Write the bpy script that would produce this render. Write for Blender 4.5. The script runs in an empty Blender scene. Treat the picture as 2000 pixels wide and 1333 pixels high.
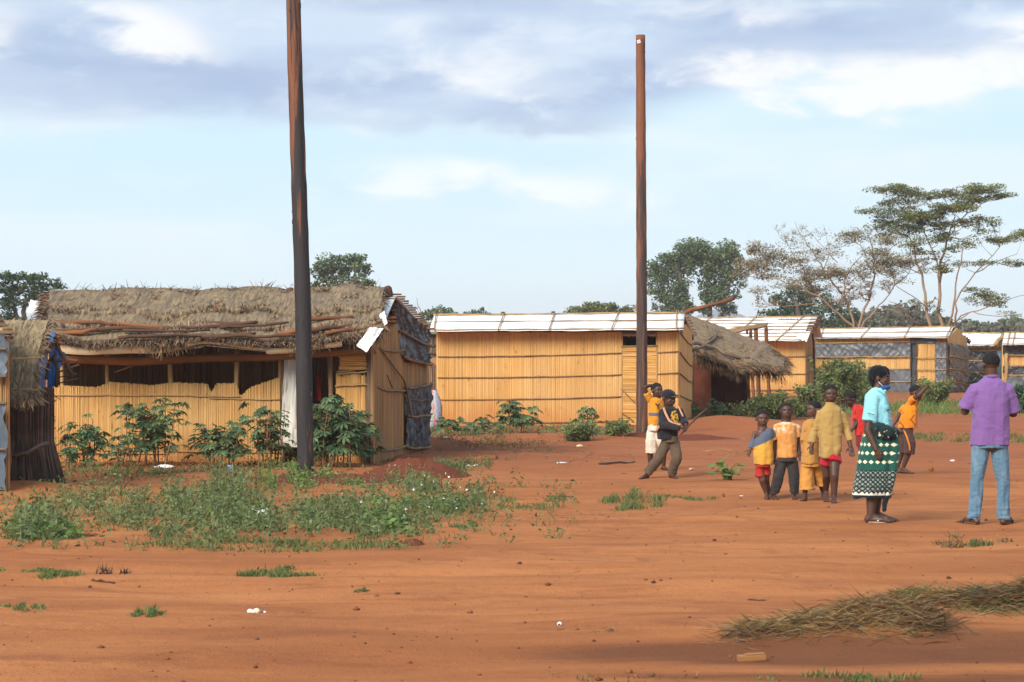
import bpy, math, random
import numpy as np
from mathutils import Vector, Matrix, noise as mnoise

random.seed(7)
RNG = np.random.default_rng(11)
SC = bpy.context.scene
COL = SC.collection
R = math.radians

# ------------------------------------------------------------------ camera
F, CX, CY, EYE = 4400.0, 1000.0, 666.5, 1.8
cam_d = bpy.data.cameras.new('camera')
cam = bpy.data.objects.new('camera', cam_d)
COL.objects.link(cam)
cam.location = (0, 0, EYE)
cam.rotation_euler = (R(90), 0, 0)
cam_d.sensor_width = 36.0
cam_d.lens = F / 2000 * 36.0
cam_d.clip_end = 9000
cam_d.dof.use_dof = True
cam_d.dof.focus_distance = 33.0
cam_d.dof.aperture_fstop = 9.0
SC.camera = cam

# ------------------------------------------------------------------ sun, sky, exposure
SUN_DIR = Vector((-0.50, -0.70, 0.58)).normalized()      # towards the sun
sun_d = bpy.data.lights.new('sun', 'SUN')
sun_d.energy = 1.5
sun_d.angle = R(28)
sun_d.color = (1.0, 0.93, 0.82)
sun = bpy.data.objects.new('sun', sun_d)
COL.objects.link(sun)
sun.rotation_euler = (-SUN_DIR).to_track_quat('-Z', 'Y').to_euler()
sun.location = (-20, -20, 30)
SC.view_settings.view_transform = 'Standard'
SC.view_settings.look = 'None'
SC.view_settings.gamma = 1.0
SC.view_settings.use_curve_mapping = False
SC.view_settings.exposure = 1.76

def nd(nt, t, **kw):
    n = nt.nodes.new(t)
    for k, v in kw.items():
        setattr(n, k, v)
    return n
def setin(nt, sock, v):
    if v is None: return
    if isinstance(v, bpy.types.NodeSocket): nt.links.new(v, sock)
    else: sock.default_value = v
def MA(nt, op, a, b=None, c=None, clamp=False):
    n = nd(nt, 'ShaderNodeMath', operation=op, use_clamp=clamp)
    setin(nt, n.inputs[0], a); setin(nt, n.inputs[1], b); setin(nt, n.inputs[2], c)
    return n.outputs[0]
def rgb(c): return (c[0], c[1], c[2], 1.0)
def MIX(nt, f, a, b, mode='MIX'):
    n = nd(nt, 'ShaderNodeMix', data_type='RGBA', blend_type=mode)
    setin(nt, n.inputs['Factor'], f)
    setin(nt, n.inputs[6], rgb(a) if isinstance(a, tuple) else a)
    setin(nt, n.inputs[7], rgb(b) if isinstance(b, tuple) else b)
    return n.outputs[2]
def NOI(nt, vec, scale, detail=4, rough=0.55, dist=0.0):
    n = nd(nt, 'ShaderNodeTexNoise')
    setin(nt, n.inputs['Vector'], vec)
    n.inputs['Scale'].default_value = scale; n.inputs['Detail'].default_value = detail
    n.inputs['Roughness'].default_value = rough; n.inputs['Distortion'].default_value = dist
    return n.outputs[0]
def MAPR(nt, v, a, b, c=0.0, d=1.0, smooth=True):
    n = nd(nt, 'ShaderNodeMapRange', interpolation_type='SMOOTHSTEP' if smooth else 'LINEAR')
    n.clamp = True
    setin(nt, n.inputs[0], v)
    for i, x in enumerate((a, b, c, d)): setin(nt, n.inputs[1 + i], x)
    return n.outputs[0]
def SCALE(nt, vec, s, off=(0, 0, 0)):
    n = nd(nt, 'ShaderNodeMapping')
    setin(nt, n.inputs[0], vec); n.inputs['Scale'].default_value = s; n.inputs['Location'].default_value = off
    return n.outputs[0]

world = bpy.data.worlds.new('World'); SC.world = world; world.use_nodes = True
def build_world():
    nt = world.node_tree; nt.nodes.clear()
    out = nd(nt, 'ShaderNodeOutputWorld'); bg = nd(nt, 'ShaderNodeBackground')
    nt.links.new(bg.outputs[0], out.inputs[0])
    bg.inputs[1].default_value = 0.1
    sky = nd(nt, 'ShaderNodeTexSky', sky_type='NISHITA')
    sky.sun_disc = False
    sky.sun_elevation = math.asin(SUN_DIR.z)
    sky.sun_rotation = math.atan2(SUN_DIR.x, SUN_DIR.y)
    sky.air_density = 1.0; sky.dust_density = 1.5; sky.ozone_density = 1.5
    tc = nd(nt, 'ShaderNodeTexCoord').outputs['Generated']
    sep = nd(nt, 'ShaderNodeSeparateXYZ'); nt.links.new(tc, sep.inputs[0])
    x, z = sep.outputs[0], sep.outputs[2]
    za = MA(nt, 'ABSOLUTE', z)
    K = 3.35                                                # radiance units of the sky texture before the 0.1 strength
    c = lambda r, g, b: (r * K, g * K, b * K)
    nlow = NOI(nt, SCALE(nt, tc, (9, 9, 26)), 1.0, 5, 0.55, 0.3)
    nmid = NOI(nt, SCALE(nt, tc, (26, 26, 62), (3, 1, 7)), 1.0, 6, 0.6, 0.4)
    nsoft = NOI(nt, SCALE(nt, tc, (5, 5, 34), (1, 8, 2)), 1.0, 3, 0.5)
    warpx = MA(nt, 'MULTIPLY_ADD', MA(nt, 'SUBTRACT', nmid, 0.5), 0.05, x)
    warpz = MA(nt, 'MULTIPLY_ADD', MA(nt, 'SUBTRACT', nmid, 0.5), 0.020, MA(nt, 'MULTIPLY_ADD', MA(nt, 'SUBTRACT', nlow, 0.5), 0.022, z))
    # pale hazy blue low down, a clearer blue above, over the physical sky
    low = MIX(nt, MAPR(nt, za, 0.005, 0.085), c(0.80, 0.93, 0.99), c(0.62, 0.82, 0.94))
    base = MIX(nt, MAPR(nt, za, 0.12, 0.6, 0, .7), low, sky.outputs[0])
    base = MIX(nt, MAPR(nt, nsoft, 0.40, 0.72, 0.0, 0.75), base, c(0.80, 0.89, 0.94))
    # thin white cloud streaks in the clear band
    def blob(px, py, rx, ry):
        dx = MA(nt, 'MULTIPLY', MA(nt, 'SUBTRACT', warpx, (px - CX) / F), F / rx)
        dz = MA(nt, 'MULTIPLY', MA(nt, 'SUBTRACT', warpz, (CY - py) / F), F / ry)
        d2 = MA(nt, 'ADD', MA(nt, 'MULTIPLY', dx, dx), MA(nt, 'MULTIPLY', dz, dz))
        return MA(nt, 'EXPONENT', MA(nt, 'MULTIPLY', d2, -1.0))
    def total(lst):
        s = None
        for (px, py, rx, ry, w) in lst:
            b = MA(nt, 'MULTIPLY', blob(px, py, rx, ry), w)
            s = b if s is None else MA(nt, 'ADD', s, b)
        return s
    wl = total([(820, 345, 190, 34, 1.0), (930, 330, 70, 26, .6), (1120, 365, 170, 30, .8), (250, 250, 330, 22, .6), (680, 255, 90, 22, .8),
                (300, 345, 320, 30, .35), (1700, 300, 500, 70, .35), (450, 450, 600, 50, .35), (1500, 400, 500, 60, .3)])
    wl = MAPR(nt, MA(nt, 'MULTIPLY', wl, MA(nt, 'MAXIMUM', MA(nt, 'MULTIPLY_ADD', nmid, 3.0, -0.7), 0.0)), 0.08, 1.2, 0, .85)
    col = MIX(nt, wl, base, c(0.93, 0.955, 0.965))
    # grey-lavender cloud bank above, with an uneven lower edge that climbs to the right
    edge = MA(nt, 'MULTIPLY_ADD', MAPR(nt, x, 0.02, 0.14), 0.022, 0.0935)
    band = MAPR(nt, MA(nt, 'SUBTRACT', warpz, edge), -0.006, 0.012)
    gap = total([(620, 20, 110, 20, .5)])
    up = MAPR(nt, z, 0.19, 0.45)
    broken = MAPR(nt, nlow, 0.30, 0.55)
    band = MA(nt, 'MULTIPLY', band, MA(nt, 'SUBTRACT', 1.0, MA(nt, 'MULTIPLY', up, MA(nt, 'SUBTRACT', 1.0, broken))))
    grey = MIX(nt, MAPR(nt, MA(nt, 'ADD', MA(nt, 'MULTIPLY', nsoft, .55), MA(nt, 'MULTIPLY', nlow, .45)), 0.40, 0.58), c(0.385, 0.49, 0.70), c(0.58, 0.69, 0.85))
    grey = MIX(nt, MAPR(nt, nmid, 0.46, 0.70, 0, .65), grey, c(0.74, 0.81, 0.91))
    col = MIX(nt, MA(nt, 'MULTIPLY', band, 0.92), col, grey)
    wh = total([(20, 70, 60, 62, .95), (250, 35, 120, 30, .55), (355, 105, 85, 46, 1.15), (290, 75, 80, 40, .7), (960, 130, 170, 42, .5), (1010, 185, 140, 34, .55), (800, 60, 110, 30, .45),
                (1470, 140, 160, 34, .95), (1720, 160, 260, 52, 1.0), (1930, 150, 220, 46, .9), (1430, 35, 150, 38, .8), (1990, 70, 60, 30, .8), (1640, 205, 150, 26, .7)])
    whm = MAPR(nt, MA(nt, 'MULTIPLY', wh, MA(nt, 'MAXIMUM', MA(nt, 'MULTIPLY_ADD', nmid, 3.2, -0.75), 0.0)), 0.03, 1.15, 0, .92)
    col = MIX(nt, whm, col, c(0.92, 0.925, 0.94))
    dk = total([(150, 180, 380, 55, .8), (1010, 235, 300, 26, .9), (850, 15, 380, 26, .9), (1330, 85, 200, 24, .5), (1700, 75, 260, 24, .65), (1930, 5, 90, 18, .8), (560, 160, 200, 50, .45)])
    dkm = MAPR(nt, MA(nt, 'MULTIPLY', dk, MA(nt, 'MULTIPLY_ADD', nlow, 1.2, 0.3)), 0.10, 1.2, 0.0, 0.7)
    col = MIX(nt, dkm, col, c(0.35, 0.44, 0.65))
    nt.links.new(col, bg.inputs[0])
build_world()

# ------------------------------------------------------------------ helpers
def X(px, D): return (px - CX) / F * D
def Z(py, D): return EYE - (py - CY) / F * D
def at(px, py, D): return Vector((X(px, D), D, Z(py, D)))

MOUNDS = [(4.25, 46.6, 0.95, 0.9, 0.24), (5.6, 46.0, 1.2, 0.8, 0.13), (8.6, 45.5, 2.6, 0.5, 0.12), (11.5, 42.0, 3.0, 0.45, 0.10),
          (3.6, 42.6, 2.2, 0.28, 0.07), (-6.0, 27.3, 0.9, 0.5, 0.10), (-1.6, 38.0, 1.0, 0.7, 0.16), (0.4, 41.5, 2.0, 0.5, 0.09),
          (8.5, 38.6, 2.2, 0.3, 0.05), (2.9, 14.0, 1.2, 0.5, 0.07), (4.2, 15.2, 1.0, 0.6, 0.08), (-3.5, 30.0, 2.0, 0.5, 0.06)]
def gz(x, y):
    x = np.asarray(x, float); y = np.asarray(y, float)
    h = 0.020 * np.sin(0.9 * x + 0.3 * y + 1.3) * np.sin(0.45 * y + 0.7) + 0.010 * np.sin(2.3 * x + 0.8 * y) * np.sin(1.3 * y + 2)
    h = h + 0.008 * np.sin(1.1 * x - 2.3 * y + 2.0) + 0.004 * np.sin(5.1 * x + 3.7 * y) + 0.004 * np.sin(4.3 * y - 1.3 * x)
    for off, cur in ((20.6, .22), (22.2, .24), (26.0, .10), (27.6, .12), (16.4, -.06), (17.8, -.05)):     # worn wheel tracks
        q = y - (off + cur * x + .25 * np.sin(x * .35 + off))
        h = h - .022 * np.exp(-(q / .20) ** 2) + .010 * np.exp(-((np.abs(q) - .42) / .16) ** 2)
    h = h * np.clip((120 - y) / 40, 0, 1) * np.clip((y + 20) / 20, 0, 1)
    for (cx, cy, rx, ry, hh) in MOUNDS:
        h = h + hh * np.exp(-((x - cx) / rx) ** 2 - ((y - cy) / ry) ** 2)
    return h
def g(x, y): return float(gz(x, y))
def gnd(px, py):
    D = EYE * F / (py - CY)
    for _ in range(4):
        D = (EYE - g(X(px, D), D)) * F / (py - CY)
    x = X(px, D)
    return Vector((x, D, g(x, D)))

def woff(o):
    v = Vector((0, 0, 0))
    while o is not None:
        v = v + o.location; o = o.parent
    return v
def tag(o, label=None, cat=None, group=None, kind=None):
    if label: o['label'] = label
    if cat: o['category'] = cat
    if group: o['group'] = group
    if kind: o['kind'] = kind
    return o
def thing(name, loc, label, cat, group=None):
    o = bpy.data.objects.new(name, None); COL.objects.link(o)
    o.location = loc; o.empty_display_size = 0.2
    return tag(o, label, cat, group)
def link_mesh(name, me, m, parent=None, loc=None, kind=None, smooth=False):
    o = bpy.data.objects.new(name, me); COL.objects.link(o)
    if m is not None:
        for mm in (m if isinstance(m, (list, tuple)) else [m]): me.materials.append(mm)
    if parent is not None: o.parent = parent
    if loc is not None: o.location = loc
    if kind: o['kind'] = kind
    if smooth: me.polygons.foreach_set('use_smooth', np.ones(len(me.polygons), bool))
    return o
def raw_mesh(name, v, f):
    """v (N,3); f (M,k) array of equal-sized faces, or a list of lists"""
    me = bpy.data.meshes.new(name)
    if isinstance(f, np.ndarray):
        n, k = f.shape
        me.vertices.add(len(v)); me.vertices.foreach_set('co', np.asarray(v, np.float32).ravel())
        me.loops.add(n * k); me.loops.foreach_set('vertex_index', f.astype(np.int32).ravel())
        me.polygons.add(n); me.polygons.foreach_set('loop_start', np.arange(0, n * k, k, dtype=np.int32))
        me.update(calc_edges=True)
    else:
        me.from_pydata([tuple(p) for p in v], [], f); me.update()
    return me

class MB:
    """collects shapes in world coordinates; build() links them as one mesh object"""
    def __init__(s): s.v = []; s.f = []
    def add(s, vs, fs):
        b = len(s.v); s.v.extend([tuple(p) for p in vs]); s.f.extend([[i + b for i in f] for f in fs])
    def box(s, c, size, rot=None):
        a, b, d = size[0] / 2, size[1] / 2, size[2] / 2
        vs = [Vector((i * a, j * b, k * d)) for k in (-1, 1) for j in (-1, 1) for i in (-1, 1)]
        if rot is not None: vs = [rot @ v for v in vs]
        c = Vector(c)
        s.add([v + c for v in vs], [(0, 2, 3, 1), (4, 5, 7, 6), (0, 1, 5, 4), (2, 6, 7, 3), (0, 4, 6, 2), (1, 3, 7, 5)])
    def tube(s, pts, rad, n=6, caps=True, flat=1.0):
        pts = [Vector(p) for p in pts]
        if not hasattr(rad, '__len__'): rad = [rad] * len(pts)
        up = None; vs = []
        for i, p in enumerate(pts):
            d = (pts[min(i + 1, len(pts) - 1)] - pts[max(i - 1, 0)])
            if d.length < 1e-9: d = Vector((0, 0, 1))
            d.normalize()
            if up is None:
                up = Vector((0, 0, 1)) if abs(d.z) < 0.9 else Vector((1, 0, 0))
            a = (up - d * up.dot(d)); a.normalize(); up = a
            b = d.cross(a)
            for k in range(n):
                t = 2 * math.pi * k / n
                vs.append(p + a * (math.cos(t) * rad[i] * flat) + b * (math.sin(t) * rad[i]))
        fs = []
        for i in range(len(pts) - 1):
            for k in range(n):
                k2 = (k + 1) % n
                fs.append((i * n + k, i * n + k2, (i + 1) * n + k2, (i + 1) * n + k))
        if caps:
            fs.append(tuple(range(n - 1, -1, -1))); e = (len(pts) - 1) * n
            fs.append(tuple(range(e, e + n)))
        s.add(vs, fs)
    def rough_pole(s, a, b, r0, r1=None, n=6, seg=6, wob=0.5, sag=0.0):
        a, b = Vector(a), Vector(b); r1 = r0 if r1 is None else r1
        pts, rs = [], []
        for i in range(seg + 1):
            t = i / seg
            p = a.lerp(b, t)
            if 0 < i < seg:
                p = p + Vector((random.uniform(-1, 1), random.uniform(-1, 1), random.uniform(-1, 1))) * (r0 * wob)
            p.z -= sag * 4 * t * (1 - t)
            pts.append(p); rs.append((r0 + (r1 - r0) * t) * random.uniform(0.85, 1.12))
        s.tube(pts, rs, n)
    def grid(s, fn, nu, nv):
        vs = [fn(i / nu, j / nv) for j in range(nv + 1) for i in range(nu + 1)]
        fs = [(j * (nu + 1) + i, j * (nu + 1) + i + 1, (j + 1) * (nu + 1) + i + 1, (j + 1) * (nu + 1) + i) for j in range(nv) for i in range(nu)]
        s.add(vs, fs)
    def ell(s, c, r, nu=12, nv=8, rot=None):
        c = Vector(c); vs = []; fs = []
        for j in range(1, nv):
            th = math.pi * j / nv
            for i in range(nu):
                ph = 2 * math.pi * i / nu
                v = Vector((r[0] * math.sin(th) * math.cos(ph), r[1] * math.sin(th) * math.sin(ph), r[2] * math.cos(th)))
                vs.append(c + (rot @ v if rot is not None else v))
        t = Vector((0, 0, r[2])); b = Vector((0, 0, -r[2]))
        vs.append(c + (rot @ t if rot is not None else t)); vs.append(c + (rot @ b if rot is not None else b))
        T, B = len(vs) - 2, len(vs) - 1
        for j in range(nv - 2):
            for i in range(nu):
                i2 = (i + 1) % nu
                fs.append((j * nu + i, (j + 1) * nu + i, (j + 1) * nu + i2, j * nu + i2))
        for i in range(nu):
            i2 = (i + 1) % nu
            fs.append((T, i, i2)); fs.append((B, (nv - 2) * nu + i2, (nv - 2) * nu + i))
        s.add(vs, fs)
    def build(s, name, m, parent=None, loc=None, smooth=False, kind=None, label=None):
        off = woff(parent) if parent is not None else (Vector(loc) if loc is not None else Vector((0, 0, 0)))
        me = bpy.data.meshes.new(name)
        me.from_pydata([(p[0] - off.x, p[1] - off.y, p[2] - off.z) for p in s.v], [], s.f); me.update()
        o = link_mesh(name, me, m, parent, loc if parent is None else None, kind, smooth)
        if label: o['label'] = label
        return o

def np_obj(name, v, f, m, parent=None, loc=None, kind=None, smooth=False):
    off = woff(parent) if parent is not None else (Vector(loc) if loc is not None else Vector((0, 0, 0)))
    me = raw_mesh(name, np.asarray(v) - np.array(off), f)
    return link_mesh(name, me, m, parent, loc if parent is None else None, kind, smooth)

def unit(a):
    return a / np.maximum(np.linalg.norm(a, axis=-1, keepdims=True), 1e-9)
def strands(base, dirs, length, width, droop=0.0, segs=1, side=None):
    """thin ribbons: base (N,3), dirs (N,3), length (N,), width (N,) -> verts, quads; two segments when segs=2"""
    N = len(base); dirs = unit(dirs)
    if side is None: side = unit(np.cross(dirs, unit(RNG.normal(size=(N, 3)))))
    L = length[:, None]; W = width[:, None] / 2
    rows = []
    for k in range(segs + 1):
        t = k / segs
        p = base + dirs * L * t
        p = p - np.array([0, 0, 1.0]) * (droop * (L * t) ** 2 if np.isscalar(droop) else droop[:, None] * (L * t) ** 2)
        w = W * (1.0 if k < segs else 0.35)
        rows.append(p - side * w); rows.append(p + side * w)
    v = np.stack(rows, 1)                                   # N, 2*(segs+1), 3
    idx = np.arange(N)[:, None] * (2 * (segs + 1))
    fs = [np.concatenate([idx + 2 * k, idx + 2 * k + 1, idx + 2 * k + 3, idx + 2 * k + 2], 1) for k in range(segs)]
    return v.reshape(-1, 3), np.concatenate(fs, 0)
def leaves(cent, size, asp=0.55, nrm=None, flatten=0.0):
    """diamond leaves: cent (N,3), size (N,)"""
    N = len(cent)
    d = RNG.normal(size=(N, 3))
    d[:, 2] *= (1 - flatten); d = unit(d)
    s = RNG.normal(size=(N, 3)); s[:, 2] *= (1 - flatten)
    s = unit(np.cross(d, unit(np.cross(d, s) + 1e-6)))
    L = size[:, None] / 2; W = L * asp
    v = np.stack([cent - d * L, cent + s * W, cent + d * L, cent - s * W], 1)
    return v.reshape(-1, 3), np.arange(4 * N).reshape(N, 4)
def merge(parts):
    vs, fs, b = [], [], 0
    for v, f in parts:
        vs.append(v); fs.append(f + b); b += len(v)
    return np.concatenate(vs), np.concatenate(fs)

# ------------------------------------------------------------------ materials
def newmat(name):
    m = bpy.data.materials.new(name); m.use_nodes = True
    nt = m.node_tree; b = nt.nodes['Principled BSDF']
    return m, nt, b
def mat(name, c1, c2=None, scale=4.0, stretch=(1, 1, 1), rough=0.8, bump=0.0, bscale=30.0, bstretch=None, isl=0.0, spec=0.3, c3=None, c3s=1.0, c3a=0.55, sheen=0.0):
    m, nt, b = newmat(name)
    tc = nd(nt, 'ShaderNodeTexCoord').outputs['Object']
    col = None
    if c2 is not None:
        col = MIX(nt, MAPR(nt, NOI(nt, SCALE(nt, tc, stretch), scale, 5, 0.6), 0.3, 0.7), c1, c2)
    if c3 is not None:
        col = MIX(nt, MAPR(nt, NOI(nt, SCALE(nt, tc, stretch, (5, 3, 1)), c3s, 4, 0.6), c3a, c3a + 0.12), col if col is not None else c1, c3)
    if isl > 0:
        ri = nd(nt, 'ShaderNodeNewGeometry').outputs['Random Per Island']
        h = nd(nt, 'ShaderNodeHueSaturation')
        setin(nt, h.inputs['Color'], col if col is not None else rgb(c1))
        setin(nt, h.inputs['Value'], MA(nt, 'MULTIPLY_ADD', ri, 2 * isl, 1 - isl))
        r2 = MA(nt, 'FRACT', MA(nt, 'MULTIPLY', ri, 7.31))
        setin(nt, h.inputs['Saturation'], MA(nt, 'MULTIPLY_ADD', r2, 0.5 * isl, 1 - 0.3 * isl))
        setin(nt, h.inputs['Hue'], MA(nt, 'MULTIPLY_ADD', MA(nt, 'FRACT', MA(nt, 'MULTIPLY', ri, 13.7)), 0.05 * isl, 0.5 - 0.025 * isl))
        col = h.outputs[0]
    setin(nt, b.inputs['Base Color'], col if col is not None else rgb(c1))
    b.inputs['Roughness'].default_value = rough
    b.inputs['Specular IOR Level'].default_value = spec
    if sheen: b.inputs['Sheen Weight'].default_value = sheen
    if bump > 0:
        bn = nd(nt, 'ShaderNodeBump'); bn.inputs['Strength'].default_value = bump; bn.inputs['Distance'].default_value = 0.02
        setin(nt, bn.inputs['Height'], NOI(nt, SCALE(nt, tc, bstretch or stretch), bscale, 5, 0.6))
        nt.links.new(bn.outputs[0], b.inputs['Normal'])
    return m
def splash(m):
    nt = m.node_tree; b = nt.nodes['Principled BSDF']; tc = nd(nt, 'ShaderNodeTexCoord').outputs['Object']
    sep = nd(nt, 'ShaderNodeSeparateXYZ'); nt.links.new(tc, sep.inputs[0])
    h = MA(nt, 'MULTIPLY_ADD', MA(nt, 'SUBTRACT', NOI(nt, SCALE(nt, tc, (2.2, 2.2, 1.2)), 1, 5), .5), 1.1, sep.outputs[2])
    wash = MAPR(nt, NOI(nt, SCALE(nt, tc, (.9, .9, .5), (4, 2, 1)), 1, 4), .4, .66, 0, .4)
    src = b.inputs['Base Color'].links[0].from_socket
    col = MIX(nt, wash, src, (.60, .40, .18))
    nt.links.new(MIX(nt, MAPR(nt, h, .62, .0, 0, .65), col, (.50, .215, .060)), b.inputs['Base Color'])
def leafmat(name, c1, c2, isl=0.35, trans=0.3, scale=1.2, rough=0.55):
    m = mat(name, c1, c2, scale=scale, isl=isl, rough=rough, spec=0.25)
    nt = m.node_tree; b = nt.nodes['Principled BSDF']
    t = nd(nt, 'ShaderNodeBsdfTranslucent'); ms = nd(nt, 'ShaderNodeMixShader'); ms.inputs[0].default_value = trans
    src = b.inputs['Base Color'].links[0].from_socket
    nt.links.new(src, t.inputs[0])
    nt.links.new(b.outputs[0], ms.inputs[1]); nt.links.new(t.outputs[0], ms.inputs[2])
    nt.links.new(ms.outputs[0], nt.nodes['Material Output'].inputs[0])
    return m

M = {}
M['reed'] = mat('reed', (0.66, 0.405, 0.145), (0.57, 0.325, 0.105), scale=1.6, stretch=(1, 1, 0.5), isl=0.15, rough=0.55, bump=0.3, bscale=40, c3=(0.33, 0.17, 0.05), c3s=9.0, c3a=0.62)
splash(M['reed'])
M['reed_door'] = mat('reed_door', (0.66, 0.385, 0.125), (0.55, 0.30, 0.085), scale=2, stretch=(0.4, 1, 1), isl=0.25, rough=0.6)
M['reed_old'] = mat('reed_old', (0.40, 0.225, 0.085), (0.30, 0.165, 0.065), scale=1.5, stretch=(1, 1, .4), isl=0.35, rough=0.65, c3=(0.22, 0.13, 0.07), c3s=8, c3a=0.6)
M['reed_grey'] = mat('reed_grey', (0.22, 0.16, 0.10), (0.16, 0.115, 0.075), scale=2, isl=0.3, rough=0.8)
M['thatch'] = mat('thatch', (0.235, 0.145, 0.078), (0.095, 0.056, 0.031), scale=1.0, stretch=(28, 3, 3), isl=0.75, rough=0.85, c3=(0.11, 0.072, 0.045), c3s=.22, c3a=.58)
M['thatch_straw'] = mat('thatch_straw', (0.28, 0.19, 0.10), (0.14, 0.09, 0.048), scale=1, stretch=(25, 6, 6), isl=0.55, rough=0.85)
M['thatch_warm'] = mat('thatch_warm', (0.245, 0.150, 0.080), (0.115, 0.068, 0.037), scale=1, stretch=(3, 18, 18), isl=0.55, rough=0.85)
M['log'] = mat('log', (0.13, 0.058, 0.030), (0.055, 0.032, 0.022), scale=2.5, stretch=(.4, 1, 1), rough=0.85, bump=0.5, bscale=25)
M['log_red'] = mat('log_red', (0.27, 0.10, 0.036), (0.11, 0.046, 0.024), scale=2.5, stretch=(.4, 1, 1), rough=0.85, bump=0.5, bscale=25)
M['stick'] = mat('stick', (0.27, 0.155, 0.075), (0.16, 0.085, 0.045), scale=3, rough=0.8, isl=0.2, bump=0.3)
M['stick_pale'] = mat('stick_pale', (0.42, 0.25, 0.10), (0.30, 0.17, 0.07), scale=3, rough=0.75, isl=0.2)
M['stick_dark'] = mat('stick_dark', (0.085, 0.05, 0.032), (0.05, 0.03, 0.02), scale=3, rough=0.9, isl=0.5)
M['stick_brown'] = mat('stick_brown', (0.13, 0.078, 0.050), (0.060, 0.036, 0.025), scale=3, rough=.9, isl=.6)
M['bark_grey'] = mat('bark_grey', (0.19, 0.135, 0.095), (0.11, 0.075, 0.05), scale=3, stretch=(1, 1, .3), rough=0.9, bump=0.5)
M['tarp'] = mat('tarp', (0.88, 0.87, 0.84), (0.80, 0.785, 0.74), scale=1.2, rough=0.5, spec=0.4, bump=0.12, bscale=6, c3=(0.64, 0.53, 0.40), c3s=1.7, c3a=0.58)
M['tarp_cream'] = mat('tarp_cream', (0.86, 0.70, 0.46), (0.80, 0.58, 0.32), scale=2, rough=0.6, bump=0.15, bscale=8)
M['plastic'] = mat('plastic', (0.034, 0.036, 0.042), (0.060, 0.061, 0.067), scale=2, rough=0.40, spec=0.38, bump=0.15, bscale=14)
M['plastic_grey'] = mat('plastic_grey', (0.125, 0.13, 0.14), (0.088, 0.09, 0.10), scale=2, rough=0.42, spec=0.4, bump=0.04, bscale=8, c3=(0.15, 0.085, 0.055), c3s=.8, c3a=0.66)
M['plastic_blue'] = mat('plastic_blue', (0.06, 0.085, 0.115), (0.10, 0.13, 0.16), scale=3, rough=0.4, spec=0.5, bump=0.2, bscale=8)
M['blue_tarp'] = mat('blue_tarp', (0.03, 0.17, 0.42), (0.02, 0.10, 0.30), scale=4, rough=0.5, spec=0.4)
M['curtain'] = mat('curtain', (0.62, 0.60, 0.54), (0.50, 0.47, 0.40), scale=2, stretch=(2, 2, .5), rough=0.8)
M['red_cloth'] = mat('red_cloth', (0.35, 0.02, 0.015), rough=0.85)
M['mud'] = mat('mud', (0.150, 0.043, 0.020), (0.10, 0.030, 0.015), scale=3, rough=0.95, bump=0.6, bscale=14)
M['plank'] = mat('plank', (0.36, 0.17, 0.055), (0.22, 0.10, 0.035), scale=3, stretch=(.3, 1, 1), rough=0.8, bump=0.3)
M['bark_tree'] = mat('bark_tree', (0.32, 0.215, 0.135), (0.21, 0.135, 0.085), scale=1.0, rough=0.9)
M['bark_dark'] = mat('bark_dark', (0.13, 0.10, 0.075), (0.08, 0.06, 0.045), scale=1.0, rough=0.9)
M['black'] = mat('black_print', (0.03, 0.03, 0.035), rough=0.7)
M['white'] = mat('white_scrap', (0.80, 0.80, 0.80), (0.62, 0.60, 0.58), scale=8, rough=0.6)

def pole_mat(name, thr, t1, t2):
    m, nt, b = newmat(name)
    tc = nd(nt, 'ShaderNodeTexCoord').outputs['Object']
    n1 = NOI(nt, SCALE(nt, tc, (9, 9, 0.55)), 1.0, 6, 0.65, 0.3)
    n2 = NOI(nt, SCALE(nt, tc, (26, 26, 1.6), (2, 0, 4)), 1.0, 5, 0.6)
    sep = nd(nt, 'ShaderNodeSeparateXYZ'); nt.links.new(tc, sep.inputs[0])
    up = MAPR(nt, sep.outputs[2], 2.0, 7.0, 0.0, 0.11)
    tar = MIX(nt, n2, t1, t2)
    rust = MIX(nt, n2, (0.10, 0.042, 0.022), (0.26, 0.085, 0.030))
    f = MAPR(nt, MA(nt, 'ADD', n1, up), thr, thr + .09)
    setin(nt, b.inputs['Base Color'], MIX(nt, f, tar, rust))
    b.inputs['Roughness'].default_value = 0.75
    bn = nd(nt, 'ShaderNodeBump'); bn.inputs['Strength'].default_value = 0.6; bn.inputs['Distance'].default_value = 0.02
    setin(nt, bn.inputs['Height'], n2); nt.links.new(bn.outputs[0], b.inputs['Normal'])
    return m
M['pole'] = pole_mat('tarred_pole', .575, (0.011, 0.010, 0.012), (0.034, 0.028, 0.027))
M['pole_brown'] = pole_mat('weathered_pole', .50, (0.030, 0.020, 0.018), (0.075, 0.042, 0.032))

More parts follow.
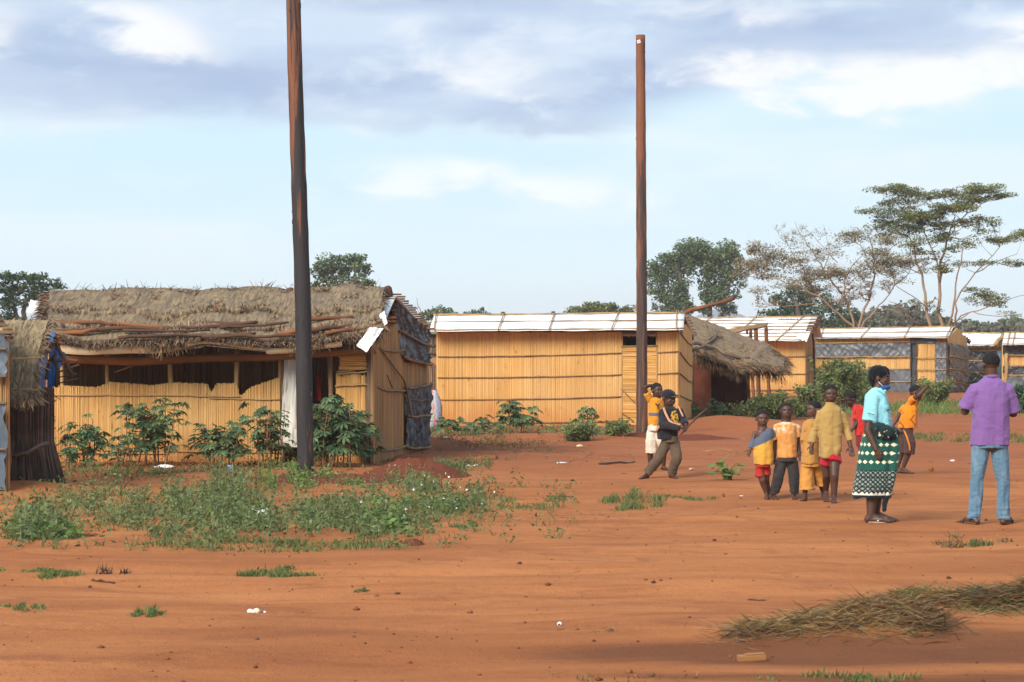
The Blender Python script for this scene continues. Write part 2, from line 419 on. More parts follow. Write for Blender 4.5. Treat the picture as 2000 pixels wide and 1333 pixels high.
def ground_mat(name, dark=False):
    m, nt, b = newmat(name)
    tc = nd(nt, 'ShaderNodeTexCoord').outputs['Object']
    sep = nd(nt, 'ShaderNodeSeparateXYZ'); nt.links.new(tc, sep.inputs[0])
    x, y = sep.outputs[0], sep.outputs[1]
    big = NOI(nt, SCALE(nt, tc, (0.22, 0.42, 1)), 1.0, 5, 0.6, 0.4)
    streak = NOI(nt, SCALE(nt, tc, (0.35, 2.0, 1), (3, 1, 0)), 1.0, 6, 0.65, 0.6)
    fine = NOI(nt, tc, 9.0, 6, 0.7)
    grit = NOI(nt, tc, 55.0, 3, 0.7)
    col = MIX(nt, MAPR(nt, big, 0.32, 0.68), (0.335, 0.118, 0.038), (0.470, 0.182, 0.062))
    col = MIX(nt, MAPR(nt, streak, 0.42, 0.70, 0, 0.6), col, (0.30, 0.102, 0.032))
    col = MIX(nt, MAPR(nt, streak, 0.50, 0.28, 0, 0.45), col, (0.50, 0.20, 0.065))
    col = MIX(nt, MAPR(nt, fine, 0.50, 0.72, 0, 0.35), col, (0.25, 0.082, 0.028))
    col = MIX(nt, MAPR(nt, grit, 0.58, 0.75, 0, 0.5), col, (0.17, 0.055, 0.022))
    # redder earth near the huts, damp dark soil in a few patches
    far = MAPR(nt, MA(nt, 'MULTIPLY_ADD', big, 8.0, y), 29.0, 41.0, 0, 0.6)
    col = MIX(nt, far, col, (0.285, 0.088, 0.038))
    mott = NOI(nt, SCALE(nt, tc, (.7, 1.3, 1), (7, 2, 0)), 1.0, 6, 0.7, 0.8)
    col = MIX(nt, MAPR(nt, mott, .50, .66, 0, .55), col, (0.225, 0.072, 0.027))
    def patch(cx, cy, rx, ry):
        dx = MA(nt, 'DIVIDE', MA(nt, 'SUBTRACT', x, cx), rx); dy = MA(nt, 'DIVIDE', MA(nt, 'SUBTRACT', y, cy), ry)
        return MA(nt, 'EXPONENT', MA(nt, 'MULTIPLY', MA(nt, 'ADD', MA(nt, 'MULTIPLY', dx, dx), MA(nt, 'MULTIPLY', dy, dy)), -1.0))
    s = None
    for (cx, cy, rx, ry, w) in [(1.6, 13.0, 1.7, .55, 1.1), (3.0, 13.2, 1.4, .8, 1.1), (-0.2, 37.5, 2.0, 1.8, .9), (2.4, 12.0, 2.5, .25, .8), (-1.7, 34.0, 1.3, 1.2, .6), (-3.4, 29, 3, 2.5, .5)]:
        p = MA(nt, 'MULTIPLY', patch(cx, cy, rx, ry), w); s = p if s is None else MA(nt, 'ADD', s, p)
    damp = MAPR(nt, MA(nt, 'MULTIPLY', s, MA(nt, 'MULTIPLY_ADD', streak, 1.6, 0.1)), 0.25, 0.85, 0, 0.8)
    col = MIX(nt, damp, col, (0.130, 0.046, 0.018))
    if dark: col = MIX(nt, fine, (0.125, 0.034, 0.017), (0.175, 0.050, 0.024))
    setin(nt, b.inputs['Base Color'], col)
    b.inputs['Roughness'].default_value = 0.95; b.inputs['Specular IOR Level'].default_value = 0.15
    bn = nd(nt, 'ShaderNodeBump'); bn.inputs['Strength'].default_value = 0.8; bn.inputs['Distance'].default_value = 0.035
    setin(nt, bn.inputs['Height'], MA(nt, 'ADD', MA(nt, 'MULTIPLY', fine, 0.8), MA(nt, 'ADD', MA(nt, 'MULTIPLY', grit, 0.4), MA(nt, 'MULTIPLY', streak, .35))))
    nt.links.new(bn.outputs[0], b.inputs['Normal'])
    return m
M['ground'] = ground_mat('red_earth')
M['soil_red'] = ground_mat('dug_red_soil', True)
M['leaf_cassava'] = leafmat('leaf_cassava', (0.165, 0.245, 0.105), (0.080, 0.140, 0.058), 0.5, 0.4)
M['leaf_dark'] = leafmat('leaf_dark', (0.075, 0.130, 0.060), (0.045, 0.088, 0.042), 0.4, 0.2)
M['leaf_weed'] = leafmat('leaf_weed', (0.165, 0.205, 0.072), (0.100, 0.135, 0.048), 0.4, 0.3)
M['leaf_weed2'] = leafmat('leaf_weed_bright', (0.165, 0.245, 0.062), (0.105, 0.170, 0.045), 0.4, 0.3)
M['leaf_bush'] = leafmat('leaf_bush', (0.235, 0.275, 0.105), (0.135, 0.175, 0.062), 0.5, 0.4)
M['grass'] = leafmat('grass_blade', (0.155, 0.175, 0.055), (0.095, 0.135, 0.04), 0.4, 0.3)
M['grass_dry'] = leafmat('grass_dry', (0.30, 0.18, 0.066), (0.11, 0.060, 0.028), 0.6, 0.2)
M['leaf_sprig'] = leafmat('leaf_sprig', (0.17, 0.27, 0.06), (0.10, 0.18, 0.04), 0.25, 0.35)
M['leaf_tree'] = leafmat('leaf_tree', (0.160, 0.205, 0.085), (0.095, 0.132, 0.058), 0.5, 0.2, scale=0.5)
M['leaf_tree_dark'] = leafmat('leaf_tree_dark', (0.098, 0.140, 0.066), (0.062, 0.095, 0.050), 0.5, 0.2, scale=0.5)
M['leaf_acacia'] = leafmat('leaf_acacia', (0.205, 0.215, 0.070), (0.130, 0.148, 0.052), 0.45, 0.25, scale=0.5)
M['leaf_bare'] = leafmat('leaf_bare', (0.30, 0.25, 0.145), (0.21, 0.19, 0.10), 0.45, 0.2, scale=0.5)
M['leaf_brush'] = leafmat('leaf_brush', (0.15, 0.135, 0.095), (0.095, 0.10, 0.065), 0.4, 0.2, scale=0.15)
M['hill'] = mat('hill_scrub', (0.16, 0.19, 0.21), (0.12, 0.15, 0.17), scale=0.01, rough=0.95)
# ------------------------------------------------------------------ ground
def build_ground():
    ys = [-250, -60, -10, 2] + list(np.geomspace(6.5, 125, 430)) + [150, 190, 260, 400, 700, 1300, 2600]
    t = np.concatenate([[-900, -60, -12, -4, -2], np.linspace(-1.25, 1.25, 260), [2, 4, 12, 60, 900]])
    ys = np.array(ys)
    w = 4 + 0.30 * np.maximum(ys, 4)
    Xg = np.clip(t[None, :] * w[:, None], -2600, 2600); Yg = np.repeat(ys[:, None], len(t), 1)
    Zg = gz(Xg, Yg)
    v = np.stack([Xg, Yg, Zg], -1).reshape(-1, 3)
    n, k = Xg.shape
    i = (np.arange(n - 1)[:, None] * k + np.arange(k - 1)[None, :]).ravel()
    f = np.stack([i, i + 1, i + k + 1, i + k], 1)
    o = np_obj('ground', v, f, M['ground'], kind='structure', smooth=True)
    o['label'] = 'bare orange red earth ground with ruts and damp patches'
build_ground()

def soil_mound(cx, cy, rx, ry, h, label):
    mb = MB()
    def fn(u, v):
        a = (u - .5) * 2; b = (v - .5) * 2
        x = cx + a * rx; y = cy + b * ry
        d = math.hypot(a, b)
        n = mnoise.noise(Vector((x * 3, y * 3, 1))) * .35 + mnoise.noise(Vector((x * 11, y * 11, 4))) * .18
        z = max(0.0, 1 - d ** 1.5) * h * (1 + n)
        return (x, y, g(x, y) - 0.012 + z)
    mb.grid(fn, 44, 26)
    o = mb.build('soil_mound', M['soil_red'], loc=(cx, cy, g(cx, cy)), smooth=False, kind='structure')
    o['label'] = label
p = gnd(815, 928); soil_mound(p.x, p.y, 0.75, 0.75, 0.22, 'dark red heap of dug soil right of the near pole')
p = gnd(690, 936); soil_mound(p.x, p.y, 0.85, 0.7, 0.07, 'low spread of dug red soil between near pole and red heap')
p = gnd(540, 938); soil_mound(p.x, p.y, 0.5, 0.6, 0.06, 'low dug red soil just left of the near pole foot')
p = gnd(1355, 858); soil_mound(p.x, p.y, 1.0, 0.7, 0.10, 'dug red soil line right of the far pole foot')
p = gnd(597, 932); soil_mound(p.x, p.y, 0.42, 0.40, 0.07, 'loosened red soil round the foot of the nearer pole')
p = gnd(1254, 852); soil_mound(p.x, p.y, 0.40, 0.45, 0.08, 'loosened red soil round the foot of the far pole')
p = gnd(805, 1064); soil_mound(p.x, p.y, 0.13, 0.2, 0.06, 'small red earth clod heap in the open ground')

def build_clods():
    N = 1500
    D = RNG.uniform(11, 48, N); D = np.where(RNG.random(N) < .5, 11 + (D - 11) * .5, D)
    px = RNG.uniform(-150, 2150, N)
    x = (px - CX) / F * D
    s = np.clip(RNG.lognormal(-5.25, 0.6, N), 0.003, 0.026)
    c = np.stack([x, D, gz(x, D) + s * .3], 1)
    base = np.array([[1, 0, 0], [0, 1, 0], [-1, 0, 0], [0, -1, 0], [0, 0, .7], [0, 0, -.7]], float)
    v = c[:, None, :] + base[None] * s[:, None, None] * RNG.uniform(.6, 1.4, (N, 6, 1))
    fb = np.array([[0, 1, 4], [1, 2, 4], [2, 3, 4], [3, 0, 4], [1, 0, 5], [2, 1, 5], [3, 2, 5], [0, 3, 5]])
    f = (np.arange(N)[:, None, None] * 6 + fb[None]).reshape(-1, 3)
    o = np_obj('earth_clods', v.reshape(-1, 3), f, mat('clod', (0.20, 0.075, 0.03), (0.12, 0.05, 0.025), scale=1.0, isl=0.5, rough=0.95), kind='stuff')
    tag(o, 'small red brown clods and pebbles scattered over the earth', 'clods')
    # fallen straw bits and twigs
    N = 1300
    D = RNG.uniform(11.5, 46, N); px = RNG.uniform(-150, 2150, N)
    cl = RNG.random(N) < 0.75
    # clustered litter lines
    cen = np.array([[300, 905], [200, 915], [430, 908], [950, 865], [900, 850], [1050, 880], [1400, 880], [1150, 890], [1050, 1000], [980, 985], [1200, 1010], [1800, 1235], [1500, 1245], [1200, 1230]], float)
    k = RNG.integers(0, len(cen), N)
    pxc = cen[k, 0] + RNG.normal(0, 70, N); pyc = cen[k, 1] + RNG.normal(0, 9, N)
    Dc = EYE * F / np.maximum(pyc - CY, 60)
    px = np.where(cl, pxc, px); D = np.where(cl, Dc, D)
    x = (px - CX) / F * D
    b = np.stack([x, D, gz(x, D) + .012], 1)
    d = RNG.normal(size=(N, 3)); d[:, 2] *= .15
    v, f = strands(b, d, RNG.uniform(.04, .16, N) * np.clip(D / 26, .5, 1.6), RNG.uniform(.004, .009, N) * np.clip(D / 24, .5, 1.6), side=np.tile([[0, 0, 1.0]], (N, 1)) * .6 + unit(RNG.normal(size=(N, 3))) * .4)
    o = np_obj('straw_litter', v, f, mat('straw_litter', (0.30, 0.17, 0.07), (0.12, 0.06, 0.03), scale=.7, isl=.6, rough=.9), kind='stuff')
    tag(o, 'bits of dry straw and twigs lying on the earth', 'litter')
build_clods()

# ------------------------------------------------------------------ hut building blocks
def on(A, B, px, py, out=0.0):
    """point on the upright plane through ground points A, B that the pixel looks at, moved out towards the viewer's side"""
    k = (px - CX) / F
    dx, dy = B[0] - A[0], B[1] - A[1]
    t = (k * A[1] - A[0]) / (dx - k * dy)
    x, y = A[0] + dx * t, A[1] + dy * t
    n = Vector((dy, -dx, 0)).normalized()
    return Vector((x, y, Z(py, y))) + n * out
def reed_wall(parent, A, B, zb, zt, m, name='reed_wall', spacing=0.0132, r=0.0112, ragged=0.015, lean=0.008, layers=2, out=0.0):
    """upright reeds side by side between ground points A and B; zb, zt: numbers or functions of t"""
    A = Vector((A[0], A[1], 0)); B = Vector((B[0], B[1], 0))
    L = (B - A).length; u = (B - A) / L; n = Vector((u.y, -u.x, 0))
    fb = zb if callable(zb) else (lambda t: zb); ft = zt if callable(zt) else (lambda t: zt)
    mb = MB()
    for ly in range(layers):
        cnt = int(L / spacing)
        for i in range(cnt):
            t = (i + (0.5 * ly) + random.uniform(-.2, .2)) / cnt
            if t > 1 or t < 0: continue
            if random.random() < 0.012: continue
            rr = r * random.uniform(0.7, 1.35)
            o = out - ly * r * 1.2 + random.uniform(-.002, .0025)
            b0 = A + u * (L * t) + n * o; z0 = fb(t) - .03; z1 = ft(t) + random.uniform(-ragged, ragged)
            pts = []
            for k in range(3):
                q = b0 + u * (random.uniform(-lean, lean) * (k / 2)) + n * random.uniform(-.004, .004)
                pts.append((q.x, q.y, z0 + (z1 - z0) * k / 2))
            mb.tube(pts, [rr * 1.05, rr, rr * .8], 4, caps=False)
    return mb.build(name, m, parent, kind='stuff')
def reed_mat_h(parent, A, B, z0, z1, m, name='reed_panel', r=0.012, out=0.0):
    """lying reeds one above the other"""
    A = Vector((A[0], A[1], 0)); B = Vector((B[0], B[1], 0))
    u = (B - A).normalized(); n = Vector((u.y, -u.x, 0))
    mb = MB(); z = z0
    while z < z1:
        rr = r * random.uniform(.7, 1.3)
        j = [Vector((0, 0, random.uniform(-.006, .006))) for _ in range(3)]
        a = A + n * out + Vector((0, 0, z)) - u * random.uniform(-.01, .02); b = B + n * out + Vector((0, 0, z)) + u * random.uniform(-.01, .02)
        mb.tube([a + j[0], (a + b) / 2 + j[1], b + j[2]], rr, 4, caps=False)
        z += rr * 1.9
    return mb.build(name, m, parent, kind='stuff')
def sheet(parent, name, m, c00, c10, c11, c01, nu=30, nv=14, amp=0.03, fu=3, fv=6, seed=0, sag=0.0, thick=0.0, ragged=0.0, loc=None):
    """creased sheet between four corners (bottom-left, bottom-right, top-right, top-left)"""
    c00, c10, c11, c01 = map(Vector, (c00, c10, c11, c01))
    n = (c10 - c00).cross(c01 - c00).normalized()
    mb = MB()
    def fn(u, v):
        p = c00.lerp(c10, u).lerp(c01.lerp(c11, u), v)
        q = Vector((u * fu + seed * 3.1, v * fv + seed, seed * 1.7))
        n1 = mnoise.noise(Vector((u * fu * 1.3 + v * 1.6, v * .9 + seed, seed * 1.7))); n2 = mnoise.noise(Vector((u * fu * 2.2 - v * 2.3 + seed, v * fv * .5, seed)))
        w = (1 - min(1, abs(n1) * 3)) ** 2 * 1.1 + (1 - min(1, abs(n2) * 3.4)) ** 2 * .8 + mnoise.noise(q) * .5
        p = p + n * (amp * w)
        p.z -= sag * math.sin(math.pi * u)
        if ragged: p.z += ragged * mnoise.noise(Vector((u * 9, seed, 0))) * (1 - v)
        return p
    mb.grid(fn, nu, nv)
    o = mb.build(name, m, parent, loc=loc, smooth=True)
    if thick:
        sm = o.modifiers.new('thick', 'SOLIDIFY'); sm.thickness = thick
    return o
def pole(parent, name, a, b, r, m=None, r1=None, n=6, seg=6, wob=.6, sag=0.0):
    mb = MB(); mb.rough_pole(a, b, r, r1, n, seg, wob, sag)
    return mb.build(name, m or M['stick'], parent, smooth=True)
def polyline(parent, name, pts, r, m=None, n=6, r1=None, sub=2):
    P = [Vector(p) for p in pts]; Q = []
    for i in range(len(P) - 1):
        for k in range(sub):
            q = P[i].lerp(P[i + 1], k / sub)
            if k: q += Vector((random.uniform(-1, 1), 0, random.uniform(-1, 1))) * r * .4
            Q.append(q)
    Q.append(P[-1]); r1 = r if r1 is None else r1
    rs = [(r + (r1 - r) * i / (len(Q) - 1)) * random.uniform(.82, 1.15) for i in range(len(Q))]
    mb = MB(); mb.tube(Q, rs, n)
    return mb.build(name, m or M['stick'], parent, smooth=True)
def tri_panel(parent, name, m, A, B, C, zt=None):
    mb = MB(); mb.add([A, B, C], [(0, 1, 2)]); return mb.build(name, m, parent)
def roof_slope(parent, name, m, r0, r1, e1, e0, nu=40, nv=10, amp=.012, seed=0, bat=None):
    """roof cloth from ridge r0-r1 to eave e0-e1, dipping a little between its battens"""
    r0, r1, e0, e1 = map(Vector, (r0, r1, e0, e1))
    n = (r1 - r0).cross(e0 - r0).normalized()
    if n.z < 0: n = -n
    mb = MB()
    def fn(u, v):
        p = r0.lerp(r1, u).lerp(e0.lerp(e1, u), v)
        w = mnoise.noise(Vector((u * 6 + seed, v * 3, seed))) * amp + mnoise.noise(Vector((u * 22, v * 5, seed + 3))) * amp * .5
        return p + n * w
    mb.grid(fn, nu, nv)
    o = mb.build(name, m, parent, smooth=True)
    sm = o.modifiers.new('thick', 'SOLIDIFY'); sm.thickness = 0.008; sm.offset = -1
    return o, n
def thatch(parent, name, m, surf, N, length, width, jit=.35, lift=.12, loc=None, slab=True, edge=None, thick=.07, flow=None, nu=40, nv=14, seg=2, droop=0.0):
    """surf(u,v) -> point (v runs down the slope). A lumpy base and many loose strands lying down-slope"""
    parts = []
    d = 1e-3
    U = RNG.random(N); V = RNG.random(N) ** .9
    if edge: V[: int(N * edge)] = RNG.uniform(.86, 1.0, int(N * edge))
    B = []; Dn = []; Nn = []
    for u, v in zip(U, V):
        p = surf(u, v); pv = surf(u, min(v + .02, 1.02)) - surf(u, v - .02); pu = surf(u + .02, v) - surf(u - .02, v)
        pv.normalize(); nn = pu.cross(pv); nn.normalize()
        if nn.z < 0: nn = -nn
        B.append(p + nn * (thick * random.uniform(.75, 1.35))); Dn.append(pv); Nn.append(nn)
    B = np.array(B); Dn = np.array(Dn); Nn = np.array(Nn)
    side = unit(np.cross(Dn, Nn))
    if flow is not None: Dn = unit(Dn + np.array(flow)[None])
    dirs = Dn + side * RNG.normal(0, jit, N)[:, None] + Nn * RNG.normal(lift * .4, lift, N)[:, None]
    L = RNG.uniform(length * .45, length * 1.2, N)
    sd = unit(np.cross(unit(dirs), Nn + RNG.normal(0, .5, (N, 3))))
    v, f = strands(B - unit(dirs) * L[:, None] * .35, dirs, L, RNG.uniform(width * .6, width * 1.3, N), droop=droop, segs=seg, side=sd)
    o = np_obj(name, v, f, m, parent, loc, kind='stuff')
    if slab:
        mb = MB()
        def fn(u, v):
            p = surf(u, v); pv = surf(u, v + .02) - surf(u, v - .02); pu = surf(u + .02, v) - surf(u - .02, v)
            nn = pu.cross(pv).normalized()
            if nn.z < 0: nn = -nn
            return p + nn * (thick * (.55 + .35 * mnoise.noise(Vector((u * 17, v * 6, 2)))))
        mb.grid(fn, nu, nv)
        s = mb.build(name.replace('straw', 'thatch') if 'straw' in name else 'thatch_bed', m, parent, loc)
        sm = s.modifiers.new('thick', 'SOLIDIFY'); sm.thickness = thick * .9; sm.offset = -1
    return o
def interp(xs, ys):
    return lambda x: float(np.interp(x, xs, ys))
def ray_plane(px, py, p0, n):
    d = Vector(((px - CX) / F, 1.0, -(py - CY) / F)); o = Vector((0, 0, EYE))
    t = (Vector(p0) - o).dot(n) / d.dot(n)
    return o + d * t

# ------------------------------------------------------------------ thatched hut (left)
def left_hut():
    FL = Vector((X(98, 33.6), 33.6, 0)); FR = Vector((X(718, 33.3), 33.3, 0)); BR = Vector((X(833, 37.3), 37.3, 0)); BL = Vector((FL.x + .7, 37.6, 0))
    c = (FL + FR + BR + BL) / 4
    root = thing('thatched_hut', (c.x, c.y, g(c.x, c.y)), 'reed hut with thatched roof weighed down by logs and an open strip under the eave', 'hut')
    gb = lambda A, B: (lambda t: g(A.x + (B.x - A.x) * t, A.y + (B.y - A.y) * t) - .02)
    # front wall, waist-high with a torn top
    W1 = on(FL, FR, 548, 800); W1.z = 0
    pts = interp([98, 118, 190, 207, 215, 300, 332, 345, 405, 412, 416, 424, 463, 468, 474, 490, 540, 548],
                 [754, 754, 757, 751, 747, 753, 749, 748, 750, 765, 765, 750, 749, 772, 772, 757, 739, 739])
    kf = lambda t: 98 + (548 - 98) * t
    reed_wall(root, FL, W1, gb(FL, W1), lambda t: Z(pts(kf(t)), 33.5), M['reed'], ragged=.012)
    for (a, ya, b, yb) in [(96, 772, 300, 773), (290, 772, 470, 776), (408, 778, 548, 781), (100, 884, 330, 887), (320, 882, 548, 884)]:
        pole(root, 'binding_pole', on(FL, FR, a, ya, .02), on(FL, FR, b, yb, .02), .011, M['stick_pale'], n=5, seg=7, wob=.5)
    for px, yt, w in [(118, 700, .045), (207, 702, .045), (332, 700, .05), (460, 700, .05), (545, 700, .055)]:
        b = on(FL, FR, px, 800, -.06); b.z = g(b.x, b.y) - .1
        t = on(FL, FR, px + random.uniform(-2, 2), yt - 14, -.06)
        pole(root, 'post', b, t, w * .85, M['stick_pale'], w * .7, n=7, wob=.25)
    # beam along the top of the opening (plank-like)
    mb = MB()
    xs = [98, 180, 260, 330, 420, 520, 600, 735]; ym = [702, 704, 707, 704, 700, 699, 694, 686]
    mb.tube([on(FL, FR, a, b, .03) for a, b in zip(xs, ym)], [.055, .06, .065, .06, .055, .055, .05, .045], 8, flat=1.0)
    mb.build('eave_beam', M['plank'], root, smooth=True)
    # loose ends of reeds hanging in the opening
    pole(root, 'loose_reed', on(FL, FR, 226, 727, .03), on(FL, FR, 265, 713, .03), .009, M['stick_pale'], n=4, seg=3)
    # back and left walls
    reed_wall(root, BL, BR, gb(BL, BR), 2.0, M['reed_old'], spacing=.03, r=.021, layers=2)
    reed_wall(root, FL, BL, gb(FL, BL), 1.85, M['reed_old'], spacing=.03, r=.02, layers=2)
    # curtain, doorway, right front panel
    a = on(FL, FR, 553, 850, .0); b = on(FL, FR, 606, 850, .0)
    sheet(root, 'curtain', M['curtain'], on(FL, FR, 548, 872, .0), on(FL, FR, 598, 875, .02), on(FL, FR, 604, 694, .02), on(FL, FR, 556, 694, .0), 26, 20, .035, 5, .6, 3)
    for px, w in [(551, .03), (648, .038)]:
        bb = on(FL, FR, px, 890, -.02); bb.z = g(bb.x, bb.y) - .1
        pole(root, 'door_post', bb, on(FL, FR, px + (4 if px < 600 else -4), 690, -.02), w, M['stick'], n=7, wob=.25)
    sheet(root, 'red_curtain', M['red_cloth'], on(FL, FR, 612, 782, -.30), on(FL, FR, 622, 786, -.30), on(FL, FR, 620, 735, -.30), on(FL, FR, 612, 733, -.30), 10, 10, .03, 4, .8, 5)
    P0 = on(FL, FR, 657, 800); P1 = on(FL, FR, 716, 800)
    reed_wall(root, P0, P1, gb(P0, P1), lambda t: Z(731 + 4 * math.sin(t * 9), 33.3), M['reed'], ragged=.03)
    reed_mat_h(root, on(FL, FR, 663, 700), on(FL, FR, 716, 700), Z(722, 33.3), Z(684, 33.3), M['reed_door'])
    for y0, y1 in ((727, 720), (731, 726)):
        pole(root, 'binding_pole', on(FL, FR, 658, y0, .03), on(FL, FR, 718, y1, .03), .014, M['stick_pale'], n=5)
    pole(root, 'binding_pole', on(FL, FR, 655, 755, .03), on(FL, FR, 722, 751, .04), .013, M['stick_pale'], n=5)
    pb = on(FL, FR, 719, 800, .01); pb.z = -.1
    pole(root, 'corner_post', pb, on(FL, FR, 724, 662, .01), .05, M['bark_grey'], .045, n=8, wob=.2)
    # right side: brown reeds, then plastic
    S1 = on(FR, BR, 783, 800); S1.z = 0
    q0 = FR + Vector((.05, -.08, 0))
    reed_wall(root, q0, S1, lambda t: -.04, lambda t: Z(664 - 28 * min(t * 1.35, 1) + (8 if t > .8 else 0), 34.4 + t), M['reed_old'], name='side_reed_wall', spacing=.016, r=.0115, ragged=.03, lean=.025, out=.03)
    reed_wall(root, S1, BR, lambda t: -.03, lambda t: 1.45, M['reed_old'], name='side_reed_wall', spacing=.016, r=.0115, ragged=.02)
    ridge = at(763, 582, 35.3); reave = at(834, 650, 37.6)
    up = MB()
    # gable plastic: ridge corner, lower left, lower right, rear eave
    sheet(root, 'plastic_sheet', M['plastic'], on(FR, BR, 777, 698, .05), on(FR, BR, 833, 712, .05), on(FR, BR, 833, 645, .03), on(FR, BR, 766, 592, .02), 50, 40, .045, 5, 4.0, 2)
    sheet(root, 'plastic_sheet', M['plastic'], on(FR, BR, 785, 872, .06), on(FR, BR, 832, 871, .06), on(FR, BR, 833, 751, .05), on(FR, BR, 783, 757, .05), 50, 30, .04, 9.0, 1.2, 9)
    for (a, ya, b, yb, r, o) in [(770, 646, 834, 677, .022, .10), (778, 696, 834, 712, .024, .09), (782, 757, 834, 748, .02, .09), (786, 779, 832, 779, .006, .1), (785, 813, 832, 809, .02, .10), (783, 873, 836, 872, .022, .09),
                                 (727, 680, 778, 684, .018, .09), (724, 757, 782, 763, .02, .09), (722, 880, 785, 870, .02, .10)]:
        A_, B_ = on(FR, BR, a, ya, o), on(FR, BR, b, yb, o)
        pole(root, 'binding_pole', A_, B_, r, M['stick'], n=6, seg=6, wob=.5, sag=.03)
    polyline(root, 'brace_pole', [on(FR, BR, 729, 680, .11), on(FR, BR, 776, 743, .11), on(FR, BR, 783, 770, .11), on(FR, BR, 790, 815, .11)], .016, M['stick'])
    polyline(root, 'brace_pole', [on(FR, BR, 746, 733, .08), on(FR, BR, 757, 758, .08)], .012, M['stick'])
    # roof
    RL = at(92, 582, 35.3); RR = at(764, 576, 35.3)
    exs = [92, 125, 180, 230, 300, 390, 440, 525, 580, 614, 670, 715, 742]
    eys = [672, 684, 689, 688, 684, 676, 681, 689, 686, 681, 674, 674, 664]
    ez = interp(exs, eys); De = 32.85
    def surf(u, v):
        px = 92 + (748 - 92) * u
        r = at(95 + (748 - 95) * u, 581 - 5 * u + 2.5 * math.sin(u * 19) + 1.5 * math.sin(u * 47), 35.3); e = at(px, ez(px) - 7, De)
        p = r.lerp(e, v)
        p.z += .10 * math.sin(math.pi * min(max(v, 0), 1)) * .6
        w = v * 3.4 + .18 * math.sin(u * 13) + .1 * math.sin(u * 31); p.z += .042 * (w - math.floor(w)) * (1 if w > 1 else .4); p.y -= .03 * (w - math.floor(w)) * (1 if w > 1 else .2)
        p.z += .03 * mnoise.noise(Vector((u * 11, v * 3, 5)))
        return p
    def cloth(u, v):
        px = 112 + (742 - 112) * u
        r = at(88 + (774 - 88) * u, 583 - 5 * u, 35.3); e = at(px, ez(px) + (2 if px < 400 or 520 < px < 600 else -3), De + .02)
        p = r.lerp(e, v); p.z += .05 * math.sin(math.pi * v) - .015
        return p
    mb = MB(); mb.grid(lambda u, v: cloth(u, v), 70, 12)
    o = mb.build('roof_tarpaulin', M['tarp'], root, smooth=True); sm = o.modifiers.new('t', 'SOLIDIFY'); sm.thickness = .01; sm.offset = -1
    # cream edge of the tarpaulin under the straw
    mb = MB()
    def band(u, v):
        px = 118 + (520 - 118) * u; h = 15 if px < 330 else 15 - 9 * min(1, (px - 330) / 80)
        if px > 430: h = 5
        return at(px, ez(px) - 10 + (h) * v + 2 * math.sin(u * 14 + v), De - .04 - .03 * math.sin(v * 3))
    mb.grid(band, 50, 4); mb.build('tarpaulin_edge', M['tarp_cream'], root, smooth=True)
    mb = MB()
    def band2(u, v):
        px = 520 + (668 - 520) * u
        return at(px, ez(px) - 8 + 11 * v, De - .05 - .03 * math.sin(v * 3))
    mb.grid(band2, 20, 4); mb.build('tarpaulin_edge', M['tarp_cream'], root, smooth=True)
    thatch(root, 'roof_straw', M['thatch'], surf, 23000, .46, .015, jit=.36, lift=.06, edge=.18, thick=.085, nu=90, nv=36, droop=.12)
    N = 2600
    bs = np.array([surf(u, RNG.uniform(-.02, .08)) for u in RNG.random(N)]) + np.array([0, 0, .06])
    dd = np.stack([RNG.normal(0, .6, N), RNG.normal(-.5, .5, N), RNG.normal(.02, .26, N)], 1)
    v, f = strands(bs, dd, RNG.uniform(.10, .30, N), RNG.uniform(.006, .014, N), droop=.6, segs=2)
    np_obj('ridge_straw', v, f, M['thatch'], root, kind='stuff')
    N = 1500
    vv = RNG.random(N); bs = np.array([surf(RNG.uniform(-.01, .03), q) for q in vv]) + np.array([0, 0, .05])
    dd = np.stack([RNG.normal(-.9, .4, N), RNG.normal(-.5, .4, N), RNG.normal(-.35, .35, N)], 1)
    v, f = strands(bs, dd, RNG.uniform(.10, .32, N) * (.5 + .6 * vv), RNG.uniform(.006, .014, N), droop=.8, segs=2)
    np_obj('ridge_straw', v, f, M['thatch'], root, kind='stuff')
    # back slope
    EBL = at(150, 650, 37.9); EBR = at(836, 648, 37.9)
    roof_slope(root, 'rear_tarpaulin', M['tarp'], at(88, 583, 35.32), at(774, 578, 35.32), EBR, EBL)
    for i in range(17):
        t = (i + .5) / 17
        a = RL.lerp(EBL, t) + Vector((0, 0, .03)); b = at(769, 577, 35.3).lerp(EBR, t) + Vector((0.10 + random.uniform(-.02, .04), 0, .03))
        a = a.lerp(b, .82)
        pole(root, 'batten', a, b, .016, M['stick'], n=5, seg=2, wob=.2)
    pole(root, 'rafter', at(766, 580, 35.3), EBR + Vector((-.02, 0, -.04)), .028, M['log'], n=6, wob=.3)
    for (u0, y) in ((743, 584), (743, 596), (746, 607)):
        pole(root, 'batten', at(u0, y, 35.05 - (y - 584) * .012), at(774, y - 1, 35.05 - (y - 584) * .012), .012, n=5)
    for y in (624, 632):
        pole(root, 'rafter_end', at(740, y, 34.0), at(774, y - 3, 34.0), .02, M['log_red'], n=6)
    # white flaps at the right corner
    sheet(root, 'tarpaulin_flap', M['tarp'], at(696, 676, 32.5), at(716, 689, 32.45), at(750, 643, 32.7), at(722, 640, 32.6), 12, 14, .03, 2, 2, 4)
    sheet(root, 'tarpaulin_flap', M['tarp'], at(740, 648, 32.9), at(757, 632, 33.0), at(751, 608, 33.3), at(742, 618, 33.2), 8, 10, .03, 2, 2, 6)
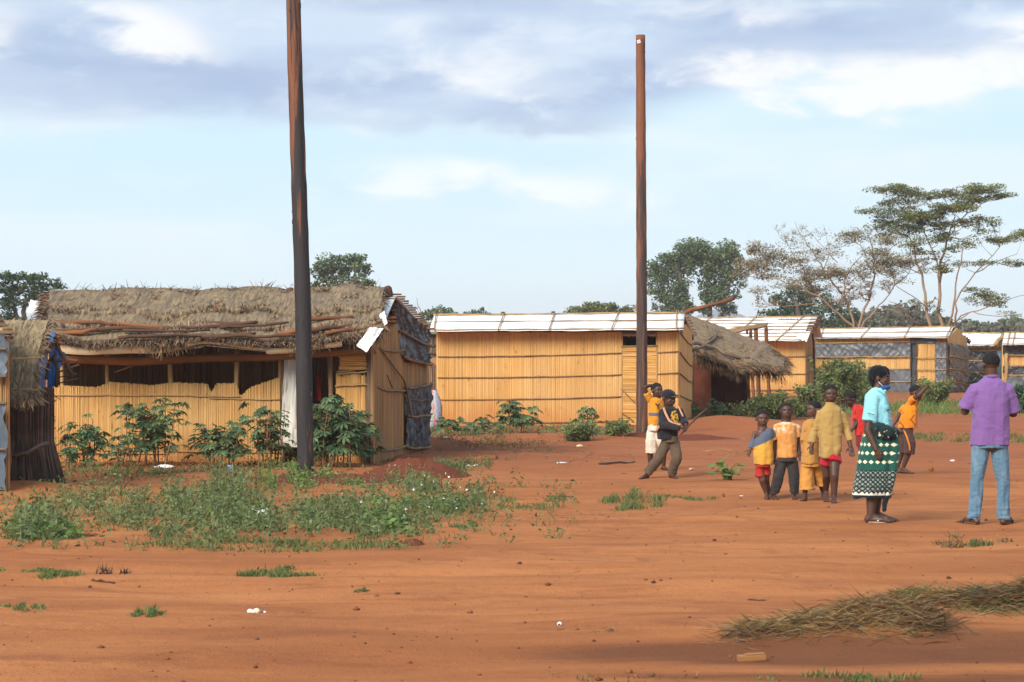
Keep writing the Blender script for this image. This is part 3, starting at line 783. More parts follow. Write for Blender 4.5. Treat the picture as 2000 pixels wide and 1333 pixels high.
    # ridge knobs
    for px, py, w in [(416, 577, .055), (568, 574, .065), (760, 570, .055)]:
        p = at(px, py, 35.25)
        mb = MB(); mb.tube([p + Vector((0, .1, -.35)), p + Vector((0, 0, -.03)), p + Vector((-.02, -.02, .05)), p + Vector((-.03, -.02, .09))], [w * .8, w * 1.1, w * 1.15, w * .6], 8); mb.build('ridge_post', M['log'], root, smooth=True)
    p = at(90, 583, 35.25); mb = MB(); mb.ell(p, (.14, .12, .06), 10, 6); mb.build('cloth_bundle', M['log'], root, smooth=True)
    sheet(root, 'tarpaulin_flap', M['tarp'], at(52, 612, 35.1), at(92, 614, 35.1), at(96, 590, 35.3), at(60, 588, 35.3), 10, 8, .03, 2, 2, 8)
    # logs on the thatch
    p0 = surf(.5, .5); n = (surf(.6, .5) - surf(.4, .5)).cross(surf(.5, .6) - surf(.5, .4)).normalized()
    if n.z < 0: n = -n
    logs = [([(108, 630), (165, 630), (222, 632), (330, 641)], .045, 'log_red'), ([(95, 649), (180, 645), (260, 640), (330, 643), (430, 637), (500, 630)], .042, 'log'),
            ([(105, 652), (150, 650), (190, 645)], .05, 'log_red'), ([(230, 660), (330, 655), (420, 657), (500, 651)], .034, 'log'),
            ([(400, 633), (450, 632), (504, 630)], .035, 'log'), ([(430, 640), (500, 636), (564, 630)], .03, 'log'), ([(542, 651), (565, 650), (590, 647)], .045, 'log_red'),
            ([(600, 623), (640, 621), (690, 619)], .04, 'log_red'), ([(606, 645), (650, 640), (699, 633)], .04, 'log'), ([(636, 651), (680, 644), (735, 641)], .038, 'log_red'),
            ([(395, 658), (482, 655), (504, 658), (580, 655)], .034, 'log'), ([(240, 646), (330, 648), (410, 645)], .028, 'log')]
    for pts, r, mm in logs:
        polyline(root, 'log', [ray_plane(a, b, p0 + n * .14, n) for a, b in pts], r * .82, M[mm], n=8, r1=r * .6, sub=4)
    return root
left_hut()

# ------------------------------------------------------------------ reed hut with white roof (centre)
def centre_hut():
    FL = Vector((X(856, 48.2), 48.2, 0)); FR = Vector((X(1325, 47.5), 47.5, 0)); BR = Vector((X(1351, 51.2), 51.2, 0)); BL = FL + (BR - FR)
    c = (FL + FR + BR + BL) / 4
    root = thing('reed_hut', (c.x, c.y, g(c.x, c.y)), 'golden reed hut with white tarpaulin roof standing behind the far pole', 'hut', 'white roofed reed huts')
    gb = lambda A, B: (lambda t: g(A.x + (B.x - A.x) * t, A.y + (B.y - A.y) * t) - .02)
    D1 = on(FL, FR, 1215, 700); D2 = on(FL, FR, 1283, 700)
    reed_wall(root, FL, D1, gb(FL, D1), 1.985, M['reed'])
    reed_wall(root, D2, FR, gb(D2, FR), 1.985, M['reed'])
    reed_wall(root, FR, BR, gb(FR, BR), lambda t: 1.99 + .35 * min(t, 1 - t), M['reed'], name='side_reed_wall')
    reed_wall(root, FL, BL, gb(FL, BL), lambda t: 1.99 + .35 * min(t, 1 - t), M['reed'], name='side_reed_wall', spacing=.035, r=.024, layers=2)
    reed_wall(root, BL, BR, gb(BL, BR), 1.9, M['reed_old'], spacing=.035, r=.024, layers=2)
    door = reed_mat_h(root, on(FL, FR, 1216, 700), on(FL, FR, 1282, 700), 0.0, Z(678, 47.6), M['reed_door'], name='door', out=.012)
    for pts in ([(1214, 760), (1241, 788)], [(1214, 806), (1238, 824)]):
        a, b = on(FL, FR, *pts[0], .04), on(FL, FR, *pts[1], .04)
        pole(door, 'brace', a, b, .012, M['stick'], n=5, seg=4)
    for px in (1215, 1283):
        b = on(FL, FR, px, 800, .01); b.z = g(b.x, b.y) - .05
        pole(root, 'door_post', b, on(FL, FR, px, 650, .01), .018, M['stick_pale'], n=6, wob=.2)
    pole(root, 'lintel', on(FL, FR, 1214, 677, .02), on(FL, FR, 1284, 676, .02), .02, M['stick'], n=6, wob=.2)
    for px in (857, 1324):
        b = on(FL, FR, px, 800, -.03); b.z = g(b.x, b.y) - .1
        pole(root, 'corner_post', b, on(FL, FR, px, 650, -.03), .03, M['stick'], n=7, wob=.2)
    for (ya, yb) in ((697, 690), (738, 732), (781, 775), (825, 823)):
        for (a, b) in ((855, 1040), (1030, 1215)):
            t0, t1 = (a - 855) / 360, (b - 855) / 360
            sagy = lambda t: ya + (yb - ya) * t + 2.0 * math.sin(t * 3.1)
            polyline(root, 'binding_pole', [on(FL, FR, a + (b - a) * k / 4, sagy(t0 + (t1 - t0) * k / 4), .026) for k in range(5)], .0135, M['stick'], n=5)
        polyline(root, 'binding_pole', [on(FL, FR, 1284, yb - 1, .026), on(FL, FR, 1326, yb - 3, .026)], .0135, M['stick'], n=5)
    for (ya, yb) in ((650, 676), (689, 716), (730, 748), (773, 783), (818, 818)):
        polyline(root, 'binding_pole', [on(FR, BR, 1326, ya, .03), on(FR, BR, 1333, ya + (yb - ya) * .35, .03), on(FR, BR, 1341, ya + (yb - ya) * .75, .03), on(FR, BR, 1350, yb, .03)], .014, M['stick'], n=5)
    # roof
    De, Dr = 47.1, 49.3
    r0, r1 = at(848, 617, Dr), at(1337, 613, Dr); e0, e1 = at(838, 648, De + .7), at(1335, 645, De)
    b0, b1 = at(880, 655, 52.2), at(1357, 658, 51.6)
    o, n = roof_slope(root, 'roof_tarpaulin', M['tarp'], r0, r1, e1, e0, seed=1, amp=.02)
    roof_slope(root, 'rear_tarpaulin', M['tarp'], r0 + Vector((0, .02, -.004)), r1 + Vector((0, .02, -.004)), b1, b0, seed=2)
    for v in (0.0, .47, .97):
        pts = [r0.lerp(r1, t).lerp(e0.lerp(e1, t), v) + n * (.02 + .006 * math.sin(t * 30 + v * 9)) for t in np.linspace(-.004, 1.004, 14)]
        polyline(root, 'batten', pts, .016 if v else .02, M['stick_pale'] if v == 0 else M['stick'], n=5, sub=1)
    for (xa, xb, yt, yb) in ((852, 848, 613, 650), (985, 974, 609, 652), (1083, 1074, 607, 652), (1208, 1196, 605, 650), (1321, 1321, 603, 642)):
        ta, tb = (xa - 848) / 489, (xb - 838) / 497
        p = r0.lerp(r1, ta) + n * .045; q = e0.lerp(e1, tb) + n * .045
        up = (p - q).normalized()
        polyline(root, 'roof_tie', [q - up * .08, q.lerp(p, .5), p + up * .10], .015, M['stick_pale'], n=5)
    for px in (851, 982, 1080, 1202, 1316):
        t = (px - 848) / 489; p = r0.lerp(r1, t)
        mb = MB(); mb.tube([p + Vector((0, .03, -.3)), p + Vector((0, .03, .05)), p + Vector((0, .03, .075))], [.045, .048, .03], 7); mb.build('ridge_post', M['log'], root, smooth=True)
    pole(root, 'rafter', r1 + Vector((-.05, .02, -.05)), b1 + Vector((-.05, 0, -.05)), .035, M['log'], n=6)
    pole(root, 'rafter', r1 + Vector((-.05, .0, -.05)), e1 + Vector((-.05, 0, -.05)), .03, M['log'], n=6)
    for i in range(8):
        t = (i + .6) / 8
        a = r0.lerp(b0, t).lerp(r1.lerp(b1, t), .9); b = r1.lerp(b1, t) + Vector((.06, 0, .0))
        pole(root, 'batten', a + Vector((0, 0, .02)), b + Vector((0, 0, .02)), .018, M['stick'], n=5, seg=2)
    return root
centre_hut()

# ------------------------------------------------------------------ far huts on the right
def far_hut(FL, FR, BR, zw, r0, r1, e0, e1, b0, b1, label, build, nbat=3, ties=(), cat='hut'):
    FL, FR, BR = Vector((*FL, 0)), Vector((*FR, 0)), Vector((*BR, 0)); BL = FL + (BR - FR)
    c = (FL + FR + BR + BL) / 4
    root = thing('reed_hut', (c.x, c.y, g(c.x, c.y)), label, cat, 'white roofed reed huts')
    reed_wall(root, FL, BL, -.02, zw, M['reed'], name='side_reed_wall', spacing=.045, r=.025, layers=1)
    reed_wall(root, BL, BR, -.02, zw, M['reed_old'], spacing=.05, r=.027, layers=1)
    o, n = roof_slope(root, 'roof_tarpaulin', M['tarp'], r0, r1, e1, e0, seed=3, amp=.02)
    roof_slope(root, 'rear_tarpaulin', M['tarp'], r0 + Vector((0, .02, -.004)), r1 + Vector((0, .02, -.004)), b1, b0, seed=4)
    for k in range(nbat):
        v = .01 + .97 * k / (nbat - 1)
        pts = [r0.lerp(r1, t).lerp(e0.lerp(e1, t), v) + n * (.02 + .008 * math.sin(t * 24 + v * 9)) for t in np.linspace(-.004, 1.012, 10)]
        polyline(root, 'batten', pts, .02 if k else .026, M['stick_pale'] if k == 0 else M['stick'], n=5, sub=1)
    for (ta, tb) in ties:
        p = r0.lerp(r1, ta) + n * .05; q = e0.lerp(e1, tb) + n * .05; up = (p - q).normalized()
        polyline(root, 'roof_tie', [q - up * .2, q.lerp(p, .5), p + up * .16], .019, M['stick_pale'], n=5)
    build(root, FL, FR, BR, BL)
    return root

def b_third(root, FL, FR, BR, BL):
    reed_wall(root, FL, FR, -.02, 1.80, M['reed'], spacing=.022, r=.0145)
    reed_wall(root, FR, BR, -.02, lambda t: 1.8 + .5 * min(t, 1 - t) * 1.4, M['reed_old'], name='side_reed_wall', spacing=.024, r=.016)
    for y0, y1 in ((700, 697), (733, 731), (764, 762)):
        pole(root, 'binding_pole', on(FL, FR, 1300, y0, .03), on(FL, FR, 1574, y1, .03), .018, M['stick'], n=5, wob=.5)
        pole(root, 'binding_pole', on(FR, BR, 1575, y1, .03), on(FR, BR, 1591, y1 - 9, .03), .018, M['stick'], n=5, wob=.5)
    b = on(FR, BR, 1590, 700, .05); b.z = 0
    pole(root, 'corner_post', b, on(FR, BR, 1584, 652, .05), .035, M['log'], n=6)
    for i in range(9):                                      # batten ends past the right gable
        t = i / 8
        p = at(1596, 620, 75.2).lerp(at(1586, 646, 73.6), t)
        pole(root, 'batten_end', p + Vector((-.2, 0, 0)), p + Vector((.12 + random.uniform(0, .05), 0, 0)), .025, M['log'], n=5, seg=2)
    sheet(root, 'tarpaulin_flap', M['tarp'], at(1556, 662, 72.4), at(1575, 669, 72.4), at(1581, 652, 72.7), at(1556, 655, 72.7), 8, 6, .03, 2, 2, 3)
    # faded printed word on the tarpaulin (upside down and too worn to read)
    mb = MB()
    xs = 1521
    for k, w in enumerate((3.2, 2.6, 2.4, 0, 3.0, 2.4, 0, 2.6, 2.2, 2.6, 0, 2.8)):
        if w == 0: xs += 2.0; continue
        y0 = 622.2 if k % 2 else 623.2; y1 = 625.0 if k % 3 else 624.2
        y = 74.72
        P = lambda a, b: at(a, b, y)
        if k % 3 == 0:
            mb.add([P(xs, y0), P(xs + .9, y0), P(xs + .9, y1), P(xs, y1)], [(0, 1, 2, 3)])
            mb.add([P(xs + .9, y1 - .8), P(xs + w, y1 - .8), P(xs + w, y1), P(xs + .9, y1)], [(0, 1, 2, 3)])
        else:
            mb.add([P(xs, y0), P(xs + w * .8, y0), P(xs + w * .8, y0 + .8), P(xs, y0 + .8)], [(0, 1, 2, 3)])
            mb.add([P(xs + w * .3, y0 + .8), P(xs + w * .65, y0 + .8), P(xs + w * .65, y1), P(xs + w * .3, y1)], [(0, 1, 2, 3)])
        xs += w + 1.0
    # lay the letters on the roof plane
    r0_, n_ = at(1370, 621, 75.2), Vector((0, -.33, .94)).normalized()
    nb = (at(1597, 619, 75.2) - at(1340, 622, 76.2)).cross(at(1575, 666, 72.6) - at(1597, 619, 75.2)).normalized()
    if nb.z < 0: nb = -nb
    mb.v = [tuple(ray_plane(CX + p[0] / p[1] * F, CY + (EYE - p[2]) / p[1] * F, at(1597, 619, 75.2) + nb * .03, nb)) for p in mb.v]
    mb.build('faded_lettering', M['black'], root)

far_hut((X(1270, 74.3), 74.3), (X(1573, 73.2), 73.2), (X(1592, 76.8), 76.8), 1.8,
        at(1340, 622, 76.2), at(1597, 619, 75.2), at(1330, 668, 73.7), at(1575, 666, 72.6), at(1350, 660, 79), at(1606, 660, 78),
        'reed hut behind the mud house, its white roof with close battens and faded lettering', b_third, nbat=8, ties=((.20, .0), (.54, .40), (.90, .77)))

def b_fourth(root, FL, FR, BR, BL):
    W = lambda a, b, z0, z1, m, **k: reed_wall(root, on(FL, FR, a, 700), on(FL, FR, b, 700), z0, z1, m, spacing=.022, r=.0145, **k)
    zz = lambda py: Z(py, 78.8)
    W(1586, 1779, -.02, 1.87, M['reed']); W(1791, 1827, -.02, zz(672), M['reed'])
    W(1827, 1850, -.02, 1.86, M['reed_old'])
    reed_wall(root, FR, BR, -.02, lambda t: 1.86 + .6 * min(t, 1 - t) * 1.3, M['reed'], name='side_reed_wall', spacing=.024, r=.016)
    sheet(root, 'plastic_sheet', M['plastic_grey'], on(FL, FR, 1591, 698, .05), on(FL, FR, 1779, 696, .05), on(FL, FR, 1779, 670, .05), on(FL, FR, 1591, 672, .05), 80, 14, .045, 12, 1.4, 5)
    sheet(root, 'plastic_sheet', M['plastic_grey'], on(FL, FR, 1591, 770, .05), on(FL, FR, 1779, 768, .05), on(FL, FR, 1779, 722, .05), on(FL, FR, 1591, 724, .05), 80, 14, .045, 12, 1.4, 8)
    for (a, b) in ((670, 698), (699, 722), (723, 745), (746, 778)):
        sheet(root, 'plastic_sheet', M['plastic_grey'], on(FL, FR, 1827, b, .05), on(FL, FR, 1849, b, .05), on(FL, FR, 1849, a, .05), on(FL, FR, 1827, a, .05), 18, 14, .035, 3, 3, a)
    for (a, b, c, d) in ((670, 695, 678, 702), (697, 718, 704, 724), (720, 744, 726, 748), (746, 775, 750, 776)):
        sheet(root, 'plastic_sheet', M['plastic_grey'], on(FR, BR, 1850, b, .05), on(FR, BR, 1888, d, .05), on(FR, BR, 1888, c, .05), on(FR, BR, 1850, a, .05), 30, 14, .045, 4, 3, b)
    sheet(root, 'dark_curtain', M['plastic'], on(FL, FR, 1778, 790, -.06), on(FL, FR, 1792, 790, -.06), on(FL, FR, 1792, 660, -.06), on(FL, FR, 1778, 660, -.06), 8, 10, .02, 2, 2, 3)  # added black sheet, stands in for the shade inside the open door gap
    sheet(root, 'dark_curtain', M['plastic'], on(FL, FR, 1778, 671, .03), on(FL, FR, 1828, 671, .03), on(FL, FR, 1828, 660, .03), on(FL, FR, 1778, 660, .03), 12, 4, .02, 2, 2, 3)  # another black sheet in place of the dark opening above the door
    for y0, y1, a, b in ((671, 668, 1590, 1779), (698, 697, 1590, 1779), (722, 721, 1590, 1779), (746, 746, 1700, 1779), (746, 745, 1791, 1850), (722, 722, 1791, 1850), (699, 699, 1791, 1850)):
        pole(root, 'binding_pole', on(FL, FR, a, y0, .09), on(FL, FR, b, y1, .09), .02, M['stick_pale'], n=5)
    for y0, y1 in ((696, 703), (720, 726), (746, 752)):
        pole(root, 'binding_pole', on(FR, BR, 1850, y0, .11), on(FR, BR, 1890, y1, .11), .022, M['stick_pale'], n=5)
    for px in (1779, 1791, 1849):
        b = on(FL, FR, px, 700, .0); b.z = -.05
        pole(root, 'door_post', b, on(FL, FR, px, 664, .0), .03, M['log'], n=6)
    for i in range(8):
        t = i / 7
        p = at(1864, 645, 80.5).lerp(at(1893, 668, 82.4), t)
        pole(root, 'batten_end', p + Vector((-.3, 0, 0)), p + Vector((.06 + random.uniform(0, .08), 0, .02)), .03, M['log'], n=5, seg=2)
    pole(root, 'rafter', at(1862, 643, 80.3), at(1893, 670, 82.4), .05, M['log'], n=6)
far_hut((X(1586, 79.6), 79.6), (X(1849, 78.0), 78.0), (X(1888, 81.5), 81.5), 1.86,
        at(1592, 644, 81.8), at(1863, 639, 80.3), at(1588, 661, 79.3), at(1852, 660, 77.7), at(1620, 660, 84.4), at(1895, 667, 82.4),
        'reed hut with white roof, grey plastic bands round its walls and a narrow black doorway', b_fourth, nbat=3, ties=((.06, .06), (.40, .36), (.69, .68), (.985, .985)))

def b_fifth(root, FL, FR, BR, BL):
    reed_wall(root, FL, FR, -.02, 1.55, M['reed'], spacing=.024, r=.016)
    reed_wall(root, FR, BR, -.02, 1.6, M['reed_old'], name='side_reed_wall', spacing=.024, r=.016)
    for a, b, s in ((688, 703, 1), (707, 727, 2), (730, 748, 3)):
        sheet(root, 'plastic_sheet', M['plastic'], on(FL, FR, 1880, b, .05), on(FL, FR, 1948, b, .05), on(FL, FR, 1948, a, .05), on(FL, FR, 1880, a, .05), 40, 12, .05, 7, 1.5, s)
    for y in (686, 705, 728):
        pole(root, 'binding_pole', on(FL, FR, 1880, y, .08), on(FL, FR, 1955, y - 1, .08), .022, M['stick_pale'], n=5)
    # rolled end of the roof mat and pale sheeting tied to the corner
    polyline(root, 'roof_roll', [at(1944, 674, 83.6), at(1952, 664, 84.2), at(1960, 655, 85.0)], .10, M['reed_old'], n=8)
    mb = MB(); mb.tube([at(1954, 752, 83.8), at(1953, 715, 83.8), at(1952, 686, 83.8)], [.09, .11, .10], 8); mb.build('wrapped_post', M['plastic_blue'], root, smooth=True)
far_hut((X(1868, 84.4), 84.4), (X(1952, 84.0), 84.0), (X(1958, 87), 87), 1.55,
        at(1872, 651, 86.2), at(1958, 652, 86.0), at(1868, 676, 83.9), at(1948, 675, 83.6), at(1880, 668, 88), at(1966, 668, 88),
        'low reed hut with black plastic bands and rolled up roof end behind the man', b_fifth, nbat=2)
def b_sixth(root, FL, FR, BR, BL):
    reed_wall(root, FL, FR, -.02, 1.7, M['reed'], spacing=.024, r=.016)
    reed_wall(root, FR, BR, -.02, 1.7, M['reed'], name='side_reed_wall', spacing=.05, r=.027, layers=1)
    for a, b, s in ((675, 693, 11), (716, 732, 12)):
        sheet(root, 'plastic_sheet', M['plastic'], on(FL, FR, 1958, b, .05), on(FL, FR, 2150, b, .05), on(FL, FR, 2150, a, .05), on(FL, FR, 1958, a, .05), 80, 12, .05, 14, 1.5, s)
    sheet(root, 'plastic_sheet', M['plastic_grey'], on(FL, FR, 1966, 770, .05), on(FL, FR, 2150, 770, .05), on(FL, FR, 2150, 736, .05), on(FL, FR, 1966, 736, .05), 40, 8, .08, 9, 1.5, 13)
    for y in (694, 714, 733):
        pole(root, 'binding_pole', on(FL, FR, 1958, y, .09), on(FL, FR, 2150, y, .09), .022, M['stick_pale'], n=5)
    b = on(FL, FR, 1963, 700, .1); b.z = 0
    pole(root, 'corner_post', b, on(FL, FR, 1966, 690, .1), .07, M['stick_pale'], n=7)
far_hut((X(1958, 80.4), 80.4), (X(2160, 80.0), 80.0), (X(2170, 83.5), 83.5), 1.7,
        at(1962, 651, 82.2), at(2170, 651, 82.0), at(1957, 674, 79.9), at(2165, 674, 79.6), at(1970, 665, 84.5), at(2175, 665, 84.5),
        'white roofed reed hut with black plastic band, cut by the frame edge behind the man', b_sixth, nbat=3, ties=((.05, .05), (.1, .1)))

# ------------------------------------------------------------------ mud house with thatched porch roof
def mud_house():
    root = thing('mud_house', (X(1408, 54.5), 54.5, g(X(1408, 54.5), 54.5)), 'red mud walled house with a shaggy straw roof sloping down to the right', 'house')
    A = Vector((X(1346, 53.6), 53.6, 0)); B = Vector((X(1390, 53.6), 53.6, 0)); Cc = Vector((X(1464, 55.2), 55.2, 0))
    def wall(P, Q, z0, z1, name, th=.18):
        u = (Q - P).normalized(); n = Vector((u.y, -u.x, 0)); mb = MB()
        L = (Q - P).length
        def fn(uu, vv):
            z = z0 + ((z1[0] + (z1[1] - z1[0]) * uu) - z0) * vv
            p = P + u * (L * uu); w = .03 * mnoise.noise(Vector((p.x * 2.5, p.y * 2.5, z * 2.5))) + .015 * mnoise.noise(Vector((p.x * 9, p.y * 9, z * 9)))
            q = p + n * w; return Vector((q.x, q.y, z))
        mb.grid(fn, 24, 24)
        o = mb.build(name, M['mud'], root, smooth=True)
        sm = o.modifiers.new('t', 'SOLIDIFY'); sm.thickness = th; sm.offset = -1
        return o
    wall(A, B, -.05, (1.75, 1.7), 'mud_wall')
    wall(B + Vector((.02, .5, 0)), B + Vector((.02, 2.8, 0)), -.05, (1.6, 1.6), 'mud_wall')
    wall(B + Vector((.0, 1.6, 0)), Cc + Vector((0, .0, 0)), -.05, (1.5, 1.25), 'mud_wall')
    wall(A + Vector((0, 2.9, 0)), Cc + Vector((0, 2.0, 0)), -.05, (1.9, 1.4), 'rear_wall')
    wall(Cc, Cc + Vector((0.05, 2.0, 0)), -.05, (1.25, 1.25), 'side_wall')
    # uneven sloping roof patch: left side high, falling to the right and to the front
    TL, TR, BLc, BRc = at(1338, 625, 56.2), at(1528, 702, 55.0), at(1350, 690, 52.6), at(1512, 727, 52.4)
    def surf(u, v):
        top = [at(1338, 625, 56.2), at(1385, 641, 56.0), at(1463, 672, 55.6), at(1500, 684, 55.3), at(1530, 712, 54.8)]
        bot = [at(1351, 690, 52.6), at(1384, 702, 52.4), at(1432, 724, 52.2), at(1462, 719, 52.3), at(1526, 728, 52.9)]
        def pick(lst, t):
            t = min(max(t, -.05), 1.05) * (len(lst) - 1); i = min(max(int(math.floor(t)), 0), len(lst) - 2); return lst[i].lerp(lst[i + 1], t - i)
        p = pick(top, u).lerp(pick(bot, u), v)
        p.z += .06 * math.sin(math.pi * min(max(v, 0), 1))
        return p
    thatch(root, 'roof_straw', M['thatch_warm'], surf, 11000, .60, .019, jit=.26, lift=.07, edge=.2, thick=.10, flow=(.75, -.25, -.28), nu=36, nv=14, droop=.10)
    # hanging fringe along the front
    N = 900
    u = RNG.random(N); base = np.array([surf(a, 1.0 - .06 * RNG.random()) for a in u]); base[:, 2] += RNG.uniform(0, .08, N)
    d = np.stack([RNG.normal(.25, .25, N), RNG.normal(-.25, .2, N), -np.ones(N)], 1)
    v, f = strands(base, d, RNG.uniform(.12, .42, N), RNG.uniform(.01, .02, N), segs=2)
    np_obj('straw_fringe', v, f, M['thatch_warm'], root, kind='stuff')
    p0 = surf(.4, .5); n = (surf(.5, .5) - surf(.3, .5)).cross(surf(.4, .6) - surf(.4, .4)).normalized()
    if n.z < 0: n = -n
    for pts, r in (([(1350, 669), (1372, 674), (1397, 679), (1420, 692), (1464, 702)], .05), ([(1352, 685), (1372, 678), (1392, 664), (1400, 652)], .035), ([(1384, 663), (1398, 655), (1412, 660)], .03)):
        polyline(root, 'roof_branch', [ray_plane(a, b, p0 + n * .2, n) for a, b in pts], r, M['bark_grey'], n=7, sub=3)
    polyline(root, 'ridge_pole', [at(1325, 615, 56.6), at(1350, 606, 56.4), at(1395, 594, 56.0), at(1433, 582, 55.7)], .055, M['log_red'], n=8, sub=2)
    for px, yt, D in ((1462, 715, 53.2), (1352, 692, 52.9)):
        b = Vector((X(px, D), D, -.05)); pole(root, 'porch_post', b, at(px, yt, D), .04, M['stick'], n=7)
mud_house()

# open pole frame beside it
def pole_frame():
    D = 60.0
    root = thing('pole_frame', (X(1480, D), D, 0), 'open pole frame with a sloping reed mat on top, right of the mud house', 'shelter frame')
    for (a, b, ya, d, r) in ((1466, 1472, 640, 60, .05), (1476, 1484, 641, 59.2, .06), (1496, 1503, 640, 60.2, .055)):
        pole(root, 'post', Vector((X(b, d), d, g(X(b, d), d) - .05)), at(a, ya, d), r, M['log_red'], r * .9, n=7, wob=.25)
    for k in range(12):
        t = k / 11
        a = at(1408, 648, 61.5).lerp(at(1412, 652, 59.0), t); b = at(1500, 632, 61.2).lerp(at(1497, 637, 58.9), t)
        pole(root, 'mat_pole', a, b, .035, M['stick'] if k % 3 else M['stick_pale'], .03, n=6, seg=4, wob=.7)
    for t in (.02, .55, .97):
        pole(root, 'cross_pole', at(1408, 650, 61.7).lerp(at(1500, 635, 61.4), t) + Vector((0, 0, -.06)), at(1412, 655, 58.9).lerp(at(1498, 641, 58.7), t) + Vector((0, 0, -.06)), .03, M['log'], n=6)
    b = Vector((X(1413, 60.2), 60.2, -.05)); pole(root, 'post', b, at(1413, 653, 60.2), .045, M['log'], n=7)
pole_frame()

# ------------------------------------------------------------------ straw and stick hut, plastic hut edge (far left)
def stick_hut():
    cx, cy, rad = X(42, 27.9), 27.9, 0.36
    root = thing('stick_hut', (cx, cy, g(cx, cy)), 'small shaggy hut of dark upright sticks with straw roof and torn blue tarpaulin', 'hut')
    mb = MB()
    for i in range(620):
        a = random.uniform(-2.95, .55); rr = rad + random.uniform(-.05, .04)
        fl = random.uniform(.02, .16)
        b = Vector((cx + math.cos(a) * (rr + fl), cy + math.sin(a) * (rr + fl), 0)); b.z = g(b.x, b.y) - .02
        w = random.uniform(-.10, .10); zt = random.uniform(1.12, 1.24)
        m = Vector((cx + math.cos(a + w) * rr * .98, cy + math.sin(a + w) * rr * .98, zt * .5)); t = Vector((cx + math.cos(a + w * 1.4) * (rr + .0), cy + math.sin(a + w * 1.4) * (rr + .0), zt))
        r = random.uniform(.004, .010)
        mb.tube([b, m, t], [r, r, r * .7], 3, caps=False)
    mb.build('stick_wall', M['stick_brown'], root, kind='stuff')
    mb = MB(); mb.tube([(cx, cy, -.05), (cx, cy, .6), (cx, cy, 1.2)], [rad * .95, rad * .88, rad * .86], 20); mb.build('stick_lining', M['stick_dark'], root, smooth=True)
    mb = MB()
    for i in range(90):                                     # knotty twigs at the right edge
        p = at(random.uniform(88, 100), random.uniform(782, 850), 27.9); q = p + Vector((random.uniform(.0, .06), random.uniform(-.1, .1), random.uniform(-.02, .10)))
        mb.tube([p, q], [.008, .005], 3, caps=False)
    mb.build('twigs', M['stick_dark'], root, kind='stuff')
    polyline(root, 'tie_branch', [at(22, 892, 27.45), at(32, 891, 27.4), at(55, 884, 27.38), at(75, 872, 27.4), at(94, 866, 27.55)], .024, M['bark_grey'], n=7)
    polyline(root, 'leaning_pole', [Vector((X(16, 27.3), 27.3, g(X(16, 27.3), 27.3) - .05)), at(17, 900, 27.3), at(16, 850, 27.35)], .035, M['log_red'], n=7)
    def surf(u, v):
        top = at(14, 640, 28.6).lerp(at(100, 640, 28.5), u); bot = at(8, 771, 27.25).lerp(at(62, 776, 27.3), u)
        p = top.lerp(bot, v); p.z += .08 * math.sin(math.pi * min(max(v, 0), 1)); p.y -= .10 * math.sin(math.pi * min(max(v, 0), 1))
        return p
    thatch(root, 'roof_straw', M['thatch_straw'], surf, 6500, .34, .011, jit=.75, lift=.14, edge=.12, thick=.07, nu=16, nv=20, droop=.3)
    for (a, b, D, m) in (((18, 701), (84, 699), 27.15, 'stick_pale'), ((45, 761), (76, 763), 27.0, 'stick')):
        pole(root, 'roof_pole', at(*a, D), at(*b, D + .15), .012, M[m], n=5)
    sheet(root, 'blue_tarpaulin', M['blue_tarp'], at(86, 690, 28.0), at(100, 674, 28.0), at(109, 649, 28.2), at(84, 648, 28.2), 10, 10, .03, 2, 2, 2)
    sheet(root, 'blue_tarpaulin', M['blue_tarp'], at(92, 768, 28.25), at(107, 752, 28.3), at(126, 690, 28.5), at(95, 672, 28.3), 14, 14, .03, 2, 2, 5)
    sheet(root, 'blue_tarpaulin', M['blue_tarp'], at(58, 778, 27.2), at(65, 774, 27.2), at(84, 700, 27.7), at(78, 702, 27.6), 6, 12, .02, 2, 2, 7)
    mb = MB(); mb.add([at(63, 776, 27.35), at(88, 766, 28.4), at(96, 674, 28.5), at(84, 700, 27.8)], [(0, 1, 2, 3)])
    mb.build('inner_lining', M['blue_tarp'], root)
    for pts, r, m in (([(84, 692), (100, 676), (108, 662)], .028, 'log_red'), ([(108, 664), (118, 690), (131, 708), (143, 735)], .022, 'log'), ([(90, 742), (96, 705), (110, 690)], .02, 'log'), ([(110, 757), (112, 722), (104, 700)], .022, 'log'),
                      ([(100, 706), (128, 703), (152, 706)], .02, 'log_red'), ([(112, 728), (140, 718), (155, 713)], .010, 'stick_dark'), ([(112, 738), (150, 730)], .008, 'stick_dark'), ([(112, 750), (152, 740)], .008, 'stick_dark'),
                      ([(106, 660), (118, 658)], .018, 'log_red'), ([(107, 668), (125, 672)], .02, 'log_red'), ([(86, 690), (110, 686)], .010, 'stick'), ([(100, 770), (118, 781)], .006, 'stick')):
        polyline(root, 'rafter', [at(a, b, 28.2) for a, b in pts], r, M[m], n=6)
stick_hut()

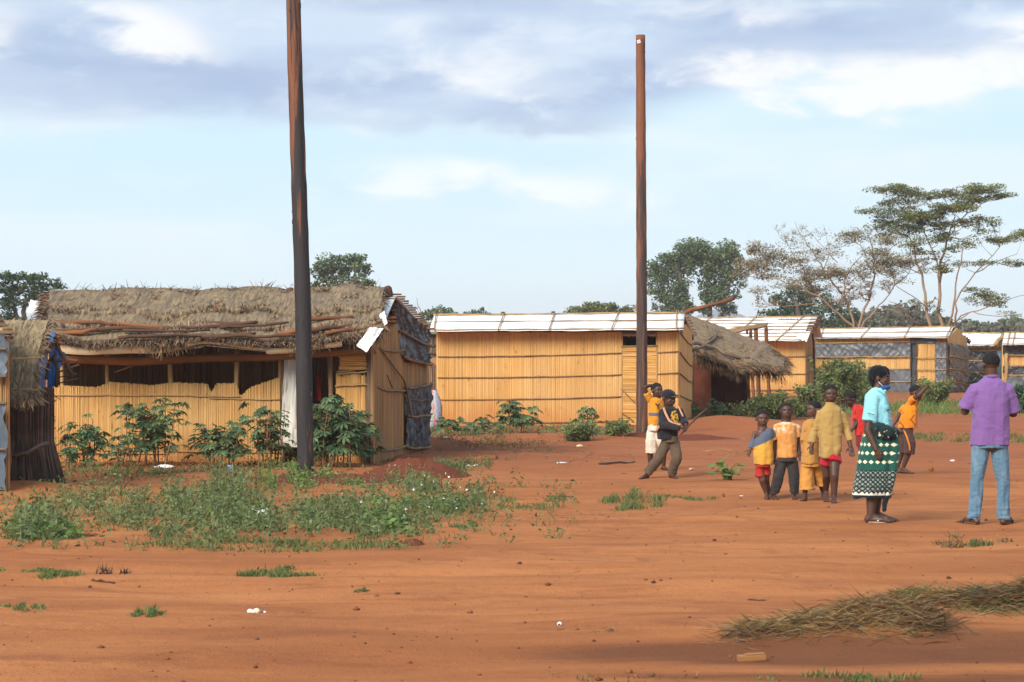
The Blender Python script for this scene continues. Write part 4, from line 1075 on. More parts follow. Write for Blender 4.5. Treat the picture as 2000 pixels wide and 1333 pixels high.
def edge_hut():
    D = 26.9
    A = Vector((X(-160, 28.2), 28.2, 0)); B = Vector((X(15, D), D, 0))
    root = thing('plastic_hut', (X(-70, 27.6), 27.6, g(X(-70, 27.6), 27.6)), 'corner of blue grey plastic hut at the frame edge beside the stick hut', 'hut')
    C2 = B + Vector((.35, 3.2, 0))
    reed_wall(root, A, B, -.02, 1.85, M['reed_old'], spacing=.03, r=.02)
    sheet(root, 'plastic_sheet', M['plastic_blue'], on(A, B, -120, 955, .11), on(A, B, 30, 956, .11), on(A, B, 30, 790, .11), on(A, B, -120, 788, .11), 40, 20, .05, 6, 1.2, 3)
    sheet(root, 'plastic_sheet', M['plastic_blue'], on(A, B, -120, 738, .11), on(A, B, 31, 738, .11), on(A, B, 32, 652, .11), on(A, B, -120, 640, .11), 40, 20, .05, 6, 1.2, 6)
    for y0, y1 in ((787, 788), (876, 877), (672, 682), (735, 735)):
        pole(root, 'binding_pole', on(A, B, -120, y0, .17), on(A, B, 36, y1, .17), .018, M['bark_grey'], n=6)
    b = on(A, B, 5, 900, .02); b.z = -.05
    pole(root, 'corner_post', b, on(A, B, 5, 640, .02), .045, M['stick_pale'], n=8)
    r0, e0 = at(-40, 590, 27.6), at(34, 652, 26.8)
    for i in range(14):
        t = i / 13
        p = r0.lerp(e0, t); pole(root, 'batten', p + Vector((-1.4, .2, -.02)), p + Vector((random.uniform(-.02, .03), 0, random.uniform(-.01, .01))), .017, M['stick'], n=5, seg=3)
    pole(root, 'rafter', r0 + Vector((-.07, 0, -.05)), e0 + Vector((-.07, 0, -.05)), .025, M['log'], n=6)
    roof_slope(root, 'roof_mat', M['reed_grey'], r0 + Vector((-1.4, .3, -.03)), r0 + Vector((-.05, 0, -.03)), e0 + Vector((-.05, 0, -.03)), e0 + Vector((-1.4, .3, -.03)))
edge_hut()

# ------------------------------------------------------------------ things in the gap between the huts
def gap_things():
    D = 60
    A = Vector((X(800, D), D, 0)); B = Vector((X(905, D), D, 0))
    root = thing('weathered_hut', (X(850, D), D + 1.2, 0), 'grey weathered hut in the gap between thatched hut and centre hut', 'hut')
    reed_wall(root, A, B, -.02, 1.95, M['reed_grey'], spacing=.04, r=.023, layers=1)
    reed_wall(root, A + Vector((0, 2.5, 0)), B + Vector((0, 2.5, 0)), -.02, 1.95, M['reed_grey'], spacing=.06, r=.034, layers=1)
    for y in (655, 676, 690, 712): pole(root, 'binding_pole', on(A, B, 800, y, .04), on(A, B, 900, y, .04), .025, M['stick_dark'], n=5)
    roof_slope(root, 'roof_mat', M['reed_grey'], at(795, 630, D + 1.2), at(910, 630, D + 1.2), at(912, 652, D - .2), at(795, 652, D - .2))
    roof_slope(root, 'rear_roof_mat', M['reed_grey'], at(795, 630, D + 1.21), at(910, 630, D + 1.21), at(912, 650, D + 2.8), at(795, 650, D + 2.8))
    D = 53
    t = thing('drying_table', (X(838, D), D, g(X(838, D), D)), 'orange topped pole table seen in the gap beside the centre hut', 'table')
    mb = MB()
    mb.grid(lambda u, v: Vector((X(822, D) + u * .55, D - .35 + v * .8, Z(712, D) + .05 * abs(math.sin(u * 3)) * v + .10 * v)), 10, 8)
    o = mb.build('table_top', M['plank'], t); sm = o.modifiers.new('t', 'SOLIDIFY'); sm.thickness = .05
    for px, dy in ((827, -.3), (843, -.3), (832, .4), (852, .4)):
        pole(t, 'leg', Vector((X(px + 3, D), D + dy, -.05)), Vector((X(px, D), D + dy, Z(713, D))), .022, M['plank'], n=6, wob=.3)
    # striped woven sack
    D = 46.2
    m, nt, b = newmat('striped_sack')
    tc = nd(nt, 'ShaderNodeTexCoord').outputs['Object']; sep = nd(nt, 'ShaderNodeSeparateXYZ'); nt.links.new(tc, sep.inputs[0])
    w = MA(nt, 'MULTIPLY_ADD', NOI(nt, tc, 9, 5), .22, MA(nt, 'MULTIPLY_ADD', sep.outputs[2], .10, sep.outputs[0]))
    fr = MA(nt, 'FRACT', MA(nt, 'MULTIPLY', w, 6.5))
    col = MIX(nt, MA(nt, 'GREATER_THAN', fr, .22), (.55, .10, .12), (.46, .44, .44))
    col = MIX(nt, MA(nt, 'GREATER_THAN', fr, .52), col, (.18, .30, .58))
    col = MIX(nt, MA(nt, 'GREATER_THAN', fr, .72), col, (.42, .40, .39))
    col = MIX(nt, MA(nt, 'GREATER_THAN', fr, .88), col, (.20, .42, .25))
    col = MIX(nt, .25, col, (.30, .27, .25))
    setin(nt, b.inputs['Base Color'], col); b.inputs['Roughness'].default_value = .6
    mb = MB(); c = Vector((X(846, D), D, g(X(846, D), D)))
    rs = [(.0, .10, .09), (.02, .145, .12), (.2, .16, .13), (.45, .155, .125), (.62, .13, .10), (.72, .085, .06), (.78, .09, .03)]
    vs = []; n = 18
    for z, rx, ry in rs:
        for k in range(n):
            a = 2 * math.pi * k / n; q = 1 + .10 * mnoise.noise(Vector((math.cos(a) * 2, math.sin(a) * 2, z * 5)))
            vs.append((c.x + math.cos(a) * rx * q + .03 * math.sin(z * 4), c.y + math.sin(a) * ry * q, c.z + z + .02 * math.sin(3 * a) * (z > .7)))
    fs = [(i * n + k, i * n + (k + 1) % n, (i + 1) * n + (k + 1) % n, (i + 1) * n + k) for i in range(len(rs) - 1) for k in range(n)] + [tuple(range(n - 1, -1, -1)), tuple(range((len(rs) - 1) * n, len(rs) * n))]
    mb.add(vs, fs); tag(mb.build('woven_sack', m, loc=c, smooth=True), 'pale striped woven sack standing upright at the left corner of the centre hut', 'sack')
gap_things()

# ------------------------------------------------------------------ utility poles
def utility_pole(bpx, bpy, top, w0, w1, label, plate=None, pts=None, pm_='pole'):
    b = gnd(bpx, bpy); D = b.y
    root_pts = [(bpx, bpy)] + pts
    mb = MB(); V = []; rs = []
    seg = 40
    xs = [p[1] for p in root_pts][::-1]; ps = [p[0] for p in root_pts][::-1]
    for i in range(seg + 1):
        t = i / seg; py = bpy + (top - bpy) * t
        px = float(np.interp(py, xs, ps)) if top > -50 else float(np.interp(py, xs, ps))
        if py < xs[0]: px = ps[0] + (py - xs[0]) * (ps[1] - ps[0]) / (xs[1] - xs[0])
        V.append(at(px, py, D)); rs.append((w0 + (w1 - w0) * t) / 2 / F * D * (1 + .025 * math.sin(i * 2.1) + random.uniform(-.025, .025)))
    V[0].z = b.z - .3
    n = 20
    mb.tube(V, rs, n)
    root = mb.build('utility_pole', M[pm_], loc=(b.x, b.y, b.z), smooth=True)
    tag(root, label, 'pole', 'bare timber poles')
    # split flakes of bark / splinters on the pole
    sp = MB()
    for k in range(34):
        i = random.randrange(2, seg - 1); a = random.uniform(math.pi, 2 * math.pi); r = rs[i]
        p = V[i] + Vector((math.cos(a) * r, math.sin(a) * r, random.uniform(-.1, .1)))
        sp.box(p, (.012, .012, random.uniform(.03, .12)), Matrix.Rotation(random.uniform(-.2, .2), 3, 'Y'))
    sp.build('splinters', M[pm_], root, kind='stuff')
    if plate:
        i = min(range(len(V)), key=lambda j: abs(V[j].z - Z(plate[1], D)))
        p = at(plate[0], plate[1], D) + Vector((0, -rs[i] - .004, 0)); q = 3.4 / F * D
        rot = Matrix.Rotation(R(-22), 3, 'Y')
        pm = MB()
        for s in ((-1, 0), (1, 0), (0, -1), (0, 1)):       # a pale square plate with a hole
            pm.box(p + rot @ Vector((s[0] * q * .62, 0, s[1] * q * .62)), (q * .7 if s[0] else q * 1.9, .006 if s[0] else .0075, q * 1.9 if s[0] else q * .6), rot)
        pm.build('plate', M['white'], root)
    return root
utility_pole(597, 930, -260, 33, 27, 'nearer dark tarred timber pole before the thatched hut, leaning, its top out of frame', pts=[(592, 600), (576, 130), (573, 0)])
utility_pole(1254, 850, 69, 22.5, 18, 'thinner farther timber pole before the centre hut with a pale plate near its top', plate=(1247, 83), pts=[(1253, 500), (1251, 69)], pm_='pole_brown')
# ------------------------------------------------------------------ trees
def tree(name, label, D, base, limbs, pads, leaf, lm, bm, group=None, dens=1.0, flat=.35, twig=9, asp=.6, depth=.75, cat='tree', shell=.0, lw=1.0, extra=0, grow=1.0):
    bx = X(base, D)
    root = thing(name, (bx, D, g(bx, D)), label, cat, group)
    mb = MB(); nodes = []
    for pts, r0, r1 in limbs:
        P = []
        dy = random.uniform(-.5, .5)
        for i, (a, b) in enumerate(pts):
            t = i / max(len(pts) - 1, 1)
            P.append(at(a, b, D + dy * t * 2.2))
        Q = []
        for i in range(len(P) - 1):
            for k in range(3):
                q = P[i].lerp(P[i + 1], k / 3)
                if k: q += Vector((random.uniform(-1, 1), random.uniform(-1, 1), random.uniform(-1, 1))) * .07 * (P[i + 1] - P[i]).length
                Q.append(q)
        Q.append(P[-1])
        rs = [(r0 + (r1 - r0) * i / (len(Q) - 1)) * lw for i in range(len(Q))]
        mb.tube(Q, rs, 7)
        nodes += list(zip(Q, rs))
    cents, sizes = [], []
    pads = [(a, b_, rx * grow, ry * grow, w) for a, b_, rx, ry, w in pads]
    for _ in range(extra):
        a, b_, rx, ry, w = random.choice(pads[:])
        pads.append((a + random.uniform(-1.1, 1.1) * rx, b_ + random.uniform(-1.2, 1.2) * ry, rx * random.uniform(.3, .6), ry * random.uniform(.45, .8), w * .7))
    for (cx, cy, rx, ry, w) in pads:
        W = rx / F * D; Hh = ry / F * D
        c = at(cx, cy, D + random.uniform(-.45, .45) * W * depth)
        # branch from the nearest limb point that lies lower
        best = min(nodes, key=lambda q: (q[0] - c).length + max(0, q[0].z - c.z) * 3)
        p, r = best
        midp = p.lerp(c, .55) + Vector((0, 0, -.12 * (c - p).length)) + Vector((random.uniform(-.1, .1), random.uniform(-.1, .1), 0))
        r = min(r * .7, .10)
        mb.tube([p, p.lerp(midp, .5), midp, c], [r, r * .8, r * .6, r * .35], 5)
        for k in range(twig):
            a = random.uniform(0, 2 * math.pi); q = c + Vector((math.cos(a) * W * random.uniform(.4, .95), math.sin(a) * W * depth * random.uniform(.4, .9), random.uniform(-.2, .8) * Hh))
            s = midp.lerp(c, random.uniform(.2, 1))
            k1 = s.lerp(q, .5) + Vector((0, 0, -.06 * W)); mb.tube([s, k1, q], [r * .32, r * .22, r * .10], 3, caps=False)
            if twig > 11:
                for _ in range(3):
                    s2 = k1.lerp(q, random.random()); q2 = s2 + Vector((random.uniform(-.35, .35) * W, random.uniform(-.35, .35) * W, random.uniform(0, .8) * Hh))
                    mb.tube([s2, q2], [r * .14, r * .06], 3, caps=False)
        n = int(dens * w * 4 * math.pi * W * (Hh + .35 * W) / (leaf * leaf) * 1.9)
        # sub-clumps give an uneven outline
        ns = max(4, int(6 + W * 3))
        sc = RNG.normal(size=(ns, 3)); sc = unit(sc) * RNG.uniform(.35, .95, (ns, 1)); 
        pick = RNG.integers(0, ns, n)
        v = RNG.normal(size=(n, 3)); v = unit(v) * (RNG.random((n, 1)) ** (1 / 3 if shell == 0 else shell))
        q = (sc[pick] + v * RNG.uniform(.34, .66, (ns, 1))[pick]) * np.array([W, W * depth, Hh])
        cents.append(q + np.array(c)); sizes.append(RNG.uniform(.6, 1.35, n) * leaf)
    mb.build('trunk', bm, root, smooth=True)
    C_ = np.concatenate(cents); S_ = np.concatenate(sizes)
    v, f = leaves(C_, S_, asp, flatten=flat)
    np_obj('crown', v, f, lm, root)
    return root

zx = lambda a: 1440 + a / 3.571
zy = lambda b: 340 + b / 3.571
def zl(pts): return [(zx(a), zy(b)) for a, b in pts]
def zp(pads): return [(zx(a), zy(b), rx / 3.571, ry / 3.571, w) for a, b, rx, ry, w in pads]

tree('acacia_tree', 'tall flat topped acacia with layered green foliage behind the plastic banded hut', 112, 1828,
     [([(1826, 720)] + zl([(1345, 1050), (1310, 830), (1290, 700), (1240, 560), (1200, 440)]), .17, .05),
      ([(1828, 720)] + zl([(1430, 1050), (1410, 760), (1440, 560), (1470, 440), (1520, 300)]), .18, .05),
      (zl([(1410, 760), (1390, 600), (1300, 400), (1230, 240)]), .09, .03),
      ([(1830, 720)] + zl([(1475, 1050), (1520, 850), (1550, 650), (1570, 520)]), .12, .04),
      ([(1832, 720)] + zl([(1520, 1050), (1520, 900), (1660, 690), (1830, 510)]), .12, .03),
      (zl([(1470, 440), (1560, 320), (1700, 210), (1820, 160)]), .07, .025),
      (zl([(1525, 1040), (1560, 990), (1680, 955), (1850, 900), (2040, 840)]), .07, .02),
      (zl([(1540, 1020), (1640, 960), (1780, 990), (1990, 1000)]), .05, .02),
      (zl([(1660, 690), (1800, 620), (1950, 560)]), .05, .02),
      (zl([(1345, 960), (1250, 870), (1120, 790), (1020, 740)]), .05, .02), (zl([(1290, 700), (1180, 660), (1040, 620)]), .05, .02)],
     zp([(1120, 115, 175, 40, .8), (1010, 105, 80, 30, .6), (1060, 190, 110, 30, .7), (1220, 170, 110, 40, .9), (1250, 285, 150, 46, 1.1), (1130, 290, 120, 40, .8), (920, 255, 110, 34, .5), (1010, 300, 90, 30, .4),
         (1560, 175, 150, 50, 1.1), (1440, 140, 90, 35, .8), (1720, 120, 130, 40, 1.0), (1840, 160, 110, 30, .8), (1640, 95, 80, 25, .6), (1480, 240, 140, 45, 1.1), (1590, 235, 110, 36, 1.0),
         (1470, 335, 120, 36, .9), (1700, 330, 110, 36, .7), (1780, 345, 60, 24, .4), (1150, 385, 150, 45, .9), (1430, 420, 90, 30, .8), (1330, 330, 100, 40, .8), (1880, 450, 120, 36, 1.2), (1990, 430, 120, 40, 1.2),
         (1600, 480, 110, 32, .5), (1740, 400, 90, 24, .4), (1730, 870, 120, 36, .8), (1680, 810, 90, 26, .6), (1800, 900, 80, 26, .7), (1930, 620, 90, 26, .7), (1700, 625, 90, 30, .6), (1430, 660, 80, 26, .6), (1240, 480, 150, 40, .5),
         (1560, 630, 80, 26, .4), (1880, 980, 90, 20, .3), (1300, 560, 140, 36, .35), (1330, 920, 70, 26, .4), (1230, 900, 50, 22, .4), (1480, 520, 90, 26, .4)]),
     .095, M['leaf_acacia'], M['bark_tree'], 'acacia trees behind the huts', dens=.74, flat=.5, twig=9, lw=.58, extra=95, grow=1.18)
tree('acacia_tree', 'wide spreading acacia with thin half bare brown twigs, left of the tall flat topped acacia', 104, 1668,
     [([(1664, 720)] + zl([(810, 1060), (740, 1010), (650, 930), (560, 850), (400, 780), (300, 740), (120, 690)]), .13, .03),
      ([(1668, 720)] + zl([(815, 1060), (770, 900), (700, 800), (600, 680), (540, 560), (470, 460), (400, 330)]), .12, .02),
      (zl([(760, 890), (745, 740), (800, 640), (900, 540)]), .07, .025),
      ([(1672, 720)] + zl([(850, 1060), (920, 880), (960, 700), (945, 560), (910, 360)]), .15, .03),
      ([(1675, 720)] + zl([(870, 1060), (940, 980), (1020, 890), (1150, 740), (1260, 620)]), .10, .025),
      (zl([(1260, 1060), (1180, 960), (1060, 890)]), .07, .03), (zl([(1280, 1060), (1200, 1000), (1000, 940)]), .05, .02),
      (zl([(560, 850), (480, 700), (370, 520), (280, 400)]), .05, .012), (zl([(600, 680), (640, 520), (600, 350)]), .04, .01), (zl([(700, 620), (560, 470), (430, 350)]), .035, .01),
      (zl([(650, 930), (480, 910), (260, 920), (120, 950)]), .045, .015), (zl([(960, 700), (860, 500), (740, 420)]), .05, .015), (zl([(950, 650), (1060, 530), (1180, 440)]), .05, .015)],
     zp([(130, 520, 80, 40, .9), (220, 560, 120, 50, .9), (90, 640, 90, 46, .9), (300, 640, 130, 55, .7), (420, 600, 110, 45, .6), (500, 690, 130, 50, .7), (640, 690, 150, 55, .7), (760, 700, 130, 50, .7),
         (870, 430, 130, 40, .7), (760, 470, 100, 40, .5), (1020, 470, 110, 45, .7), (960, 560, 130, 50, .7), (1080, 600, 130, 50, .7), (1160, 640, 120, 40, .6), (1000, 660, 120, 40, .5), (900, 640, 110, 40, .6),
         (200, 720, 90, 28, .7), (360, 760, 130, 40, .5), (150, 800, 70, 30, .7), (560, 800, 140, 45, .4), (420, 510, 110, 40, .35), (560, 560, 110, 40, .4), (800, 860, 90, 32, .5), (690, 880, 70, 26, .4),
         (1080, 760, 110, 34, .3), (880, 780, 110, 36, .3), (640, 560, 90, 40, .35), (470, 430, 90, 40, .08), (590, 420, 70, 44, .08), (350, 440, 70, 40, .08), (230, 900, 90, 24, .3), (145, 875, 18, 24, 1.5)]),
     .09, M['leaf_bare'], M['bark_tree'], 'acacia trees behind the huts', dens=.42, flat=.5, twig=22, lw=.52, extra=90, grow=1.3)

tree('broadleaf_tree', 'large dark green broadleaf tree with an arched double crown right of the far pole', 185, 1362,
     [([(1340, 700), (1338, 600), (1330, 560), (1320, 520)], .35, .15), ([(1388, 700), (1386, 590), (1392, 560), (1400, 535)], .28, .08), ([(1386, 590), (1420, 570), (1430, 540)], .16, .06), ([(1338, 580), (1305, 560), (1300, 530)], .16, .06)],
     [(1300, 520, 34, 26, 1), (1330, 495, 36, 22, 1), (1372, 487, 40, 18, 1), (1408, 488, 34, 18, 1), (1288, 545, 24, 22, 1), (1318, 545, 30, 24, 1), (1335, 575, 22, 26, 1), (1300, 585, 24, 20, .9), (1315, 604, 26, 16, .9), (1345, 600, 16, 14, .8),
      (1345, 518, 24, 20, 1), (1395, 515, 30, 22, 1), (1425, 520, 28, 28, 1), (1440, 545, 20, 20, 1), (1410, 548, 26, 24, 1), (1384, 545, 14, 26, .9), (1388, 590, 16, 22, .7), (1415, 578, 22, 16, .8), (1440, 575, 12, 10, .6), (1382, 505, 22, 16, 1), (1275, 566, 12, 12, .7), (1425, 500, 18, 14, .9), (1360, 512, 22, 14, 1), (1378, 530, 16, 16, 1), (1392, 562, 22, 18, 1), (1402, 590, 24, 18, 1), (1378, 578, 14, 16, .9), (1370, 606, 16, 10, .8), (1330, 522, 24, 18, 1), (1285, 525, 18, 16, .9), (1420, 600, 18, 12, .8)],
     .20, M['leaf_tree'], M['bark_dark'], 'broadleaf trees on the skyline', dens=1.0, flat=.2, twig=4, asp=.7, extra=26, grow=1.08)
tree('broadleaf_tree', 'dark green broadleaf tree rising behind the thatched hut, right of the nearer pole', 150, 664,
     [([(660, 700), (662, 590), (655, 545)], .30, .12), ([(662, 585), (690, 550), (700, 525)], .16, .06)],
     [(640, 520, 32, 20, 1), (672, 505, 30, 14, 1), (705, 506, 16, 12, .9), (695, 530, 30, 18, 1), (650, 545, 34, 20, 1), (715, 550, 18, 16, .9), (685, 558, 30, 16, 1), (625, 560, 22, 16, .9), (620, 530, 18, 16, .8), (668, 530, 20, 16, 1), (722, 562, 12, 10, .8)],
     .18, M['leaf_tree'], M['bark_dark'], 'broadleaf trees on the skyline', dens=1.0, flat=.3, twig=4, asp=.7)
tree('acacia_tree', 'dark spreading tree with flat crown at the frame edge behind the thatched hut ridge', 120, 44,
     [([(42, 720), (44, 640), (50, 590), (70, 560)], .20, .07), ([(44, 640), (20, 580), (0, 560)], .14, .05)],
     [(20, 540, 40, 14, 1.1), (65, 545, 36, 12, 1.1), (100, 555, 26, 10, .9), (40, 565, 50, 16, 1.1), (-20, 560, 40, 20, 1.1), (15, 595, 36, 20, 1.1), (-10, 620, 30, 24, 1.1), (50, 590, 26, 12, .8), (85, 570, 26, 9, .8), (-40, 590, 40, 30, 1), (30, 622, 26, 14, .8), (116, 562, 10, 6, .6)],
     .20, M['leaf_tree_dark'], M['bark_dark'], 'acacia trees behind the huts', dens=1.0, flat=.5, twig=6)
tree('broadleaf_tree', 'dark rounded tree behind the half bare acacia', 150, 1565,
     [([(1560, 720), (1562, 620), (1555, 590)], .3, .1), ([(1562, 620), (1600, 600)], .15, .06)],
     [(1550, 570, 30, 20, 1.1), (1525, 590, 26, 20, 1.1), (1585, 585, 34, 26, 1.1), (1620, 605, 34, 26, 1.1), (1560, 610, 40, 28, 1.1), (1510, 615, 26, 18, 1.1), (1655, 620, 30, 22, 1.0), (1600, 630, 40, 20, 1.0), (1495, 630, 16, 12, .8), (1540, 630, 30, 16, 1)],
     .19, M['leaf_tree_dark'], M['bark_dark'], 'broadleaf trees on the skyline', dens=1.0, flat=.2, twig=3)
for (px, py, rx, ry, D, lm, label) in [(862, 608, 32, 16, 170, 'leaf_tree', 'rounded olive tree showing just above the left end of the centre hut roof'), (930, 613, 34, 14, 230, 'leaf_tree_dark', 'low bluish dark tree above the centre hut roof, next to the olive one'),
                                       (1172, 600, 52, 18, 190, 'leaf_acacia', 'broad pale green treetop above the centre hut roof, left of the far pole'), (1900, 634, 34, 16, 260, 'leaf_tree_dark', 'blue grey tree above the low black banded hut'),
                                       (1985, 630, 36, 14, 250, 'leaf_tree', 'grey green treetop at the frame edge behind the purple shirted man'), (1345, 626, 26, 16, 150, 'leaf_tree', 'small green tree between far pole and slanting ridge pole')]:
    W = rx
    pads = [(px + k * .32 * W, py + abs(k) ** 1.6 * .12 * ry + random.uniform(-.15, .25) * ry, W * random.uniform(.36, .5), ry * random.uniform(.6, .85), 1) for k in (-3, -2, -1, 0, 1, 2, 3)] + [(px + random.uniform(-.9, .9) * W, py + .6 * ry, W * .45, ry * .6, 1) for _ in range(5)]
    tree('broadleaf_tree', label, D, px, [([(px, 720), (px, py + ry), (px + 2, py)], .22, .1)], pads, .22, M[lm], M['bark_dark'], 'broadleaf trees on the skyline', dens=1.0, flat=.2, twig=2)
# thin sapling above the gap
tree('sapling', 'thin bare sapling sticking up in the gap right of the thatched hut', 90, 822, [([(830, 700), (824, 620), (814, 582)], .03, .008), ([(826, 640), (818, 610), (810, 596)], .015, .005)],
     [(822, 632, 6, 10, .25), (815, 600, 4, 8, .1)], .12, M['leaf_tree'], M['bark_tree'], dens=.5, twig=3)

# far scrub as masses, with a low blue hill
def scrub_band(x0, x1, D, hfun, leaf, m, label, dep=14, n=9000):
    px = RNG.uniform(x0, x1, n); y = D + RNG.uniform(-dep / 2, dep / 2, n)
    h = np.array([hfun(a) for a in px])
    zt = (CY - h) / F * D + EYE
    nb = 60
    lump = np.array([mnoise.noise(Vector((a * .05, b * .1, 3))) for a, b in zip(px, y)])
    z = RNG.random(n) ** .7 * zt * (1 + .25 * lump)
    v, f = leaves(np.stack([(px - CX) / F * y, y, np.maximum(z, .1)], 1), RNG.uniform(.6, 1.4, n) * leaf, .7, flatten=.1)
    x = (x0 + x1) / 2
    o = np_obj('scrub_woodland', v, f, m, kind='stuff'); tag(o, label, 'woodland')
scrub_band(1560, 2100, 170, interp([1560, 1640, 1700, 1760, 1830, 1900, 2000, 2100], [640, 622, 606, 600, 618, 640, 632, 630]), .40, M['leaf_brush'], 'grey brown thicket behind the acacia trunks on the right', 20, 14000)
scrub_band(700, 1700, 240, interp([700, 830, 900, 1000, 1250, 1420, 1500, 1700], [640, 632, 640, 645, 640, 628, 640, 630]), .5, M['leaf_tree_dark'], 'dark low scrub along the horizon behind the huts', 20, 12000)
scrub_band(-200, 700, 200, lambda a: 640, .5, M['leaf_tree_dark'], 'low scrub hidden behind the thatched hut on the left', 20, 5000)
scrub_band(1700, 2300, 320, interp([1700, 1900, 2000, 2300], [640, 642, 622, 630]), .6, M['leaf_brush'], 'far bluish scrub at the right edge of the horizon', 24, 9000)
def hill():
    D = 1500
    mb = MB()
    hp = interp([1000, 1250, 1340, 1385, 1410, 1440, 1520, 1700], [680, 655, 628, 607, 604, 618, 645, 680])
    def fn(u, v):
        px = 1000 + 700 * u; z = (CY - hp(px)) / F * D + EYE
        return Vector((X(px, D), D + (v - .5) * 500, max(z * math.sin(math.pi * v), -2) + 2 * mnoise.noise(Vector((px * .03, v * 6, 0)))))
    mb.grid(fn, 60, 16)
    o = mb.build('hill', M['hill'], smooth=True, kind='structure'); o['label'] = 'low blue grey hill far away beside the slanting ridge pole'
hill()

# ------------------------------------------------------------------ cassava plants, each leaf a part
def palm_leaf_mesh(name, m, n=6, L=.16):
    mb = MB()
    for k in range(n):
        a = (k - (n - 1) / 2) * (math.pi * 1.35 / n) + random.uniform(-.08, .08); l = L * (1 - .25 * abs(k - (n - 1) / 2) / n * 2) * random.uniform(.85, 1.1)
        d = Vector((math.cos(a), math.sin(a), 0)); s = Vector((-d.y, d.x, 0)); w = l * .15
        dr = random.uniform(.15, .4)
        p = [Vector((0, 0, 0)), d * l * .35 + s * w * .8 + Vector((0, 0, .01)), d * l * .68 + s * w + Vector((0, 0, -dr * l * .2)), d * l + Vector((0, 0, -dr * l * .55)), d * l * .68 - s * w + Vector((0, 0, -dr * l * .2)), d * l * .35 - s * w * .8 + Vector((0, 0, .01))]
        mb.add(p, [(0, 1, 2), (0, 2, 4, 5), (2, 3, 4)])
    me = bpy.data.meshes.new(name); me.from_pydata(mb.v, [], mb.f); me.update(); me.materials.append(m)
    return me
PALM = [palm_leaf_mesh('cassava_leaf', M['leaf_cassava'], n, L) for n, L in ((7, .17), (6, .15), (6, .13), (5, .12), (7, .15))]
PALMD = [palm_leaf_mesh('cassava_leaf_dark', M['leaf_dark'], n, L) for n, L in ((7, .17), (6, .15), (6, .13))]
def put_leaf(root, me, p, d, roll, s):
    o = bpy.data.objects.new('leaf', me); COL.objects.link(o); o.parent = root
    d = d.normalized(); up = Vector((0, 0, 1)); y = up.cross(d)
    if y.length < 1e-3: y = Vector((0, 1, 0))
    y.normalize(); z = d.cross(y)
    Mx = Matrix((d, y, z)).transposed() @ Matrix.Rotation(roll, 3, 'X')
    o.location = p - woff(root); o.rotation_euler = Mx.to_euler(); o.scale = (s, s, s)
def cassava(px, py, top, half, nst, nl, label, dark=.3, s=1.0, D=None, rowdepth=.3):
    b = gnd(px, py) if D is None else Vector((X(px, D), D, g(X(px, D), D)))
    root = thing('cassava_plant', b, label, 'cassava plant', 'cassava plants in front of the huts')
    H = (py - top) / F * b.y; W = half / F * b.y
    mb = MB()
    s *= .92; per = max(1, int(nl * 1.35) // nst)
    for k in range(nst):
        o = Vector((random.uniform(-.55, .55) * W, random.uniform(-rowdepth, rowdepth), 0)); bb = b + o; bb.z = g(bb.x, bb.y) - .02
        hh = H * random.uniform(.62, 1.0) if k else H
        lean = Vector((random.uniform(-.35, .35) * W, random.uniform(-.1, .1), 0))
        tip = bb + lean + Vector((0, 0, hh * .88)); mid = bb.lerp(tip, .5) + Vector((random.uniform(-.04, .04), 0, 0))
        mb.tube([bb, mid, tip], [.012, .010, .006], 5)
        for j in range(per):
            t = random.uniform(.18, 1) ** .75; st = bb.lerp(mid, t * 2) if t < .5 else mid.lerp(tip, t * 2 - 1)
            a = random.uniform(0, 2 * math.pi); out = Vector((math.cos(a), math.sin(a) * .8, 0))
            pl = random.uniform(.08, .29) * s * (1.25 - .5 * t)
            q = st + out * pl + Vector((0, 0, random.uniform(-.02, .10)))
            mb.tube([st, st.lerp(q, .5) + Vector((0, 0, .02)), q], [.003, .003, .0025], 3, caps=False)
            me = random.choice(PALMD if random.random() < dark * .6 else PALM)
            put_leaf(root, me, q, out + Vector((0, 0, random.uniform(-.75, -.05))), random.uniform(-.4, .4), s * random.uniform(.7, 1.15))
    mb.build('stem', M['stick'], root)
    return root
cassava(150, 912, 808, 52, 6, 66, 'cassava plant beside the stick hut, leftmost before the thatched hut', .3)
cassava(290, 912, 768, 66, 7, 120, 'tall spreading cassava plant before the pale reed wall, with one purple tipped stem', .25)
cassava(232, 914, 860, 30, 4, 26, 'short sparse cassava seedlings left of the tall spreading cassava plant', .2, .8)
cassava(432, 912, 812, 55, 7, 95, 'rounded mid sized cassava plant between the tall spreading one and the nearer pole', .45)
cassava(528, 913, 780, 42, 6, 80, 'slender cassava plant just left of the nearer pole, before the white curtain', .4)
cassava(655, 912, 760, 62, 10, 235, 'dense dark cassava bush right of the nearer pole, hiding the doorway', .6, 1.1)
cassava(715, 905, 820, 26, 4, 42, 'dark cassava shoots at the right side of the dense bush by the hut corner', .5)
cassava(1005, 848, 778, 40, 5, 72, 'tallest cassava plant before the centre hut wall', .3, 1.05)
cassava(1156, 842, 790, 20, 2, 24, 'lone thin cassava plant before the centre hut wall, left of its door', .3)
cassava(875, 850, 812, 24, 4, 30, 'small cassava plant at the left corner of the centre hut', .3, .9)
cassava(930, 850, 812, 24, 4, 28, 'small cassava plant between the corner one and the tallest one at the centre hut', .3, .9)
cassava(1385, 822, 776, 40, 6, 48, 'leafy dark plant before the mud house porch', .4)

